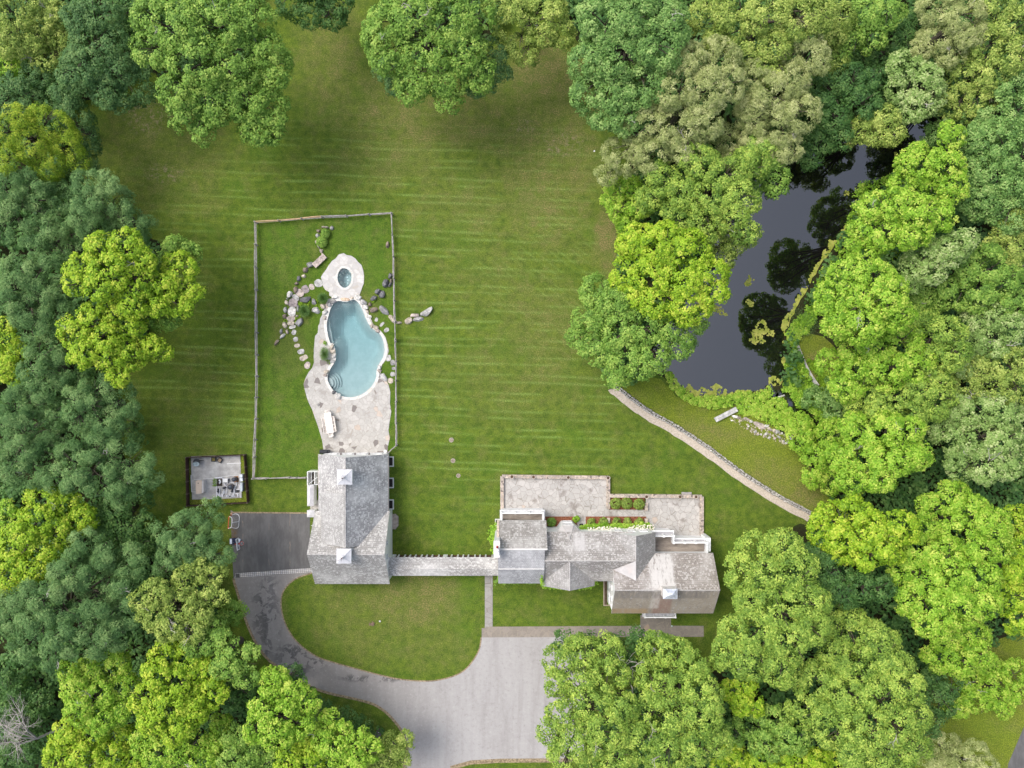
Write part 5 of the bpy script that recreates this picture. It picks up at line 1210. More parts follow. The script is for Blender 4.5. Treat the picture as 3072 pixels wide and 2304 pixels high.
p = at(*ZN(280, 122), .0); mb = MB(); mb.lathe((p.x, p.y, .022), [(.001, 0), (.08, .03), (.115, .11), (.08, .2), (.001, .23)], 16); tag(mb.build("ball", plain("orange_ball", (0.75, 0.45, 0.30), .6), smooth=True), "small orange ball behind the hockey goal", "ball")
rim = at(*ZN(606, 1112), 3.05); bc = at(*ZN(478, 1135), 3.25)
w = thing("basketball_hoop", "portable basketball hoop with clear backboard at the parking court edge", "basketball hoop", (*at(*ZN(330, 1030)).xy, .022))
bu = Vector((.13, -1, 0)).normalized(); bn = Vector((1, .13, 0)).normalized()
brot = Matrix((bu, bn, Vector((0, 0, 1)))).transposed()
mb = MB(); mb.obox(bc, (.62, .012, .38), rot=brot); mb.build("backboard", plain("smoky_backboard", (0.22, 0.24, 0.28), .25), w)
mb = MB()
for s in (-1, 1): mb.obox(bc + bu * s * .63, (.04, .03, .44), rot=brot); mb.obox(bc + Vector((0, 0, s * .40)), (.59, .03, .04), rot=brot)
for s in (-1, 1): mb.obox(bc + bu * s * .22 + bn * .02 - Vector((0, 0, .1)), (.025, .012, .2), rot=brot); mb.obox(bc + bn * .02 + Vector((0, 0, -.1 + s * .2)), (.245, .0125, .025), rot=brot)
mb.build("board_frame", wt, w)
mb = MB(); mb.tube([(rim.x + .225 * math.cos(a), rim.y + .225 * math.sin(a), 3.05) for a in [2 * math.pi * k / 24 for k in range(25)]], .018, 6); mb.bar(bc + bn * .02 - Vector((0, 0, .2)), (rim.x - .2, rim.y, 3.05), .14, .04); mb.build("rim", rd, w)
mb = MB()
for k in range(12):
    a = 2 * math.pi * k / 12; mb.tube([(rim.x + .22 * math.cos(a), rim.y + .22 * math.sin(a), 3.04), (rim.x + .15 * math.cos(a + .3), rim.y + .15 * math.sin(a + .3), 2.8), (rim.x + .11 * math.cos(a), rim.y + .11 * math.sin(a), 2.62)], .009, 4)
mb.build("net", wt, w)
bs = at(*ZN(300, 1030)); dk = plain("navy_plastic", (0.02, 0.025, 0.06), .45)
mb = MB(); mb.obox((bs.x, bs.y, .13), (.26, .36, .11), 0); mb.obox((bs.x + .40, bs.y + .05, .12), (.22, .34, .09), R(-8)); mb.build("base_tank", dk, w, bevel=.03)
mb = MB(); mb.obox((bs.x - .10, bs.y, .25), (.13, .30, .012), 0); mb.obox((bs.x + .85, bs.y + .1, .15), (.14, .20, .10), R(-25)); mb.obox((bs.x + .60, bs.y + .1, .12), (.16, .2, .05)); mb.build("tank_lid", plain("pale_blue_plastic", (0.62, 0.68, 0.78), .5), w)
mb = MB(); mb.tube([(bs.x + .1, bs.y - .1, .2), (bc.x - .35, bc.y, 2.9)], .045, 8); mb.tube([(bc.x - .35, bc.y, 2.9), bc - bn * .05 + Vector((0, 0, .1))], .03, 8); mb.build("pole", dk, w)
mb = MB(); mb.bar((bc.x - .45, bc.y - .05, 2.75), (bc.x - .10, bc.y, 3.0), .13, .13); mb.build("height_crank", rd, w)

# ------------------------------------------------------------ pool equipment yard
brown = plain("dark_brown_fence", (0.055, 0.028, 0.022), .8, .3)
tag(sheet("equipment_pad", [at(*ZE(*q)).xy for q in ((200, 210), (1835, 145), (1860, 830), (1900, 1580), (1050, 1625), (240, 1640))], .06, M['concrete']), kind="structure")
w = thing("board_fence", "low dark brown board fence enclosing the pool equipment yard", "fence", (*at(*ZE(1100, 900)).xy, 0))
cor = [at(*ZE(120, 235)), at(*ZE(2030, 145)), at(*ZE(2140, 1720)), at(*ZE(150, 1830))]; HF = .95
for i in range(4):
    a, b = cor[i], cor[(i + 1) % 4]; d = (b - a); L = d.length; d.normalize(); n = 4
    for k in range(n):
        p0 = a + d * (L * k / n + .06); p1 = a + d * (L * (k + 1) / n - .06)
        mb = MB(); mb.bar(p0 + Vector((0, 0, HF / 2)), p1 + Vector((0, 0, HF / 2)), .05, HF)
        m = int((p1 - p0).length / .15)
        for j in range(m): q = p0.lerp(p1, (j + .5) / m); nn = Vector((-d.y, d.x, 0)) * .035; mb.bar(q + nn - d * .06 + Vector((0, 0, HF / 2)), q + nn + d * .06 + Vector((0, 0, HF / 2)), .02, HF - .02)
        mb.build("panel", brown, w)
        mb = MB(); q = a + d * (L * k / n); mb.box(q.x - .06, q.x + .06, q.y - .06, q.y + .06, 0, HF + .06); mb.build("post", plain("brown_grey_post", (0.13, 0.10, 0.08), .85) if (i == 0 and k == 0) else bpy.data.materials["brown_grey_post"], w)
tag(sheet("yard_grass", [at(*ZE(*q)).xy for q in ((1838, 150), (1965, 140), (2080, 1740), (160, 1800), (230, 1642), (1050, 1627), (1900, 1582))], .03, M['bank']), kind="structure")
zp = .06
def E(x, y, z=0.0): return at(*ZE(x, y), z)
p = E(410, 410, .6); w = thing("kettle_grill", "black kettle barbecue with a grey lid tub in the equipment yard corner", "barbecue", (p.x, p.y, zp))
mb = MB(); mb.lathe((p.x, p.y + .12, zp), [(.001, .45), (.25, .5), (.42, .7), (.42, .78), (.001, .74)], 24, (1, .8)); mb.build("bowl", blk, w)
mb = MB(); mb.lathe((p.x - .04, p.y - .18, zp), [(.001, .78), (.34, .80), (.40, .86), (.36, .92), (.28, .86), (.001, .84)], 24, (1.05, .72)); mb.lathe((p.x - .12, p.y - .18, zp), [(.16, .85), (.18, .93), (.14, .93), (.001, .87)], 18); mb.build("lid", plain("grey_blue_lid", (0.33, 0.40, 0.43), .45, .15), w)
for k in range(3): mb = MB(); a_ = k * 2.1 + .5; mb.tube([(p.x + .2 * math.cos(a_), p.y + .2 * math.sin(a_), zp + .55), (p.x + .36 * math.cos(a_), p.y + .36 * math.sin(a_), zp)], .018, 6); mb.build("leg", plain_iron, w)
mb = MB(); mb.bar((p.x + .38, p.y + .24, .75), (p.x + .82, p.y + .25, .78), .06, .05); mb.build("handle", blk, w)
bl = plain("black_plastic", (0.04, 0.04, 0.045), .4)
for i, (x, y, rz, lab) in enumerate(((947, 312, 0, "square black planter with yellow moss, standing straight, in the equipment yard"), (1150, 335, R(-28), "square black planter with dry moss, turned askew, in the equipment yard"))):
    p = E(x, y, .3); w = thing("square_planter", lab, "planter", (p.x, p.y, zp), "square planters in the equipment yard"); hs = .26
    rm = Matrix.Rotation(rz, 3, 'Z'); mb = MB()
    for k in range(4):
        r4 = Matrix.Rotation(rz + k * math.pi / 2, 3, 'Z'); mb.obox(Vector((p.x, p.y, zp + .17)) + r4 @ Vector((hs - .03, 0, 0)), (.03, hs - (.0 if k % 2 else .06), .17), rot=r4)
    mb.build("box", bl, w, bevel=.012); mb = MB(); mb.obox((p.x, p.y, zp + .13), (hs - .06, hs - .06, .12), rz); mb.build("soil", plain("mossy_soil", (0.20, 0.17, 0.06) if i == 0 else (0.33, 0.25, 0.17), .95, .3, 8), w)
mb = MB(); mb.tube([E(1390, 458, .1), E(1860, 432, .1)], .06, 10); tag(mb.build("drain_pipe", white), "loose white pipe lying on the pad of the equipment yard", "pipe")
w = thing("pool_heater", "beige box housing at the end of the equipment yard", "heater", (*E(490, 1230).xy, zp)); beige = plain("beige_steel", (0.62, 0.50, 0.40), .6, .06, 1.5)
q = [E(355, 1040, 1.0).xy, E(430, 1005, 1.0).xy, E(605, 1005, 1.0).xy, E(620, 1410, 1.0).xy, E(540, 1440, 1.0).xy, E(372, 1450, 1.0).xy]
mb = MB(); mb.prism([tuple(v) for v in q], zp, .98); mb.build("housing", plain("pale_steel_side", (0.60, 0.57, 0.55), .6, .08), w)
mb = MB(); q2 = [E(350, 1035, 1.0).xy, E(430, 1000, 1.0).xy, E(560, 1000, 1.0).xy, E(548, 1445, 1.0).xy, E(368, 1455, 1.0).xy]; mb.prism([tuple(v) for v in q2], .985, 1.01); mb.build("lid", beige, w)
mb = MB(); v = E(440, 1100, 1.0); mb.lathe((v.x, v.y, 1.01), [(.001, 0), (.06, 0), (.05, .05), (.001, .06)], 12); mb.build("flue_cap", bl, w)
mb = MB(); mb.tube([E(200, 830, .1), E(200, 990, .1), E(222, 1390, .1), E(360, 1392, .1)], .04, 8); mb.tube([E(300, 985, .1), E(820, 945, .1), E(1480, 860, .1), E(1830, 835, .1)], .028, 8)
tag(mb.build("supply_pipe", white), "thin white pipe running round the beige box and across the pad", "pipe")
pv = plain("white_plastic_pipe", (0.82, 0.82, 0.86), .4, .04)
def drum(label, x, y, r_, h_, grp="black pool filters in the equipment yard", name="pool_filter"):
    p = E(x, y, h_); u = thing(name, label, "pool filter", (p.x, p.y, zp), grp)
    mb = MB(); mb.lathe((p.x, p.y, zp), [(r_ * .7, 0), (r_, .08), (r_, h_ - .2), (r_ * .85, h_ - .1)], 20); mb.build("tank", bl, u)
    mb = MB(); mb.lathe((p.x, p.y, zp), [(r_ * 1.04, h_ - .24), (r_ * 1.04, h_ - .18)], 20); mb.build("clamp_ring", plain_iron, u)
    mb = MB(); mb.lathe((p.x, p.y, zp), [(r_ * .85, h_ - .1), (r_ * .6, h_ - .03), (.04, h_), (.04, h_ + .08), (.001, h_ + .09)], 20); mb.build("lid", plain("blue_black_dome", (0.06, 0.07, 0.09), .3) if "blue_black_dome" not in bpy.data.materials else bpy.data.materials["blue_black_dome"], u)
drum("black domed pool filter beside the rust stained patch", 1605, 985, .27, .95)
drum("large black pool filter in the middle of the white pipework", 1487, 1235, .31, 1.0)
def pump(label, x, y, rz):
    p = E(x, y, .3); u = thing("pool_pump", label, "pump", (p.x, p.y, zp), "pool pumps among the white pipework"); rm = Matrix.Rotation(rz, 3, 'Z')
    mb = MB(); mb.tube([Vector((p.x, p.y, zp + .2)) + rm @ Vector((-.1, 0, 0)), Vector((p.x, p.y, zp + .2)) + rm @ Vector((.34, 0, 0))], .11, 12); mb.build("motor", bl, u)
    mb = MB(); mb.lathe((p.x, p.y, zp), [(.13, 0), (.15, .1), (.15, .3), (.001, .3)], 16); mb.build("strainer", bl, u)
    mb = MB(); mb.lathe((p.x, p.y, zp), [(.12, .3), (.12, .34), (.08, .37), (.001, .38)], 16); mb.build("lid", bpy.data.materials["blue_black_dome"], u)
pump("small black pool pump beside the large filter", 1285, 1262, R(25)); pump("small black pool pump at the grass edge of the pipework", 1705, 1372, R(10)); pump("small black pump by the lower garage side pipes", 1100, 1375, R(90)); pump("small black pump between the white manifolds", 1560, 1370, R(80))
p = E(1340, 1015, .6); w = thing("control_box", "white square pool heater box in the equipment yard", "control box", (p.x, p.y, zp)); mb = MB(); mb.box(p.x - .27, p.x + .27, p.y - .23, p.y + .23, zp, .62); mb.build("housing", white, w, bevel=.02); mb = MB(); mb.box(p.x - .31, p.x + .31, p.y - .27, p.y - .235, .1, .5); mb.box(p.x + .28, p.x + .34, p.y - .1, p.y + .15, .2, .5); mb.build("side_panel", bl, w)
for i, (x, y, lab) in enumerate(((1862, 862, "pale electrical cabinet at the top of the row in the equipment yard"), (1870, 985, "pale electrical cabinet second in the row in the equipment yard"), (1870, 1230, "long translucent grey cover beside the white pipework"))):
    p = E(x, y, .8); hh = (.17, .19) if i < 2 else (.13, .52); w = thing("electric_cabinet", lab, "cabinet", (p.x, p.y, zp)); mb = MB(); mb.box(p.x - hh[0], p.x + hh[0], p.y - hh[1], p.y + hh[1], zp, .85); mb.build("housing", plain("pale_cabinet_paint" + str(i), (0.62, 0.66, 0.70) if i < 2 else (0.45, 0.52, 0.54), .5), w, bevel=.015)
    mb = MB(); mb.box(p.x - hh[0] - .08, p.x - hh[0] - .005, p.y - hh[1] + .04, p.y + hh[1] - .04, .15, .65); mb.build("door", white, w)
p = E(1150, 1050, .2); w = thing("water_feature_motor", "round white motor with blades on a dark mossy mat", "motor", (p.x, p.y, zp))
mb = MB(); 
for k in range(9):
    a_ = -1.2 + k * .32; mb.bar((p.x - .12 + .08 * math.cos(a_), p.y + .08 * math.sin(a_), .2), (p.x - .12 + .30 * math.cos(a_), p.y + .30 * math.sin(a_), .18), .05, .05)
mb.build("fins", pv, w); mb = MB(); mb.lathe((p.x - .12, p.y, zp), [(.10, 0), (.11, .25), (.001, .27)], 14); mb.build("hub", bl, w)
mb = MB(); mb.box(p.x - .38, p.x + .28, p.y - .55, p.y + .30, .062, .09); mb.build("mat", plain("dark_mat", (0.05, 0.04, 0.03), .9, .3, 6), w)
w = thing("pipe_manifold", "tangle of white plastic pool pipes and valves on the pad", "pipework", (*E(1450, 1380).xy, zp)); rr = random.Random(12)
runs = [[(1050, 1200), (1050, 1600)], [(1085, 1290), (1085, 1440), (1100, 1570)], [(1150, 1270), (1150, 1440), (1175, 1560)], [(1265, 1360), (1265, 1450), (1245, 1560)], [(1300, 1300), (1290, 1440), (1330, 1440), (1330, 1350)], [(1390, 1190), (1390, 1330), (1370, 1450)],
        [(1000, 930), (1230, 905)], [(1300, 1090), (1330, 1180), (1400, 1220)], [(1330, 1170), (1420, 1100), (1600, 1070), (1640, 1150)], [(1605, 1180), (1605, 1300), (1625, 1450), (1590, 1560)], [(1640, 1190), (1640, 1290), (1640, 1430)], [(1700, 1060), (1700, 1180), (1660, 1230), (1660, 1300)], [(1795, 1130), (1800, 1250), (1815, 1400)],
        [(1480, 1420), (1570, 1420), (1560, 1550)], [(1500, 1440), (1480, 1550)], [(1400, 1490), (1380, 1560)], [(1430, 1490), (1430, 1550)], [(1670, 1440), (1800, 1450), (1800, 1540)], [(1740, 1450), (1745, 1550)], [(1840, 1280), (1840, 1560)], [(1210, 1440), (1215, 1560)], [(1120, 1450), (1130, 1570)], [(1260, 930), (1260, 1100)], [(1700, 1310), (1810, 1300)]]
for i, r_ in enumerate(runs):
    mb = MB(); z_ = .12 + .07 * (i % 4); mb.tube([E(x, y, z_) for x, y in r_], .05 if i % 3 else .065, 8)
    mb.build("pipe", pv, w)
for i in range(16):
    mb = MB(); x, y = 1070 + i * 52, 1530 + rr.uniform(-40, 30); q = E(x, y, .3); mb.tube([(q.x, q.y, zp), (q.x, q.y, .35)], .045, 8); mb.bar((q.x, q.y - .09, .34), (q.x, q.y + .07, .34), .05, .05); mb.build("valve", pv if i % 4 else bl, w)
mb = MB(); mb.prism([E(*q).xy[:] for q in ((1640, 870), (1770, 860), (1790, 1060), (1650, 1080))], .061, .066); tag(mb.build("rust_mat", plain("rusty_mat", (0.32, 0.17, 0.08), .9, .3, 4)), "rust brown mat under the domed pool filter", "mat")

# ------------------------------------------------------------ small things on the lawns
for (x, y, r_, lab) in ((1354, 1320, .28, "round pale manhole cover on the lawn, closest to the pool"), (1359, 1382, .27, "round pale manhole cover in the middle of the three on the lawn"), (1375, 1427, .25, "round pale manhole cover on the lawn, closest to the house terrace")):
    p = at(x, y); w = thing("manhole_cover", lab, "manhole cover", (p.x, p.y, .005), "three manhole covers on the open lawn")
    mb = MB(); mb.lathe((p.x, p.y, 0), [(r_, 0), (r_, .035), (r_ * .85, .035), (r_ * .85, .02)], 24); mb.build("rim", rock_mat('p'), w)
    mb = MB(); mb.lathe((p.x, p.y, 0), [(r_ * .84, 0), (r_ * .84, .03), (.001, .032)], 24); mb.build("lid", plain("concrete_lid_%d" % y, (0.25, 0.21, 0.16), .9, .3, 6), w)
p = at(1116, 1874); w = thing("tree_stump", "rough brown tree stump in the oval front lawn", "stump", (p.x, p.y, 0)); mb = MB(); rr = random.Random(8)
for k in range(16): a_ = rr.uniform(0, 6.28); d_ = rr.uniform(0, .35); rock_mesh(mb, (p.x + d_ * math.cos(a_), p.y + d_ * math.sin(a_), 0), rr.uniform(.08, .2), rr.uniform(.06, .12), rr.uniform(.08, .22), rr.uniform(0, 3), k)
mb.build("stump", plain("rotten_wood", (0.20, 0.14, 0.10), .95, .4, 8), w)
p = at(1140, 1863); mb = MB(); mb.lathe((p.x, p.y, 0), [(.001, 0), (.10, .05), (.12, .12), (.08, .21), (.001, .24)], 14); tag(mb.build("garden_light", white, smooth=True), "small round white garden light beside the tree stump", "garden light")
p = at(1783, 455); mb = MB(); mb.bar((p.x - .08, p.y, .06), (p.x + .06, p.y + .1, .1), .14, .12); tag(mb.build("marker_block", white), "tiny white block on the lawn close to the pale willow", "marker")
for i, (x, y) in enumerate(((1918.3, 1875.7), (2014, 1875.4))):
    p = at(x, y); w = thing("path_light", ["pale path light at the porch walk corner on the garage side", "pale path light at the porch walk corner on the pond side"][i], "path light", (p.x, p.y, 0), "path lights beside the entrance walk")
    mb = MB(); mb.tube([(p.x, p.y, 0), (p.x, p.y, .4)], .02, 6); mb.build("stake", plain_iron, w); mb = MB(); mb.lathe((p.x, p.y, .4), [(.10, 0), (.07, .05), (.02, .08), (.001, .085)], 12); mb.build("shade", plain("verdigris%d" % i, (0.5, 0.65, 0.58), .5), w)
p = at(*((600 + 1830 / 3.403), (1950 + 830 / 3.403))); w = thing("utility_box", "dark brown box half hidden in shrubs by the driveway bend", "utility box", (p.x, p.y, 0)); mb = MB(); mb.obox((p.x, p.y, .5), (.33, .33, .5), R(-30)); mb.build("housing", plain("brown_grey_box", (0.10, 0.085, 0.08), .7), w, bevel=.02); mb = MB(); mb.lathe((p.x + .1, p.y + .35, 0), [(.06, 1.0), (.07, 1.08), (.001, 1.12)], 10); mb.build("insulator", white, w)
# ------------------------------------------------------------ foliage
def leaf_mat(name, A, B, T, trans=0.32):
    t = NT(name); at_ = t.n("ShaderNodeAttribute", attribute_name="tint", attribute_type='GEOMETRY')
    f = t.noise(0.30, 3, 0.6)
    tt = t.m('ADD', at_.outputs["Fac"], t.m('MULTIPLY', t.m('SUBTRACT', f, 0.5), 0.75), clamp=True)
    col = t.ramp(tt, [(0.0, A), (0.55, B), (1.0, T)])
    p = t.n("ShaderNodeBsdfPrincipled"); t.put(p.inputs["Base Color"], col); p.inputs["Roughness"].default_value = 0.55; p.inputs["Specular IOR Level"].default_value = 0.25
    tr = t.n("ShaderNodeBsdfTranslucent"); t.put(tr.inputs[0], t.mix(0.5, col, (0.25, 0.40, 0.02)))
    mx = t.n("ShaderNodeMixShader"); mx.inputs[0].default_value = trans
    t.t.links.new(p.outputs[0], mx.inputs[1]); t.t.links.new(tr.outputs[0], mx.inputs[2]); t.t.links.new(mx.outputs[0], t.out.inputs[0])
    return t.mat

def quads(name, C, Nn, S, asp, tint, mat, parent, loc=None):
    """Leaf mesh: one pointed, slightly folded leaf (two triangles) per point."""
    n = len(C)
    a = rng.normal(size=(n, 3)); U = np.cross(Nn, a); U /= np.linalg.norm(U, axis=1)[:, None] + 1e-9
    V = np.cross(Nn, U); o0 = np.array(OFF[parent.name] if parent is not None else Vector(loc))
    S = S[:, None]; fold = Nn * S * 0.22
    v = np.stack([C - U * S, C + V * S * asp - fold, C + U * S, C - V * S * asp - fold], 1).reshape(-1, 3) - o0
    idx = np.arange(n)[:, None] * 4
    tri_ = np.concatenate([idx + [0, 1, 2], idx + [0, 2, 3]], 1).reshape(-1)
    me = bpy.data.meshes.new(name); me.vertices.add(4 * n); me.vertices.foreach_set("co", v.astype(np.float32).ravel())
    me.loops.add(6 * n); me.loops.foreach_set("vertex_index", tri_.astype(np.int32))
    me.polygons.add(2 * n); me.polygons.foreach_set("loop_start", np.arange(0, 6 * n, 3, dtype=np.int32))
    at_ = me.attributes.new("tint", 'FLOAT', 'FACE'); at_.data.foreach_set("value", np.repeat(np.clip(tint, 0, 1), 2).astype(np.float32))
    me.update(calc_edges=True)
    return finish(name, me, mat, parent, tuple(o0))

def sph(n):
    d = rng.normal(size=(n, 3)); return d / np.linalg.norm(d, axis=1)[:, None]

KIND = {  # puff radius, leaf size, aspect, leaves per m2 of puff, upward bias, colours
 'maple': dict(pr=0.53, ls=0.112, asp=0.72, dens=25, up=.60, col=((0.076, 0.169, 0.024), (0.228, 0.405, 0.063), (0.444, 0.594, 0.122))),
 'cool':  dict(pr=0.55, ls=0.106, asp=0.72, dens=25, up=.60, col=((0.070, 0.159, 0.038), (0.203, 0.374, 0.089), (0.410, 0.564, 0.181))),
 'blue':  dict(pr=0.53, ls=0.106, asp=0.60, dens=27, up=.45, col=((0.044, 0.112, 0.036), (0.110, 0.232, 0.073), (0.238, 0.368, 0.121))),
 'pine':  dict(pr=0.68, ls=0.123, asp=0.26, dens=58, up=.45, cl=.62, cm=.62, col=((0.055, 0.138, 0.042), (0.156, 0.300, 0.094), (0.335, 0.482, 0.175))),
 'lime':  dict(pr=0.46, ls=0.106, asp=0.75, dens=26, up=.60, col=((0.107, 0.248, 0.014), (0.313, 0.548, 0.045), (0.602, 0.700, 0.123))),
 'yellow':dict(pr=0.46, ls=0.112, asp=0.80, dens=26, up=.60, col=((0.120, 0.246, 0.013), (0.330, 0.529, 0.027), (0.631, 0.700, 0.088))),
 'olive': dict(pr=0.49, ls=0.106, asp=0.60, dens=26, up=.55, col=((0.105, 0.180, 0.027), (0.314, 0.430, 0.082), (0.599, 0.667, 0.170))),
 'oak':   dict(pr=0.51, ls=0.106, asp=0.62, dens=26, up=.58, col=((0.082, 0.174, 0.025), (0.275, 0.431, 0.065), (0.560, 0.681, 0.126))),
 'pale':  dict(pr=0.44, ls=0.121, asp=0.26, dens=56, up=.50, col=((0.191, 0.246, 0.074), (0.421, 0.481, 0.171), (0.689, 0.700, 0.331))),
 'larch': dict(pr=0.48, ls=0.151, asp=0.17, dens=58, up=.45, col=((0.096, 0.217, 0.011), (0.328, 0.487, 0.035), (0.645, 0.700, 0.080))),
 'dark':  dict(pr=0.53, ls=0.112, asp=0.70, dens=22, up=.50, col=((0.033, 0.092, 0.025), (0.086, 0.197, 0.047), (0.179, 0.301, 0.080))),
 'mint':  dict(pr=0.46, ls=0.106, asp=0.70, dens=26, up=.60, col=((0.130, 0.230, 0.050), (0.300, 0.450, 0.120), (0.560, 0.640, 0.280))),
}
MATS = {k: leaf_mat(k + "_leaves", *v['col']) for k, v in KIND.items()}
t = NT("bark"); f = t.noise(6, 5, .7, vec=t.map(scale=(1, 1, .25))); M['bark'] = t.done(t.mix(f, (.06, .05, .035), (.15, .13, .10)), .9, .1, bump=f, bstr=.6)
M['deadwood'] = plain("bleached_deadwood", (0.45, 0.41, 0.38), .85, .2, 2.0)

def puff_leaves(PC, PR, PD, kd, tint0):
    """Leaves over puffs: centres PC, radii PR, outward directions PD, per-puff tint."""
    cnt = np.maximum(6, (kd['dens'] * 4.6 * PR ** 2 * (0.110 / kd['ls']) ** 2).astype(int))
    i = np.repeat(np.arange(len(PC)), cnt); n = len(i)
    d = sph(n) + PD[i] * 0.60; d[:, 2] += 0.40; d /= np.linalg.norm(d, axis=1)[:, None]
    r = PR[i] * (0.72 + 0.33 * rng.random(n))
    lump = 1 + 0.22 * np.sin(d[:, 0] * 5 + i) * np.cos(d[:, 1] * 5 + 2.1 * i)
    C = PC[i] + d * (r * lump)[:, None] * np.array([1, 1, .82])
    Nn = d * 1.0 + PD[i] * 0.25 + sph(n) * 0.42; Nn[:, 2] += kd['up']; Nn /= np.linalg.norm(Nn, axis=1)[:, None]
    S = kd['ls'] * (0.75 + 0.6 * rng.random(n))
    T = tint0[i] + rng.normal(size=n) * 0.20
    return C, Nn, S, T

def tree(name, label, kind, h, lobes, group="trees of the wood round the lawns", cat="tree", dead=0, low=1.0, dens=1.0, bare=None, trunk=True):
    kd = KIND[kind]; L = []
    for lb in lobes:
        px, py, rp = lb[:3]; L.append([px, py, rp])
    A = np.array(L, float); w_ = A[:, 2] ** 2
    mid = (A[:, :2] * w_[:, None]).sum(0) / w_.sum(); cen = at(mid[0], mid[1], h * .35); mc = at(mid[0], mid[1], h * .7)
    cxy = Vector((mc.x, mc.y)); toc = -cxy.normalized() if cxy.length > 1 else Vector((0, 0))
    S = []
    for px, py, rp in L:
        z = h
        for _ in range(3):
            p = at(px, py, z); rel = Vector((p.x, p.y)) - cxy
            z = max(h * .30, h - 0.22 * low * rel.length - 0.55 * low * max(0.0, rel.dot(toc)))
        rw = rp * (CAM_H - z) / FPX; zc = max(rw * .55, z - rw * .75); p = at(px, py, zc); S.append((p.x, p.y, zc, rp * (CAM_H - zc) / FPX))
    S = np.array(S)
    PC, PR, PD = [], [], []
    for k, (x, y, z, r) in enumerate(S):
        n = max(14, int(5.6 * dens * (r / kd['pr']) ** 2)); d = sph(n * 2); d = d[d[:, 2] > -0.58][:n]
        # sub-clumps: directions drawn to a few centres, so the surface is lumpy with gaps between the limbs
        m = max(6, int(r * r * kd.get('cm', .9))); cd = sph(m * 3); cd = cd[cd[:, 2] > -.3][:m]
        j = np.argmax(d @ cd.T, axis=1); cf = kd.get('cl', .26); dd = d * (1 - cf) + cd[j] * cf; dd /= np.linalg.norm(dd, axis=1)[:, None]
        cosd = (dd * cd[j]).sum(1)
        rad = r * (0.80 + 0.16 * np.clip((cosd - .80) * 5, -1.1 - kd.get('cl', .26), 1)) * (0.93 + .12 * rng.random(len(dd)))
        c = np.array([x, y, z]) + dd * rad[:, None] * np.array([1, 1, .80]); c[:, 2] += np.minimum(0, dd[:, 2]) * rad * .6
        keep = np.ones(len(c), bool)
        for q, (x2, y2, z2, r2) in enumerate(S):
            if q == k: continue
            e = (c - [x2, y2, z2]) / [1, 1, .80]; keep &= np.linalg.norm(e, axis=1) > r2 * .70
        keep &= c[:, 2] > .6
        PC.append(c[keep]); PD.append(dd[keep]); PR.append(kd['pr'] * (0.62 + .62 * rng.random(keep.sum())))
    PC = np.concatenate(PC); PR = np.concatenate(PR); PD = np.concatenate(PD)
    tint = 0.53 + rng.normal(size=len(PC)) * 0.17
    tr = thing(name, label, cat, (cen.x, cen.y, 0), group)
    C, Nn, Sz, T = puff_leaves(PC, PR, PD, kd, tint)
    # sparse inner leaves, seen through the gaps
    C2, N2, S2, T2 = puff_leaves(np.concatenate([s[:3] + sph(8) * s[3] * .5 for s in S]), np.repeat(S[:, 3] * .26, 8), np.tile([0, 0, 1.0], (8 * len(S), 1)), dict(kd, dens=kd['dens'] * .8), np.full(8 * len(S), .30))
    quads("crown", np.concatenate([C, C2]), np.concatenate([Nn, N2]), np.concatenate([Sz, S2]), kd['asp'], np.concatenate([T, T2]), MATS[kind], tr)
    if trunk:
        mb = MB(); rt = 0.11 + .022 * h; zt = float(S[:, 2].mean()) * .55; rr = random.Random(int(mid[0]))
        top = Vector((cen.x + rr.uniform(-.3, .3), cen.y + rr.uniform(-.3, .3), zt)); mb.tube([(cen.x, cen.y, -.2), (cen.x, cen.y, .4), (cen.x + rr.uniform(-.2, .2), cen.y + rr.uniform(-.2, .2), zt * .6), tuple(top)], [rt * 1.5, rt * 1.1, rt, rt * .75], 9)
        for (x, y, z, r) in S:
            e = Vector((x, y, z + r * .2)); m = top.lerp(e, .5) + Vector((rr.uniform(-.4, .4), rr.uniform(-.4, .4), .6)); mb.tube([tuple(top), tuple(m), tuple(e)], [rt * .42, rt * .24, rt * .10], 6)
            for _ in range(5):
                dd = Vector((rr.uniform(-1, 1), rr.uniform(-1, 1), rr.uniform(0, .9))).normalized(); e2 = e + dd * r * .8; m2 = m.lerp(e, .6); mb.tube([tuple(m2), tuple(m2.lerp(e2, .5) + Vector((0, 0, .3))), tuple(e2)], [rt * .15, rt * .10, .015], 5)
        mb.build("trunk", M['bark'], tr)
    if dead:
        mb = MB(); rr = random.Random(int(mid[1]))
        for _ in range(dead):
            k = rr.randrange(len(S)) if not bare else 0
            x, y, z, r = S[k]; d = Vector((rr.uniform(-1, 1), rr.uniform(-1, 1), rr.uniform(.6, 1.2))).normalized(); b0 = Vector((x, y, z)) + d * r * .55; twigs(mb, b0, d, r * .55, .05, rr, 2)
        mb.build("dead_branch", M['deadwood'], tr)
    return tr
def twigs(mb, p, d, L, r, rr, depth):
    q = p + d * L * .5 + Vector((rr.uniform(-.1, .1), rr.uniform(-.1, .1), 0)) * L; e = q + (d + Vector((rr.uniform(-.4, .4), rr.uniform(-.4, .4), rr.uniform(-.2, .2)))).normalized() * L * .5
    mb.tube([tuple(p), tuple(q), tuple(e)], [r, r * .7, r * .35], 5)
    if depth > 0:
        for b in (q, e, q.lerp(e, .5)):
            nd = (d + Vector((rr.uniform(-1, 1), rr.uniform(-1, 1), rr.uniform(-.4, .5))) * .9).normalized(); twigs(mb, b, nd, L * .55, r * .5, rr, depth - 1)

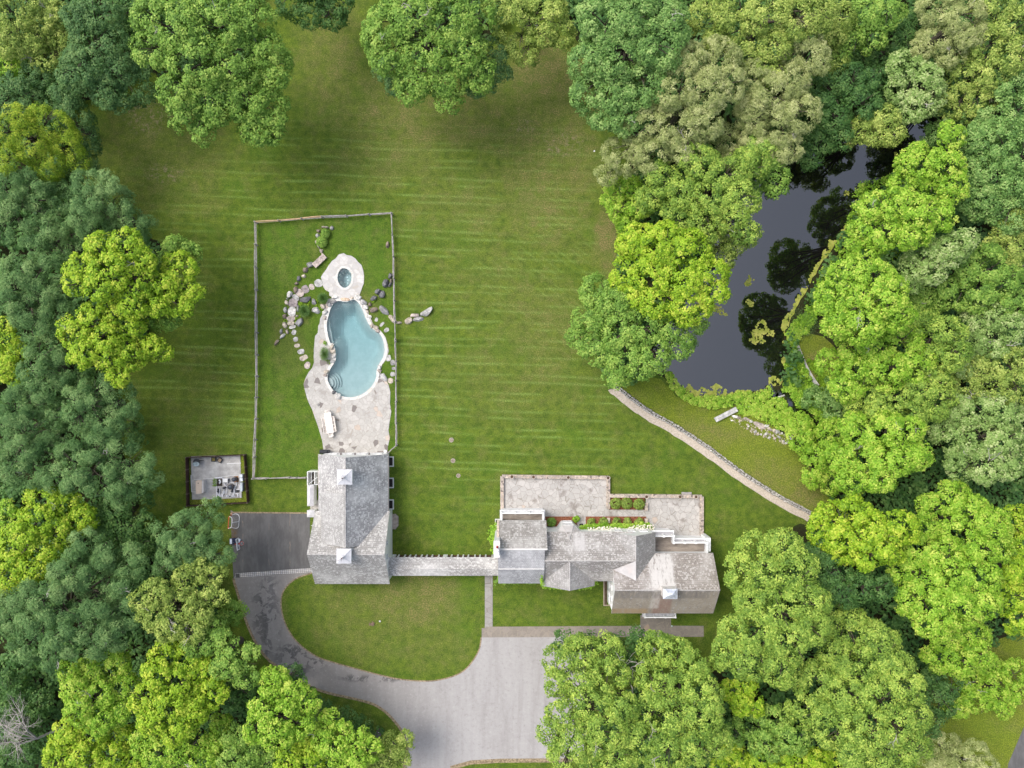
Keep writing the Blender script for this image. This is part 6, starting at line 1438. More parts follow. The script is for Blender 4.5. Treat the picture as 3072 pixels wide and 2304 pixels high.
TREES = [
# upper corner on the garage side
("broadleaf_tree", "pale olive tree in the very top corner of the wood beside the blue-green maple", 'olive', 15, [(40, 40, 80), (130, 50, 70), (90, 130, 65), (30, 110, 60), (180, 110, 45)], 2),
("broadleaf_tree", "bright green crown below the pale olive corner tree", 'lime', 12, [(25, 200, 55), (70, 180, 40)], 0),
("broadleaf_tree", "olive green crown with bare twigs between the corner tree and the dark maple", 'olive', 13, [(170, 50, 45), (200, 110, 45), (140, 170, 50)], 3),
("maple_tree", "large dark blue-green maple at the top, above the bare soil patch", 'blue', 15, [(250, 60, 60), (300, 50, 60), (300, 130, 80), (250, 200, 65), (340, 200, 80), (400, 250, 65), (310, 275, 60), (370, 300, 38), (215, 235, 40)], 0),
("broadleaf_tree", "dark crown between the blue-green maple and the tall green tree, at the top edge", 'dark', 12, [(400, 20, 60), (380, 90, 40)], 0),
("broadleaf_tree", "dark rounded crown above the yellow larch", 'blue', 12, [(60, 255, 55), (110, 225, 45), (30, 310, 45), (90, 300, 45)], 0),
("maple_tree", "dark green maple between the yellow larch and the lawn", 'blue', 11, [(190, 300, 50), (225, 350, 48), (245, 400, 42), (255, 450, 40), (265, 490, 26)], 0),
("larch_tree", "feathery yellow-green larch at the edge of the wood, above the pines", 'larch', 15, [(150, 370, 65), (90, 420, 70), (200, 430, 60), (140, 480, 60), (25, 400, 50), (30, 480, 45), (225, 480, 38), (60, 350, 40)], 0),
("larch_tree", "small dark larch under the yellow larch, beside the lawn", 'dark', 9, [(180, 560, 48), (220, 530, 36), (140, 580, 36)], 0),
("maple_tree", "huge fresh green tree with a lobed crown at the top, standing out over the lawn", 'maple', 19, [(470, 60, 85), (560, 90, 90), (660, 70, 90), (750, 60, 70), (600, 180, 95), (700, 180, 100), (790, 150, 60), (820, 215, 70), (540, 270, 60), (640, 290, 85), (740, 290, 85), (805, 330, 62), (560, 340, 55), (610, 390, 40), (820, 400, 42), (760, 400, 45), (460, 145, 60)], 3),
("broadleaf_tree", "dark green crown cut by the top edge between the huge tree and the round maple", 'dark', 13, [(880, -10, 60), (930, 20, 60), (985, 40, 55), (1020, 5, 45), (950, -40, 60), (1000, -50, 60), (900, -50, 50)], 0),
# top middle
("maple_tree", "big round two tone green maple at the top middle above the pool", 'maple', 18, [(1160, 60, 75), (1250, 60, 85), (1350, 60, 80), (1420, 40, 60), (1180, 150, 75), (1280, 160, 90), (1380, 150, 80), (1240, 240, 60), (1330, 240, 75), (1420, 220, 60), (1230, 285, 36), (1345, 300, 38), (1135, 110, 45)], 3),
("maple_tree", "dark green crown beneath the far side of the round top middle maple", 'blue', 12, [(1470, 170, 55), (1440, 240, 50), (1490, 215, 40), (1160, 215, 40), (1190, 250, 32)], 0),
("broadleaf_tree", "olive green tree at the top between the round maple and the pond side trees", 'olive', 14, [(1550, 50, 75), (1640, 50, 70), (1690, 90, 50), (1560, 130, 45), (1580, 165, 32), (1640, 110, 36), (1500, 20, 50)], 1),
("maple_tree", "tall cool green maple beside the pale willow at the edge of the upper lawn", 'cool', 19, [(1800, 70, 85), (1890, 60, 90), (1980, 50, 75), (1780, 170, 75), (1870, 160, 90), (1970, 140, 85), (1770, 270, 68), (1850, 270, 85), (1930, 250, 75), (1800, 340, 58), (1870, 350, 50), (2010, 80, 60)], 2),
# pond side, top
("broadleaf_tree", "broad yellow-olive tree at the top above the pale willow", 'olive', 17, [(2120, 60, 70), (2200, 50, 80), (2300, 50, 80), (2400, 60, 70), (2150, 120, 55), (2250, 140, 70), (2330, 150, 60), (2290, 200, 42), (2320, 225, 35), (2460, 40, 55)], 0),
("willow_tree", "wide pale grey-green willow crown next to the upper lawn", 'pale', 17, [(2070, 190, 60), (2150, 180, 68), (2190, 250, 50), (2030, 270, 70), (2110, 270, 80), (1950, 370, 80), (2040, 370, 80), (1870, 460, 62), (1960, 460, 62), (2110, 360, 60), (1820, 520, 32), (2060, 440, 55)], 2),
("willow_tree", "pale grey-green willow crown between the wide willow and the pond", 'pale', 15, [(2260, 230, 50), (2310, 290, 65), (2380, 260, 65), (2250, 340, 70), (2330, 370, 75), (2400, 340, 58), (2270, 430, 55), (2350, 450, 55), (2170, 420, 50), (2200, 480, 42)], 2),
("willow_tree", "small pale silvery willow crown below the yellow-olive tree", 'pale', 16, [(2420, 100, 48), (2430, 160, 52), (2380, 180, 38), (2450, 190, 36)], 1),
("broadleaf_tree", "small olive crown beside the silvery willow, over the dark trees", 'olive', 12, [(2500, 190, 42), (2480, 225, 30), (2520, 50, 48), (2500, 110, 36)], 0),
("broadleaf_tree", "bright green creeper clad tree at the top above the narrow end of the pond", 'maple', 13, [(2600, 50, 60), (2550, 120, 50), (2620, 110, 40), (2520, 160, 30), (2660, 40, 50)], 0),
("broadleaf_tree", "dark shaded tree in the gap at the top beyond the pond", 'dark', 10, [(2700, 120, 60), (2650, 180, 55), (2740, 70, 45), (2590, 190, 45)], 0),
("broadleaf_tree", "large pale olive-grey tree at the top with bare twigs", 'pale', 15, [(2800, 30, 65), (2880, 50, 70), (2820, 110, 60), (2900, 110, 55), (2770, 150, 40), (2850, 160, 45)], 4),
("broadleaf_tree", "yellow-green tree on the edge of the photograph at the upper pond end", 'olive', 15, [(2980, 40, 70), (3040, 80, 60), (2960, 130, 60), (3030, 170, 60), (2900, 220, 60), (2970, 220, 65), (2880, 280, 50), (2940, 300, 50), (2850, 330, 34), (2910, 340, 30)], 1),
("maple_tree", "silver flecked green maple over the narrow end of the pond", 'mint', 14, [(2720, 210, 60), (2770, 250, 62), (2700, 280, 50), (2760, 310, 50), (2800, 290, 36), (2730, 340, 34)], 1),
("broadleaf_tree", "dark green tree on the upper pond shore beside the pale willows", 'dark', 12, [(2480, 290, 60), (2550, 250, 55), (2590, 310, 50), (2510, 360, 55), (2460, 420, 50), (2430, 470, 38), (2530, 410, 40), (2620, 240, 40)], 0),
("broadleaf_tree", "light olive crown leaning over the upper pond arm", 'olive', 12, [(2600, 370, 45), (2660, 370, 48), (2570, 400, 36), (2640, 410, 38), (2680, 400, 30)], 1),
("broadleaf_tree", "cool green tree on the photograph edge level with the upper pond", 'cool', 13, [(3030, 260, 50), (2980, 320, 60), (3050, 340, 60), (2920, 370, 50), (2990, 400, 45), (2860, 390, 45), (2800, 400, 36)], 0),
("broadleaf_tree", "yellow tinged green tree on the far bank at the pond bend", 'lime', 16, [(2760, 500, 66), (2830, 500, 60), (2780, 570, 66), (2850, 560, 50), (2710, 550, 45), (2740, 610, 40), (2850, 410, 40)], 0),
("locust_tree", "large grey-green fine leaved tree on the edge beyond the pond bend", 'cool', 16, [(2930, 440, 66), (3000, 430, 70), (3060, 470, 60), (2920, 520, 60), (2990, 520, 75), (3060, 560, 60), (2960, 600, 65), (3030, 640, 60), (2900, 590, 45)], 0),
("broadleaf_tree", "lime green tree on the far bank with pondweed at its foot", 'lime', 18, [(2630, 630, 55), (2700, 620, 58), (2760, 640, 55), (2590, 690, 50), (2660, 700, 60), (2740, 700, 50), (2560, 740, 36), (2600, 760, 40), (2820, 650, 45)], 1),
("locust_tree", "mint green feathery tree standing above the lime trees beyond the pond", 'mint', 17, [(2780, 760, 52), (2840, 750, 58), (2890, 730, 42), (2740, 810, 46), (2720, 850, 34), (2800, 810, 40)], 1),
("broadleaf_tree", "brownish thin conifer at the photograph edge beside the mint green tree", 'olive', 14, [(3010, 690, 42), (3050, 740, 45), (2980, 740, 34), (3060, 660, 36), (3040, 800, 40)], 3),
("broadleaf_tree", "broad lime tree on the far bank above the grass clearing", 'lime', 19, [(2550, 830, 62), (2620, 820, 62), (2510, 890, 58), (2580, 900, 72), (2660, 890, 66), (2520, 960, 55), (2600, 970, 70), (2480, 930, 36), (2690, 940, 50)], 1),
("broadleaf_tree", "mid green tree between the mint green tree and the photograph edge", 'maple', 15, [(2900, 800, 58), (2970, 800, 60), (2860, 870, 60), (2940, 870, 66), (3010, 850, 58), (2800, 880, 55), (2760, 900, 42), (3050, 900, 45)], 1),
("broadleaf_tree", "lime tree in the wood directly behind the grass clearing", 'lime', 14, [(2560, 1040, 55), (2630, 1040, 62), (2700, 1020, 66), (2500, 1090, 45), (2580, 1110, 62), (2660, 1110, 66), (2740, 1090, 60), (2540, 1160, 50)], 2),
("broadleaf_tree", "green tree with yellow tips behind the lime tree of the clearing", 'oak', 15, [(2780, 1000, 62), (2840, 1000, 55), (2800, 1070, 62), (2860, 1060, 48), (2750, 960, 45)], 0),
("broadleaf_tree", "pale silver flecked tree halfway down the pond side photograph edge", 'mint', 14, [(2930, 960, 52), (2990, 950, 50), (2920, 1030, 55), (2980, 1030, 52), (2890, 1090, 46), (3040, 980, 45)], 2),
("broadleaf_tree", "dull green tree with dead twigs on the pond side photograph edge", 'olive', 14, [(2950, 1100, 52), (3010, 1090, 58), (2980, 1160, 55), (3050, 1160, 50), (2900, 1160, 48), (3060, 1080, 40)], 4),
("broadleaf_tree", "olive green tree between the stream outlet and the wood", 'oak', 13, [(2620, 1180, 60), (2690, 1190, 64), (2750, 1170, 58), (2800, 1200, 60), (2650, 1240, 50), (2730, 1250, 52), (2810, 1130, 48), (2570, 1210, 40)], 2),
("broadleaf_tree", "lime tree at the end of the bank lawn with dead twigs in its crown", 'lime', 14, [(2570, 1300, 62), (2640, 1290, 66), (2710, 1300, 62), (2530, 1370, 52), (2600, 1380, 72), (2680, 1380, 70), (2740, 1360, 50), (2640, 1440, 48), (2560, 1440, 45)], 3),
("broadleaf_tree", "silver-green tree on the photograph edge level with the bank lawn", 'mint', 14, [(2870, 1230, 56), (2940, 1230, 58), (3010, 1240, 58), (2860, 1310, 56), (2930, 1310, 66), (3010, 1320, 62), (2890, 1390, 55), (2960, 1400, 58), (3030, 1390, 50), (2820, 1280, 42)], 4),
("shrub_tree", "low lime bush where the bank lawn meets the wood", 'lime', 5, [(2410, 1320, 42), (2460, 1360, 50), (2440, 1420, 42), (2500, 1300, 45), (2500, 1440, 40), (2400, 1270, 30)], 0),
("shrub_tree", "low green bush beside the stream at the end of the rubble", 'cool', 3.5, [(2500, 1230, 45), (2550, 1260, 42), (2450, 1200, 36), (2500, 1170, 36)], 0),
# pond, lawn side
("maple_tree", "olive green maple between the pale willows and the bright yellow-green tree", 'oak', 15, [(2100, 500, 62), (2180, 520, 70), (2250, 500, 58), (1990, 540, 52), (2060, 580, 62), (2140, 600, 70), (2220, 590, 60), (1960, 600, 45), (2120, 670, 62), (2200, 650, 55), (2040, 650, 55), (2240, 700, 38)], 1),
("maple_tree", "fresh green maple at the foot of the pale willow by the pond", 'maple', 13, [(2290, 470, 48), (2320, 520, 48), (2260, 540, 40), (2250, 450, 36), (2330, 570, 24)], 0),
("shrub_tree", "bright lime bush along the bare lawn edge below the willow", 'lime', 7, [(1850, 570, 34), (1850, 630, 40), (1880, 680, 42), (1830, 600, 25), (1900, 560, 34), (1920, 620, 36)], 0),
("birch_tree", "thin grey-green twiggy tree overhanging the pond above the bright yellow tree", 'olive', 10, [(2160, 730, 45), (2210, 740, 40), (2120, 700, 36), (2240, 715, 26), (2170, 770, 36)], 5),
("maple_tree", "brilliant yellow-green maple overhanging the lawn side of the pond", 'yellow', 16, [(1920, 740, 68), (1990, 740, 72), (2060, 760, 72), (1890, 820, 60), (1960, 820, 78), (2050, 840, 80), (2120, 830, 62), (1980, 900, 66), (2070, 910, 66), (2140, 880, 42), (1920, 880, 50)], 0),
("maple_tree", "darker green maple at the foot of the brilliant yellow-green one", 'maple', 13, [(1800, 880, 55), (1850, 920, 62), (1780, 960, 62), (1860, 990, 70), (1940, 980, 66), (2010, 980, 58), (1740, 1020, 42), (1800, 1040, 58), (1880, 1070, 60), (1960, 1060, 55), (2040, 1030, 42), (1850, 1120, 42), (2080, 960, 42), (1930, 1100, 34)], 0),
# lower corner beyond the house
("maple_tree", "bright yellow maple beside the end of the gravel path", 'yellow', 14, [(2500, 1560, 55), (2570, 1550, 60), (2470, 1600, 45), (2540, 1620, 70), (2620, 1600, 72), (2700, 1590, 55), (2610, 1670, 52), (2660, 1650, 50), (2450, 1560, 28)], 0),
("broadleaf_tree", "lime green tree beyond the yellow maple, at the wood edge", 'lime', 14, [(2850, 1500, 60), (2910, 1540, 60), (2970, 1580, 58), (2890, 1600, 60), (2940, 1650, 52), (2800, 1520, 45), (2990, 1640, 45), (2780, 1580, 45)], 0),
("maple_tree", "fresh green maple between the yellow maple and the big oak", 'lime', 15, [(2760, 1660, 66), (2830, 1670, 66), (2720, 1720, 50), (2790, 1740, 75), (2870, 1740, 72), (2940, 1740, 58), (2740, 1800, 58), (2810, 1820, 72), (2890, 1820, 66), (2950, 1810, 45), (2800, 1880, 50)], 0),
("broadleaf_tree", "yellow-green crown on the photograph edge level with the big oak", 'yellow', 13, [(3040, 1560, 45), (3060, 1640, 50), (3040, 1720, 50), (3030, 1800, 50), (3060, 1870, 40)], 0),
("broadleaf_tree", "green tree with a whitish tuft beside the dark gap near the road", 'lime', 12, [(2850, 1920, 55), (2910, 1900, 55), (2820, 1970, 45), (2880, 1980, 50), (2940, 1960, 36)], 0),
("oak_tree", "great dark olive oak beside the end gable of the house", 'oak', 17, [(2280, 1660, 66), (2350, 1640, 55), (2230, 1720, 60), (2310, 1740, 78), (2390, 1720, 70), (2250, 1810, 66), (2340, 1830, 80), (2420, 1800, 70), (2200, 1890, 62), (2280, 1900, 75), (2370, 1920, 80), (2440, 1880, 60), (2180, 1960, 50), (2250, 1980, 58), (2340, 2000, 60)], 1),
("broadleaf_tree", "dark crown between the great oak and the fresh green maple", 'dark', 13, [(2440, 1680, 55), (2500, 1720, 55), (2520, 1780, 50), (2590, 1760, 42), (2470, 1640, 38), (2640, 1760, 40)], 0),
("oak_tree", "large oak with yellowish clumps between the great oak and the road", 'oak', 17, [(2480, 1860, 58), (2560, 1900, 75), (2630, 1940, 70), (2500, 1960, 72), (2580, 2000, 80), (2670, 2000, 66), (2460, 2050, 70), (2550, 2090, 85), (2640, 2090, 80), (2720, 2060, 55), (2420, 2120, 58), (2500, 2170, 75), (2600, 2190, 85), (2690, 2170, 70), (2560, 2260, 72), (2660, 2270, 75), (2740, 2150, 45), (2740, 2240, 50)], 1),
("maple_tree", "small vivid lime crown peeping out under the great oak", 'yellow', 12, [(2200, 2070, 34), (2240, 2060, 34), (2230, 2110, 36), (2265, 2120, 26)], 0),
("broadleaf_tree", "fresh green crown below the small vivid lime crown", 'maple', 12, [(2260, 2180, 52), (2330, 2160, 50), (2300, 2230, 48), (2380, 2210, 50), (2200, 2200, 36)], 0),
("broadleaf_tree", "yellow-green tree cut by the bottom edge under the large oak", 'yellow', 11, [(2210, 2270, 50), (2290, 2280, 52), (2370, 2280, 56), (2440, 2290, 50), (2170, 2300, 40), (2500, 2300, 42)], 0),
("shrub_tree", "light green thicket beside the road in the bottom corner", 'lime', 5, [(2960, 1990, 42), (2900, 2040, 42), (2990, 2060, 46), (2930, 2100, 46), (2870, 2110, 40), (3040, 2010, 42), (3000, 2120, 34), (3050, 2080, 34)], 3),
("broadleaf_tree", "dark green tree in the gap between the large oak and the roadside thicket", 'dark', 9, [(2800, 2030, 42), (2820, 2100, 48), (2790, 2160, 42), (2850, 2050, 36)], 0),
("broadleaf_tree", "grey-green tree cut by the bottom edge near the road", 'pale', 10, [(2830, 2230, 45), (2870, 2280, 45), (2920, 2260, 42), (2800, 2290, 40), (2960, 2300, 34)], 1),
("oak_tree", "great oak at the bottom, half covering the pale driveway court", 'oak', 17, [(1690, 1990, 58), (1750, 1960, 55), (1820, 1960, 55), (1670, 2050, 40), (1740, 2040, 66), (1820, 2040, 70), (1780, 2110, 72), (1690, 2150, 50), (1660, 2200, 42), (1720, 2220, 66), (1810, 2190, 80), (1760, 2280, 60), (1690, 2280, 45), (1860, 2130, 55), (1850, 2270, 60)], 4),
("oak_tree", "second great oak at the bottom, its crown split from the first by bare limbs", 'oak', 17, [(1960, 1950, 55), (2030, 1960, 62), (2090, 2000, 52), (1950, 2030, 45), (2020, 2050, 75), (2100, 2070, 62), (1940, 2130, 66), (2020, 2150, 80), (2100, 2150, 60), (1920, 2220, 66), (2000, 2250, 75), (2080, 2230, 62), (2140, 2120, 42), (2150, 2230, 40)], 5),
("broadleaf_tree", "dark green crown behind the bottom oaks next to the entrance walk", 'dark', 11, [(1700, 1930, 40), (1775, 1925, 34), (1880, 1935, 40), (1920, 1925, 36), (1870, 1990, 36)], 0),
# bottom, garage side
("broadleaf_tree", "light green tree beside the driveway bend", 'lime', 14, [(820, 2050, 48), (870, 2090, 52), (920, 2110, 45), (800, 2120, 55), (860, 2150, 55), (770, 2180, 45), (830, 2200, 50), (900, 2170, 42)], 0),
("maple_tree", "small round dark green maple touching the driveway bend", 'blue', 9, [(870, 2020, 30), (895, 2040, 30), (850, 2040, 24)], 0),
("broadleaf_tree", "yellow flecked tree at the bottom beside the driveway", 'lime', 12, [(985, 2165, 40), (1020, 2200, 38), (1010, 2250, 45), (1070, 2230, 42), (1110, 2250, 38), (1060, 2290, 45), (960, 2210, 36)], 1),
("hedge", "dark green shrub belt between grass strip and trees at the driveway", 'dark', 4, [(930, 2095, 28), (970, 2120, 30), (1010, 2145, 30), (1050, 2160, 30), (1085, 2185, 28), (1120, 2210, 28), (960, 2150, 28)], 0),
("broadleaf_tree", "vivid yellow-green tree at the bottom edge below the light green tree", 'yellow', 12, [(900, 2230, 45), (940, 2270, 45), (870, 2280, 42), (920, 2300, 40)], 1),
("broadleaf_tree", "dull grey-green tree hanging over the driveway at the bottom edge", 'olive', 9, [(1180, 2230, 34), (1215, 2225, 26), (1160, 2270, 40), (1200, 2270, 32), (1140, 2300, 40)], 1),
("broadleaf_tree", "mid green tree at the bottom between the lime tree and the light green tree", 'maple', 11, [(730, 2230, 42), (700, 2270, 45), (770, 2260, 42), (740, 2300, 42), (800, 2290, 42), (690, 2210, 30)], 1),
("broadleaf_tree", "brilliant lime tree with the brightest crown at the lower garage side", 'yellow', 15, [(500, 1970, 48), (560, 1990, 55), (470, 2030, 55), (540, 2060, 66), (620, 2020, 55), (440, 2090, 52), (500, 2130, 62), (580, 2120, 55), (640, 2080, 45), (530, 2190, 50), (460, 2160, 42)], 0),
("broadleaf_tree", "pale lime tree beside the brilliant one, above the dead tree", 'lime', 14, [(280, 2020, 52), (340, 2000, 48), (220, 2060, 48), (290, 2090, 60), (360, 2070, 50), (240, 2130, 45), (310, 2160, 48), (200, 2020, 30), (370, 2140, 36)], 2),
("broadleaf_tree", "yellow-green tree filling the bottom edge beside the dead tree", 'yellow', 13, [(200, 2210, 52), (270, 2210, 58), (180, 2270, 50), (250, 2280, 58), (330, 2260, 55), (360, 2210, 45), (400, 2270, 42)], 1),
("broadleaf_tree", "soft green tree at the bottom between the yellow-green and mid green ones", 'lime', 12, [(590, 2230, 55), (540, 2260, 50), (640, 2230, 42), (480, 2260, 50), (600, 2290, 50), (430, 2230, 42), (660, 2180, 36)], 1),
("maple_tree", "mid green maple between the brilliant lime tree and the driveway", 'maple', 13, [(600, 1930, 45), (660, 1920, 48), (700, 1960, 45), (740, 1980, 42), (680, 2010, 45), (740, 2030, 34), (640, 1880, 34), (760, 1950, 24)], 0),
("broadleaf_tree", "small bright sprig of a tree poking out beside the driveway", 'maple', 8, [(690, 1840, 32), (660, 1870, 32), (715, 1830, 20)], 0),
("larch_tree", "dark feathery larch beside the driveway grass", 'dark', 9, [(720, 2070, 38), (690, 2100, 34), (750, 2060, 26)], 0),
("broadleaf_tree", "olive yellow tree with bare limbs beside the driveway", 'olive', 14, [(590, 1700, 42), (640, 1720, 38), (560, 1750, 50), (620, 1780, 48), (480, 1780, 52), (540, 1820, 66), (460, 1840, 46), (600, 1840, 48), (510, 1880, 50), (580, 1890, 40), (430, 1800, 34), (655, 1790, 28)], 5),
("pine_tree", "great blue-green pine with pompom clumps at the lower garage side", 'pine', 17, [(250, 1640, 48), (320, 1660, 55), (390, 1690, 55), (210, 1720, 52), (290, 1740, 66), (370, 1760, 58), (130, 1780, 55), (200, 1810, 62), (290, 1830, 72), (380, 1830, 55), (60, 1790, 52), (40, 1850, 50), (120, 1870, 62), (200, 1900, 66), (290, 1910, 55), (90, 1930, 50), (170, 1960, 42), (350, 1900, 42)], 5),
("broadleaf_tree", "bright yellow-green tree above the great blue-green pine", 'yellow', 15, [(130, 1500, 50), (190, 1510, 50), (250, 1550, 50), (110, 1570, 60), (180, 1590, 60), (60, 1620, 58), (120, 1650, 55), (40, 1690, 55), (90, 1710, 45), (30, 1750, 40)], 1),
("broadleaf_tree", "small yellow-green crown on the photograph edge above the bright one", 'lime', 12, [(20, 1540, 38), (40, 1580, 28)], 0),
("broadleaf_tree", "dark shaded crown between the pines and the parking court lawn", 'dark', 9, [(350, 1540, 52), (410, 1520, 48), (380, 1590, 50), (440, 1570, 38), (320, 1610, 42), (420, 1480, 34), (440, 1630, 36)], 0),
("pine_tree", "dark blue-green pine with long arms reaching to the parking court", 'pine', 12, [(510, 1600, 40), (550, 1580, 38), (590, 1560, 40), (630, 1530, 32), (530, 1650, 46), (580, 1640, 38), (620, 1610, 32), (640, 1660, 32), (670, 1670, 22), (500, 1690, 34), (630, 1560, 26)], 1),
# garage side wood, middle
("maple_tree", "bright yellow-green maple standing out over the striped lawn, upper of two", 'yellow', 17, [(300, 750, 50), (380, 740, 52), (430, 780, 48), (250, 800, 52), (330, 810, 60), (410, 840, 60), (230, 850, 38), (300, 860, 45), (480, 860, 48), (540, 810, 52), (560, 870, 46), (400, 900, 50), (520, 900, 46), (470, 920, 42), (560, 920, 28)], 1),
("maple_tree", "bright yellow-green maple standing out over the striped lawn, lower of two", 'yellow', 15, [(280, 960, 48), (340, 940, 42), (230, 1000, 46), (310, 1020, 58), (390, 990, 50), (250, 1060, 42), (380, 1060, 52), (450, 1040, 40), (320, 1080, 42), (480, 1060, 30), (360, 1120, 36), (200, 975, 22)], 1),
("maple_tree", "darker green tree half hidden behind the upper bright maple", 'maple', 12, [(520, 750, 42), (570, 760, 34), (480, 800, 42), (490, 950, 40), (440, 960, 36)], 0),
("pine_tree", "rounded blue-green pine beside the brown lawn corner", 'pine', 15, [(270, 560, 42), (330, 560, 42), (280, 620, 55), (350, 620, 55), (400, 650, 48), (300, 680, 55), (380, 700, 50), (430, 680, 30), (250, 650, 36)], 0),
("pine_tree", "grey-green pine on the photograph edge below the yellow larch", 'pine', 14, [(20, 560, 48), (30, 620, 42), (100, 560, 45), (130, 600, 52), (180, 600, 40), (70, 660, 52), (190, 650, 36), (20, 690, 42)], 0),
("pine_tree", "blue-green pine between the rounded pine and the upper bright maple", 'pine', 13, [(150, 700, 45), (210, 710, 42), (160, 760, 50), (220, 770, 42), (240, 700, 36), (110, 740, 36)], 0),
("pine_tree", "broad blue-green pine at the edge of the wood beside the two bright maples", 'pine', 16, [(70, 820, 50), (130, 810, 48), (50, 870, 46), (120, 870, 60), (190, 880, 46), (90, 930, 55), (160, 940, 56), (110, 980, 42), (30, 900, 34), (200, 940, 34)], 0),
("broadleaf_tree", "yellow-green crowns on the photograph edge between the pines", 'yellow', 11, [(15, 1020, 36), (45, 1060, 40), (20, 1110, 36), (50, 1130, 28), (15, 980, 26)], 0),
("pine_tree", "small blue-green pine below the broad one", 'pine', 14, [(140, 1060, 46), (190, 1070, 36), (110, 1110, 44), (170, 1120, 48), (210, 1140, 34), (130, 1160, 36)], 0),
("pine_tree", "pine with a pale rounded crown projecting to the lawn below the lower bright maple", 'pine', 14, [(300, 1160, 46), (350, 1170, 40), (280, 1220, 50), (350, 1220, 46), (230, 1200, 36), (320, 1270, 42), (365, 1250, 28), (240, 1250, 36)], 0),
("pine_tree", "large pine on the photograph edge level with the dark lawn strip", 'pine', 15, [(50, 1210, 46), (110, 1200, 45), (50, 1270, 52), (120, 1280, 58), (60, 1340, 52), (140, 1350, 50), (40, 1400, 46), (110, 1410, 45), (180, 1240, 36), (190, 1310, 42)], 1),
("pine_tree", "wide grey-green pine beside the equipment yard lawn", 'pine', 14, [(220, 1380, 48), (280, 1350, 50), (340, 1350, 50), (290, 1410, 58), (370, 1400, 55), (420, 1380, 42), (440, 1420, 38), (240, 1440, 42), (330, 1460, 48), (400, 1450, 42), (180, 1430, 40), (370, 1490, 30)], 2),
("shrub_tree", "dark low shrub between two pines at the lawn edge", 'dark', 4, [(395, 1300, 30), (410, 1270, 22), (420, 1320, 20), (250, 1140, 32), (280, 1160, 28)], 0),
("broadleaf_tree", "dark green crown on the photograph edge beside the fallen trunk", 'dark', 8, [(30, 2050, 45), (60, 2110, 48), (20, 2140, 42), (90, 2160, 42), (120, 2110, 38), (60, 2180, 38), (30, 2280, 42), (90, 2270, 42)], 0),
]
NLEAF = [0]
for T_ in TREES:
    tree(T_[0], T_[1], T_[2], T_[3], T_[4], dead=T_[5], cat={'shrub_tree': 'bush', 'hedge': 'hedge'}.get(T_[0], 'tree'), group=None if T_[0] in ('hedge', 'shrub_tree') else "trees of the wood round the lawns", low=1.0 if T_[3] > 6 else .6)
# bare dead tree and fallen trunk
p = at(55, 2190, 7); w = thing("dead_tree", "bleached bare dead tree above dark crowns in the bottom corner", "tree", (p.x + 3.2, p.y - 1.6, 0)); rr = random.Random(5); mb = MB()
base = Vector((p.x + 3.2, p.y - 1.6, 0)); fk = at(112, 2215, 6.5); mb.tube([tuple(base), tuple(base.lerp(fk, .5) + Vector((.2, .1, .4))), tuple(fk)], [.2, .16, .12], 8); mb.build("trunk", M['deadwood'], w)
mb = MB()
for (x, y, z) in ((60, 2165, 10), (15, 2190, 9.5), (62, 2140, 10), (35, 2225, 9), (-10, 2165, 9)):
    e = at(x, y, z); m = fk.lerp(e, .5) + Vector((rr.uniform(-.3, .3), rr.uniform(-.3, .3), .5)); mb.tube([tuple(fk), tuple(m), tuple(e)], [.10, .07, .03], 6)
    for b in (m, e, m.lerp(e, .5), m.lerp(e, .8)):
        for _ in range(3): twigs(mb, b, Vector((rr.uniform(-1, .6), rr.uniform(-.8, 1), rr.uniform(-.1, .5))).normalized(), 1.5, .028, rr, 2)
mb.build("branch", M['deadwood'], w)
mb = MB(); mb.tube([at(160, 2012, .9), at(120, 2035, .8), at(85, 2060, .6), at(45, 2090, .3)], [.2, .19, .17, .12], 9); tag(mb.build("fallen_trunk", M['bark'], smooth=True), "curved fallen trunk lying on the dark wood floor below the great pine", "log")
w = thing("dead_snag", "twisted bare tree skeleton in the gap between the two bottom oaks", "tree", (*at(1880, 2070, 0).xy, 0)); mb = MB(); b0 = at(1880, 2070, 2); b1 = at(1888, 2010, 11); mb.tube([tuple(Vector((b0.x, b0.y, 0))), tuple(b0.lerp(b1, .5)), tuple(b1)], [.2, .15, .08], 8); mb.build("trunk", M['deadwood'], w)
mb = MB(); rr = random.Random(6)
for (x, y) in ((1880, 1960), (1905, 1990), (1875, 2000), (1910, 2030), (1895, 2045), (1870, 1975)):
    e = at(x, y, 13); m = b1.lerp(e, .5); twigs(mb, b1.lerp(b0, rr.uniform(0, .3)), (e - b1).normalized(), (e - b1).length * .9, .07, rr, 2)
mb.build("branch", M['deadwood'], w)

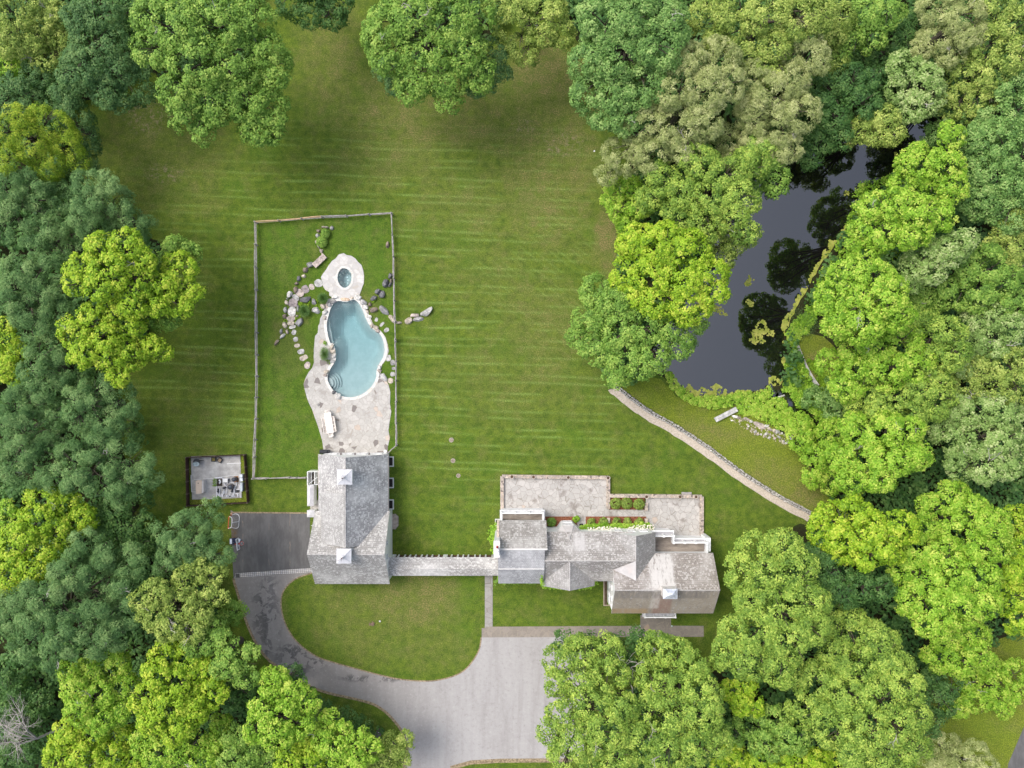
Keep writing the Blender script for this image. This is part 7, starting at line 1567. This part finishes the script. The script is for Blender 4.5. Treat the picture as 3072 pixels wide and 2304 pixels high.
# ------------------------------------------------------------ garden shrubs
def bush(name, label, cat, conv, x, y, rx, ry, h, kind, group=None, dens=1.3, ls=.06, z0=0.0, pr=.17, blossoms=None, tint0=.42):
    kd = dict(KIND[kind], ls=ls, pr=pr, dens=KIND[kind]['dens'] * 1.1); c = at(*conv(x, y)); RX, RY = rx, ry
    n = max(14, int(5.5 * (RX * RY) / pr ** 2)); d = sph(n * 2); d = d[d[:, 2] > -.25][:n]
    C = np.array([c.x, c.y, z0 + h * .42]) + d * np.array([RX - pr * .6, RY - pr * .6, h * .50]) * (.9 + .14 * rng.random((len(d), 1)))
    w = thing(name, label, cat, (c.x, c.y, z0), group)
    a = puff_leaves(C, np.full(len(C), pr) * (.8 + .4 * rng.random(len(C))), d, dict(kd, dens=kd['dens'] * dens), np.full(len(C), tint0) + rng.normal(size=len(C)) * .08)
    quads("foliage", *a[:3], kd['asp'], a[3], MATS[kind], w)
    mb = MB()
    for k in range(7):
        q = 2 * math.pi * k / 7; mb.tube([(c.x, c.y, z0 - .02), (c.x + math.cos(q) * RX * .5, c.y + math.sin(q) * RY * .5, z0 + h * .6)], [.03, .012], 5)
    mb.build("stem", M['bark'], w); return w
px2m = CAM_H / FPX / 2.765
for i, (x, y, r_, lab) in enumerate(((1122, 300, 46, "large round clipped boxwood, first from the large terrace in the planted bed"), (1212, 298, 46, "large round clipped boxwood, middle of the three in the planted bed"), (1312, 306, 47, "large round clipped boxwood, last of the three by the small terrace"))):
    bush("boxwood_shrub", lab, "shrub", Z4, x, y, r_ * px2m, r_ * px2m, 1.0, 'olive', "clipped boxwoods of the planted bed", z0=.12)
for (x, y, r_, lab, k_) in ((918, 452, 32, "small round shrub in the mulch bed, first from the door steps", 'olive'), (1020, 452, 36, "round shrub in the mulch bed beside the stone pier", 'olive'), (1130, 450, 34, "round shrub in the mulch bed, third from the door steps", 'olive'), (1218, 450, 34, "round shrub in the mulch bed, fourth from the door steps", 'olive'), (1312, 455, 36, "round shrub in the mulch bed, last before the small terrace", 'olive'),
                           (590, 455, 37, "dark green round shrub in the mulch bed beside the railed balcony", 'maple'), (795, 428, 28, "loose yellow-green shrub in the mulch bed beside the octagonal bay", 'lime')):
    bush("garden_shrub", lab, "shrub", Z4, x, y, r_ * px2m, r_ * px2m, .8, k_, "small shrubs in the mulch beds by the house", z0=.12)
k1 = CAM_H / FPX / 3.687
bush("green_bush", "bright green bush inside the stone border above the hot tub, upper of two", "bush", Z1, 876, 305, 50 * k1, 54 * k1, .9, 'maple', "two bright bushes by the stone border", tint0=.55)
bush("green_bush", "bright green bush inside the stone border above the hot tub, lower of two", "bush", Z1, 838, 396, 60 * k1, 60 * k1, .9, 'maple', "two bright bushes by the stone border", tint0=.55)
def tussock(label, conv, x, y, rx, ry, h, A=((.05, .13, .03), (.12, .26, .07), (.28, .42, .15))):
    c = at(*conv(x, y)); w = thing("grass_tussock", label, "ornamental grass", (c.x, c.y, 0), "ornamental grasses by the pool"); n = 2600
    a = rng.random(n) * 2 * np.pi; t_ = rng.random(n) ** .6; lean = np.sqrt(rng.random(n))
    P = np.stack([c.x + np.cos(a) * rx * lean * t_, c.y + np.sin(a) * ry * lean * t_, h * (1.15 * t_ - .55 * t_ ** 2 * lean ** 2) + .03], 1)
    dr = np.stack([np.cos(a) * lean, np.sin(a) * lean, 1.0 - t_ * lean], 1); dr /= np.linalg.norm(dr, axis=1)[:, None]
    side = np.cross(dr, rng.normal(size=(n, 3))); side /= np.linalg.norm(side, axis=1)[:, None]; L = .13; W = .010
    o0 = np.array(OFF[w.name]); v = np.stack([P - dr * L - side * W, P - dr * L + side * W, P + dr * L], 1).reshape(-1, 3) - o0
    me = bpy.data.meshes.new("blades"); me.vertices.add(3 * n); me.vertices.foreach_set("co", v.astype(np.float32).ravel()); me.loops.add(3 * n); me.loops.foreach_set("vertex_index", np.arange(3 * n, dtype=np.int32))
    me.polygons.add(n); me.polygons.foreach_set("loop_start", np.arange(0, 3 * n, 3, dtype=np.int32)); q = me.attributes.new("tint", 'FLOAT', 'FACE'); q.data.foreach_set("value", np.clip(.3 + .5 * t_ + rng.normal(size=n) * .1, 0, 1).astype(np.float32)); me.update(calc_edges=True)
    finish("blades", me, leaf_mat("tussock_blades", *A, trans=.3) if "tussock_blades" not in bpy.data.materials else bpy.data.materials["tussock_blades"], w, None)
tussock("spiky round grass tussock between the hot tub and the pool rocks", Z1, 855, 1015, 68 * k1, 68 * k1, .9)
tussock("spiky grass tussock beside the stone stair", Z1, 650, 1155, 74 * k1, 80 * k1, .9)
tussock("tall spiky grass tussock in the terrace bed beside the pool shelf", Z2, 872, 155, 62 * k1, 90 * k1, 1.0)
tussock("blue-green reed clump on the far pond bank above the timber walkway", Z7, 1790, 90, 2.6, 2.2, 1.1)

def carpet(name, label, polys, n, pr, kind, hmax, ls=.09, kindof="stuff", cat=None, z0=0.0, tint0=.45, asp=None, dens=1.0, exclude=()):
    """Low foliage scattered over outlines given in photograph pixels."""
    PC = []; EX = [np.array([tuple(at(*q).xy) for q in p]) for p in exclude]; areas = []
    PP = [np.array([tuple(at(*q).xy) for q in p]) for p in polys]
    ar = [abs(sum(P[i][0] * P[(i + 1) % len(P)][1] - P[(i + 1) % len(P)][0] * P[i][1] for i in range(len(P)))) / 2 for P in PP]; tot = sum(ar)
    for P, a in zip(PP, ar):
        m = int(n * a / tot) + 1; lo, hi = P.min(0), P.max(0); k = max(4, int(m * ((hi - lo)[0] * (hi - lo)[1]) / max(a, .01) * 1.1)); q = lo + rng.random((k, 2)) * (hi - lo); q = q[inside(q, P)]
        for e in EX: q = q[~inside(q, e)]
        PC.append(q)
    PC = np.concatenate(PC); f = .5 + .5 * np.sin(PC[:, 0] * .9 + 2) * np.cos(PC[:, 1] * 1.1)
    z = z0 + hmax * (.25 + .75 * rng.random(len(PC)) * (.4 + .6 * f)); C = np.stack([PC[:, 0], PC[:, 1], z], 1)
    kd = dict(KIND[kind], ls=ls, dens=KIND[kind]['dens'] * dens)
    if asp: kd['asp'] = asp
    a = puff_leaves(C, pr * (.6 + .8 * rng.random(len(C))), np.tile([0, 0, 1.0], (len(C), 1)), kd, tint0 + .25 * (f - .5) + rng.normal(size=len(C)) * .12)
    a[0][:, 2] = np.maximum(a[0][:, 2], z0 + .02)
    o = quads(name, *a[:3], kd['asp'], a[3], MATS[kind], None, (0, 0, 0)); return tag(o, label, cat, kind=kindof)
up_ = lambda q, z: (1536 + (q[0] - 1536) * (1 - z / CAM_H), 1152 + (q[1] - 1152) * (1 - z / CAM_H))   # pixel seen at height z -> pixel on the ground below it
hy = [up_(Z4(x, y), 2.3) for x, y in ((830, 510), (870, 490), (1000, 480), (1100, 478), (1250, 478), (1360, 472), (1420, 480), (1455, 555), (1380, 585), (1270, 582), (1100, 555), (900, 550), (832, 545))]
hd = thing("flowering_hedge", "low green hedge full of whitish blossoms along the house wall", "hedge", (*at(*Z4(1150, 520)).xy, 0))
o = carpet("foliage", None, [hy], 620, .20, 'lime', 1.6, ls=.065, kindof=None, tint0=.5, z0=1.0); o.parent = hd; o.location = -hd.location
fl = plain("cream_blossom", (0.85, 0.80, 0.66), .6, .15, 9)
mb = MB(); P = np.array([tuple(at(*q).xy) for q in [up_(Z4(*q), 2.5) for q in ((890, 505), (1060, 495), (1200, 515), (1300, 480), (1440, 480), (1450, 540), (1380, 560), (1270, 565), (1100, 540), (900, 530))]]); rr = random.Random(2); n = 0
while n < 330:
    x = rr.uniform(P[:, 0].min(), P[:, 0].max()); y = rr.uniform(P[:, 1].min(), P[:, 1].max())
    if inside(np.array([[x, y]]), P)[0]:
        n += 1; s = rr.uniform(.03, .075); mb.obox((x, y, 2.68 + rr.uniform(-.15, .1)), (s, s, s * .5), rr.uniform(0, 3), rot=Matrix.Rotation(rr.uniform(0, 1), 3, (rr.random(), rr.random(), 1)))
tag(mb.build("blossoms", fl, hd), kind="stuff")
def ivy(label, strips, kind='lime', ls=.06):
    """Creeper on a wall: points (px conv, height range)."""
    PCs = []
    for (x0, y0, x1, y1, z0, z1, wd) in strips:
        n = max(8, int(math.hypot(x1 - x0, y1 - y0) * (z1 - z0) * 16)); f = rng.random(n); PCs.append(np.stack([x0 + (x1 - x0) * f + rng.normal(size=n) * wd, y0 + (y1 - y0) * f + rng.normal(size=n) * wd, z0 + (z1 - z0) * rng.random(n)], 1))
    C = np.concatenate(PCs); w = thing("climbing_ivy", label, "climbing plant", (float(C[:, 0].mean()), float(C[:, 1].mean()), 0)); kd = dict(KIND[kind], ls=ls, pr=.15)
    a = puff_leaves(C, np.full(len(C), .17), np.tile([0, 0, 1.0], (len(C), 1)), kd, np.full(len(C), .45) + rng.normal(size=len(C)) * .1); quads("leaves", *a[:3], kd['asp'], a[3], MATS[kind], w)
a = at(*Z4(105, 500), 1.5)
ivy("flower flecked climber on the end wall of the house above the covered walk", [(-1.95, -16.9, -1.8, -19.9, .1, 3.4, .2), (-2.4, -17.0, -2.2, -19.8, .05, 2.4, .2)], 'lime')
ivy("dark creeper on the front wall below the pale roof of the house", [(-1.7, -22.85, 1.0, -22.95, .1, 4.6, .1), (-1.9, -23.5, -.5, -23.6, .05, 1.6, .22), (1.2, -22.85, 3.3, -22.9, 2.0, 4.9, .07)], 'maple')
ivy("creeper edging the roof of the front gable of the house", [(3.5, -23.25, 6.4, -23.35, 2, 5.4, .10), (6.4, -23.35, 9.4, -23.25, 2, 5.4, .10), (3.35, -21.0, 3.4, -22.9, 3.5, 6.4, .06), (9.5, -22.6, 9.6, -23.1, 3, 5, .1)], 'lime')
mb = MB(); fm = 0
gc = plain
carpet("ground_cover", "yellow-green creeping ground cover among the pool rocks", [[Z1(*q) for q in p] for p in (((580, 1070), (700, 1040), (720, 1060), (700, 1110), (590, 1120)), ((540, 1220), (600, 1200), (600, 1250), (545, 1290)), ((770, 1020), (800, 1060), (840, 1140), (800, 1160), (775, 1090)), ((405, 1240), (470, 1240), (460, 1285), (420, 1280)), ((1370, 1035), (1430, 1030), (1400, 1060)))], 90, .11, 'yellow', .25, ls=.045, tint0=.35)
carpet("ground_cover", "tufts of green and flowers at the ends of the terrace grass bed", [[Z2(*q) for q in ((845, 0), (880, 20), (890, 60), (850, 50))], [Z2(*q) for q in ((870, 225), (925, 220), (925, 268), (890, 250))]], 22, .11, 'maple', .25, ls=.045)
carpet("ground_cover", "weeds around the motor mat in the equipment yard", [[ZE(*q) for q in ((900, 880), (1000, 890), (1060, 960), (1060, 1190), (980, 1230), (900, 1190), (960, 1050))]], 26, .09, 'maple', .15, ls=.045, z0=.06)
bankveg = [Z7(*q) for q in ((60, 700), (140, 700), (210, 850), (330, 950), (430, 1010), (560, 1010), (840, 1020), (900, 985), (1000, 960), (1270, 960), (1390, 880), (1420, 960), (1410, 1040), (1560, 1040), (1640, 1150), (1740, 1240), (1870, 1230), (1930, 1350), (2030, 1440), (1960, 1540), (1740, 1560), (1560, 1460), (1400, 1370), (1180, 1270), (1010, 1240), (1000, 1190), (940, 1130), (680, 1180), (560, 1160), (430, 1130), (240, 1010), (120, 880))]
bank2 = [Z7(*q) for q in ((1560, 950), (1560, 880), (1640, 760), (1580, 620), (1640, 540), (1690, 400), (1620, 330), (1600, 230), (1700, 60), (1880, -60), (2000, -60), (1960, 60), (1860, 200), (1780, 260), (1700, 350), (1760, 500), (1850, 680), (1950, 880), (2100, 950), (2200, 1100), (2200, 1400), (2040, 1400), (1930, 1240), (1850, 1150), (1750, 1150), (1690, 1060), (1640, 960))]
bank3 = [Z7(*q) for q in ((1860, 560), (1960, 560), (2100, 700), (2212, 760), (2250, 1000), (2100, 950), (2030, 850), (1950, 700))]
carpet("bank_plants", "lush bright green ground cover along the pond bank and stream", [bankveg], 1150, .24, 'lime', .45, ls=.085, tint0=.62)
carpet("bank_plants", "taller fresh green growth between the stream and the far bank walkway", [bank2], 1000, .28, 'lime', .7, ls=.09, tint0=.42)
carpet("bank_plants", "yellowish weeds in the far bank clearing below the trees", [bank3], 240, .22, 'yellow', .3, ls=.07, tint0=.2)
far = [(2560, 560), (2640, 540), (2700, 500), (2780, 440), (2900, 500), (2700, 760), (2560, 900), (2440, 960), (2410, 930), (2440, 850), (2480, 780), (2530, 690)]
carpet("bank_plants", "bright green shrubby growth at the foot of the trees on the far bank", [far], 900, .36, 'lime', 1.6, ls=.11, tint0=.4)

# duckweed and lily pads floating on the pond
t = NT("duckweed"); f = t.noise(1.6, 5, .7); g = t.noise(6, 3, .7); M['duck'] = t.done(t.mix(t.band(f, .35, .65), (0.22, 0.27, 0.035), (0.42, 0.42, 0.10)), .8, .2, bump=g, bstr=.3)
def floaters(name, label, polys, n, smin, smax, seed):
    rr = np.random.default_rng(seed); PP = [np.array([tuple(at(*q).xy) for q in p]) for p in polys]; V = []; F = []
    ar = [abs(sum(P[i][0] * P[(i + 1) % len(P)][1] - P[(i + 1) % len(P)][0] * P[i][1] for i in range(len(P)))) / 2 for P in PP]; tot = sum(ar)
    for P, a in zip(PP, ar):
        lo, hi = P.min(0), P.max(0); m = int(n * a / tot) + 3; k = 0; tries = 0
        while k < m and tries < m * 40:
            tries += 1; q = lo + rr.random(2) * (hi - lo)
            w_ = math.sin(q[0] * 3.1 + 1.3 * math.sin(q[1] * 2.3)) * math.cos(q[1] * 2.7 + math.sin(q[0] * 1.9))
            if not inside(q[None], P)[0] or (w_ < -.05 and rr.random() < .9): continue
            k += 1; s = rr.uniform(smin, smax); b0 = len(V); c = 7; ph = rr.random() * 6; z = -.12 + rr.uniform(.006, .035)
            for j in range(c): a_ = ph + 2 * math.pi * j / c; r_ = s * rr.uniform(.6, 1.15); V.append((q[0] + r_ * math.cos(a_), q[1] + r_ * math.sin(a_), z))
            F.append(tuple(range(b0, b0 + c)))
    mb = MB(); mb.v = V; mb.f = F; mb.m = [0] * len(F); return tag(mb.build(name, M['duck'], loc=(0, 0, 0)), label, kind="stuff")
edge1 = [(2360, 1010), (2345, 990), (2352, 960), (2380, 920), (2405, 870), (2440, 815), (2470, 760), (2490, 720), (2520, 700), (2600, 600), (2640, 570), (2670, 590), (2600, 700), (2520, 800), (2460, 880), (2420, 950), (2385, 1000)]
edge2 = [Z7(*q) for q in ((1620, 200), (1700, 150), (1690, 330), (1650, 380), (1580, 330), (1600, 260))]
edge3 = [Z7(*q) for q in ((60, 690), (150, 700), (230, 860), (330, 950), (380, 830), (420, 920), (480, 960), (540, 900), (600, 940), (720, 850), (840, 940), (850, 1010), (900, 970), (1000, 940), (1270, 950), (1400, 870), (1400, 790), (1440, 760), (1560, 820), (1540, 880), (1560, 1000), (1430, 1050), (900, 1120), (560, 1130), (300, 1050), (150, 900))]
edge4 = [Z7(*q) for q in ((1580, 480), (1680, 520), (1660, 640), (1640, 800), (1560, 800), (1600, 640), (1550, 520))]
floaters("duckweed", "yellow-green duckweed floating along the pond shores", [edge1, edge2, edge4], 2600, .08, .26, 1)
floaters("duckweed", "dull green water weeds floating at the lower end of the pond", [edge3], 1500, .07, .2, 2)
isl = [(2275, 1010, 30, 22), (2300, 1000, 26, 14), (2285, 985, 18, 26), (2255, 834, 11, 8), (2245, 850, 12, 8), (2245, 905, 8, 6), (2252, 912, 10, 8), (2155, 928, 16, 8), (2165, 938, 14, 7), (2177, 943, 7, 5), (2140, 920, 14, 5), (2540, 580, 8, 8), (2690, 465, 8, 10)]
floaters("duckweed", "small drifting islands of water weed in the open pond", [[(cx + rx * math.cos(a), cy + ry * math.sin(a)) for a in [2 * math.pi * k / 14 for k in range(14)]] for cx, cy, rx, ry in isl], 420, .06, .18, 3)

# undergrowth on the dark wood floor
frame = [(-250, -200), (3320, -200), (3320, 2500), (-250, 2500)]
clear = [LAWN, POND, [(690, 1530), (930, 1530), (1250, 1640), (1800, 1850), (1800, 2400), (1190, 2400), (690, 1900)], VERGE, FL, [Z7(*q) for q in ((1560, 950), (2212, 1100), (2200, 1460), (1960, 1560), (1560, 1460))],
         [(3010, 2400), (3010, 2290), (3060, 2180), (3120, 2080), (3400, 1700), (3400, 2400)], [(2380, 900), (2560, 900), (2560, 1300), (2380, 1300)], [(1950, 1080), (2000, 1110), (2330, 1130), (2420, 1200), (2430, 1400), (2560, 1600), (2300, 1500), (1900, 1250)]]
carpet("undergrowth", "dark low undergrowth covering the floor of the wood", [frame], 22000, .85, 'dark', 2.4, ls=.24, tint0=.45, dens=1.0, exclude=clear)
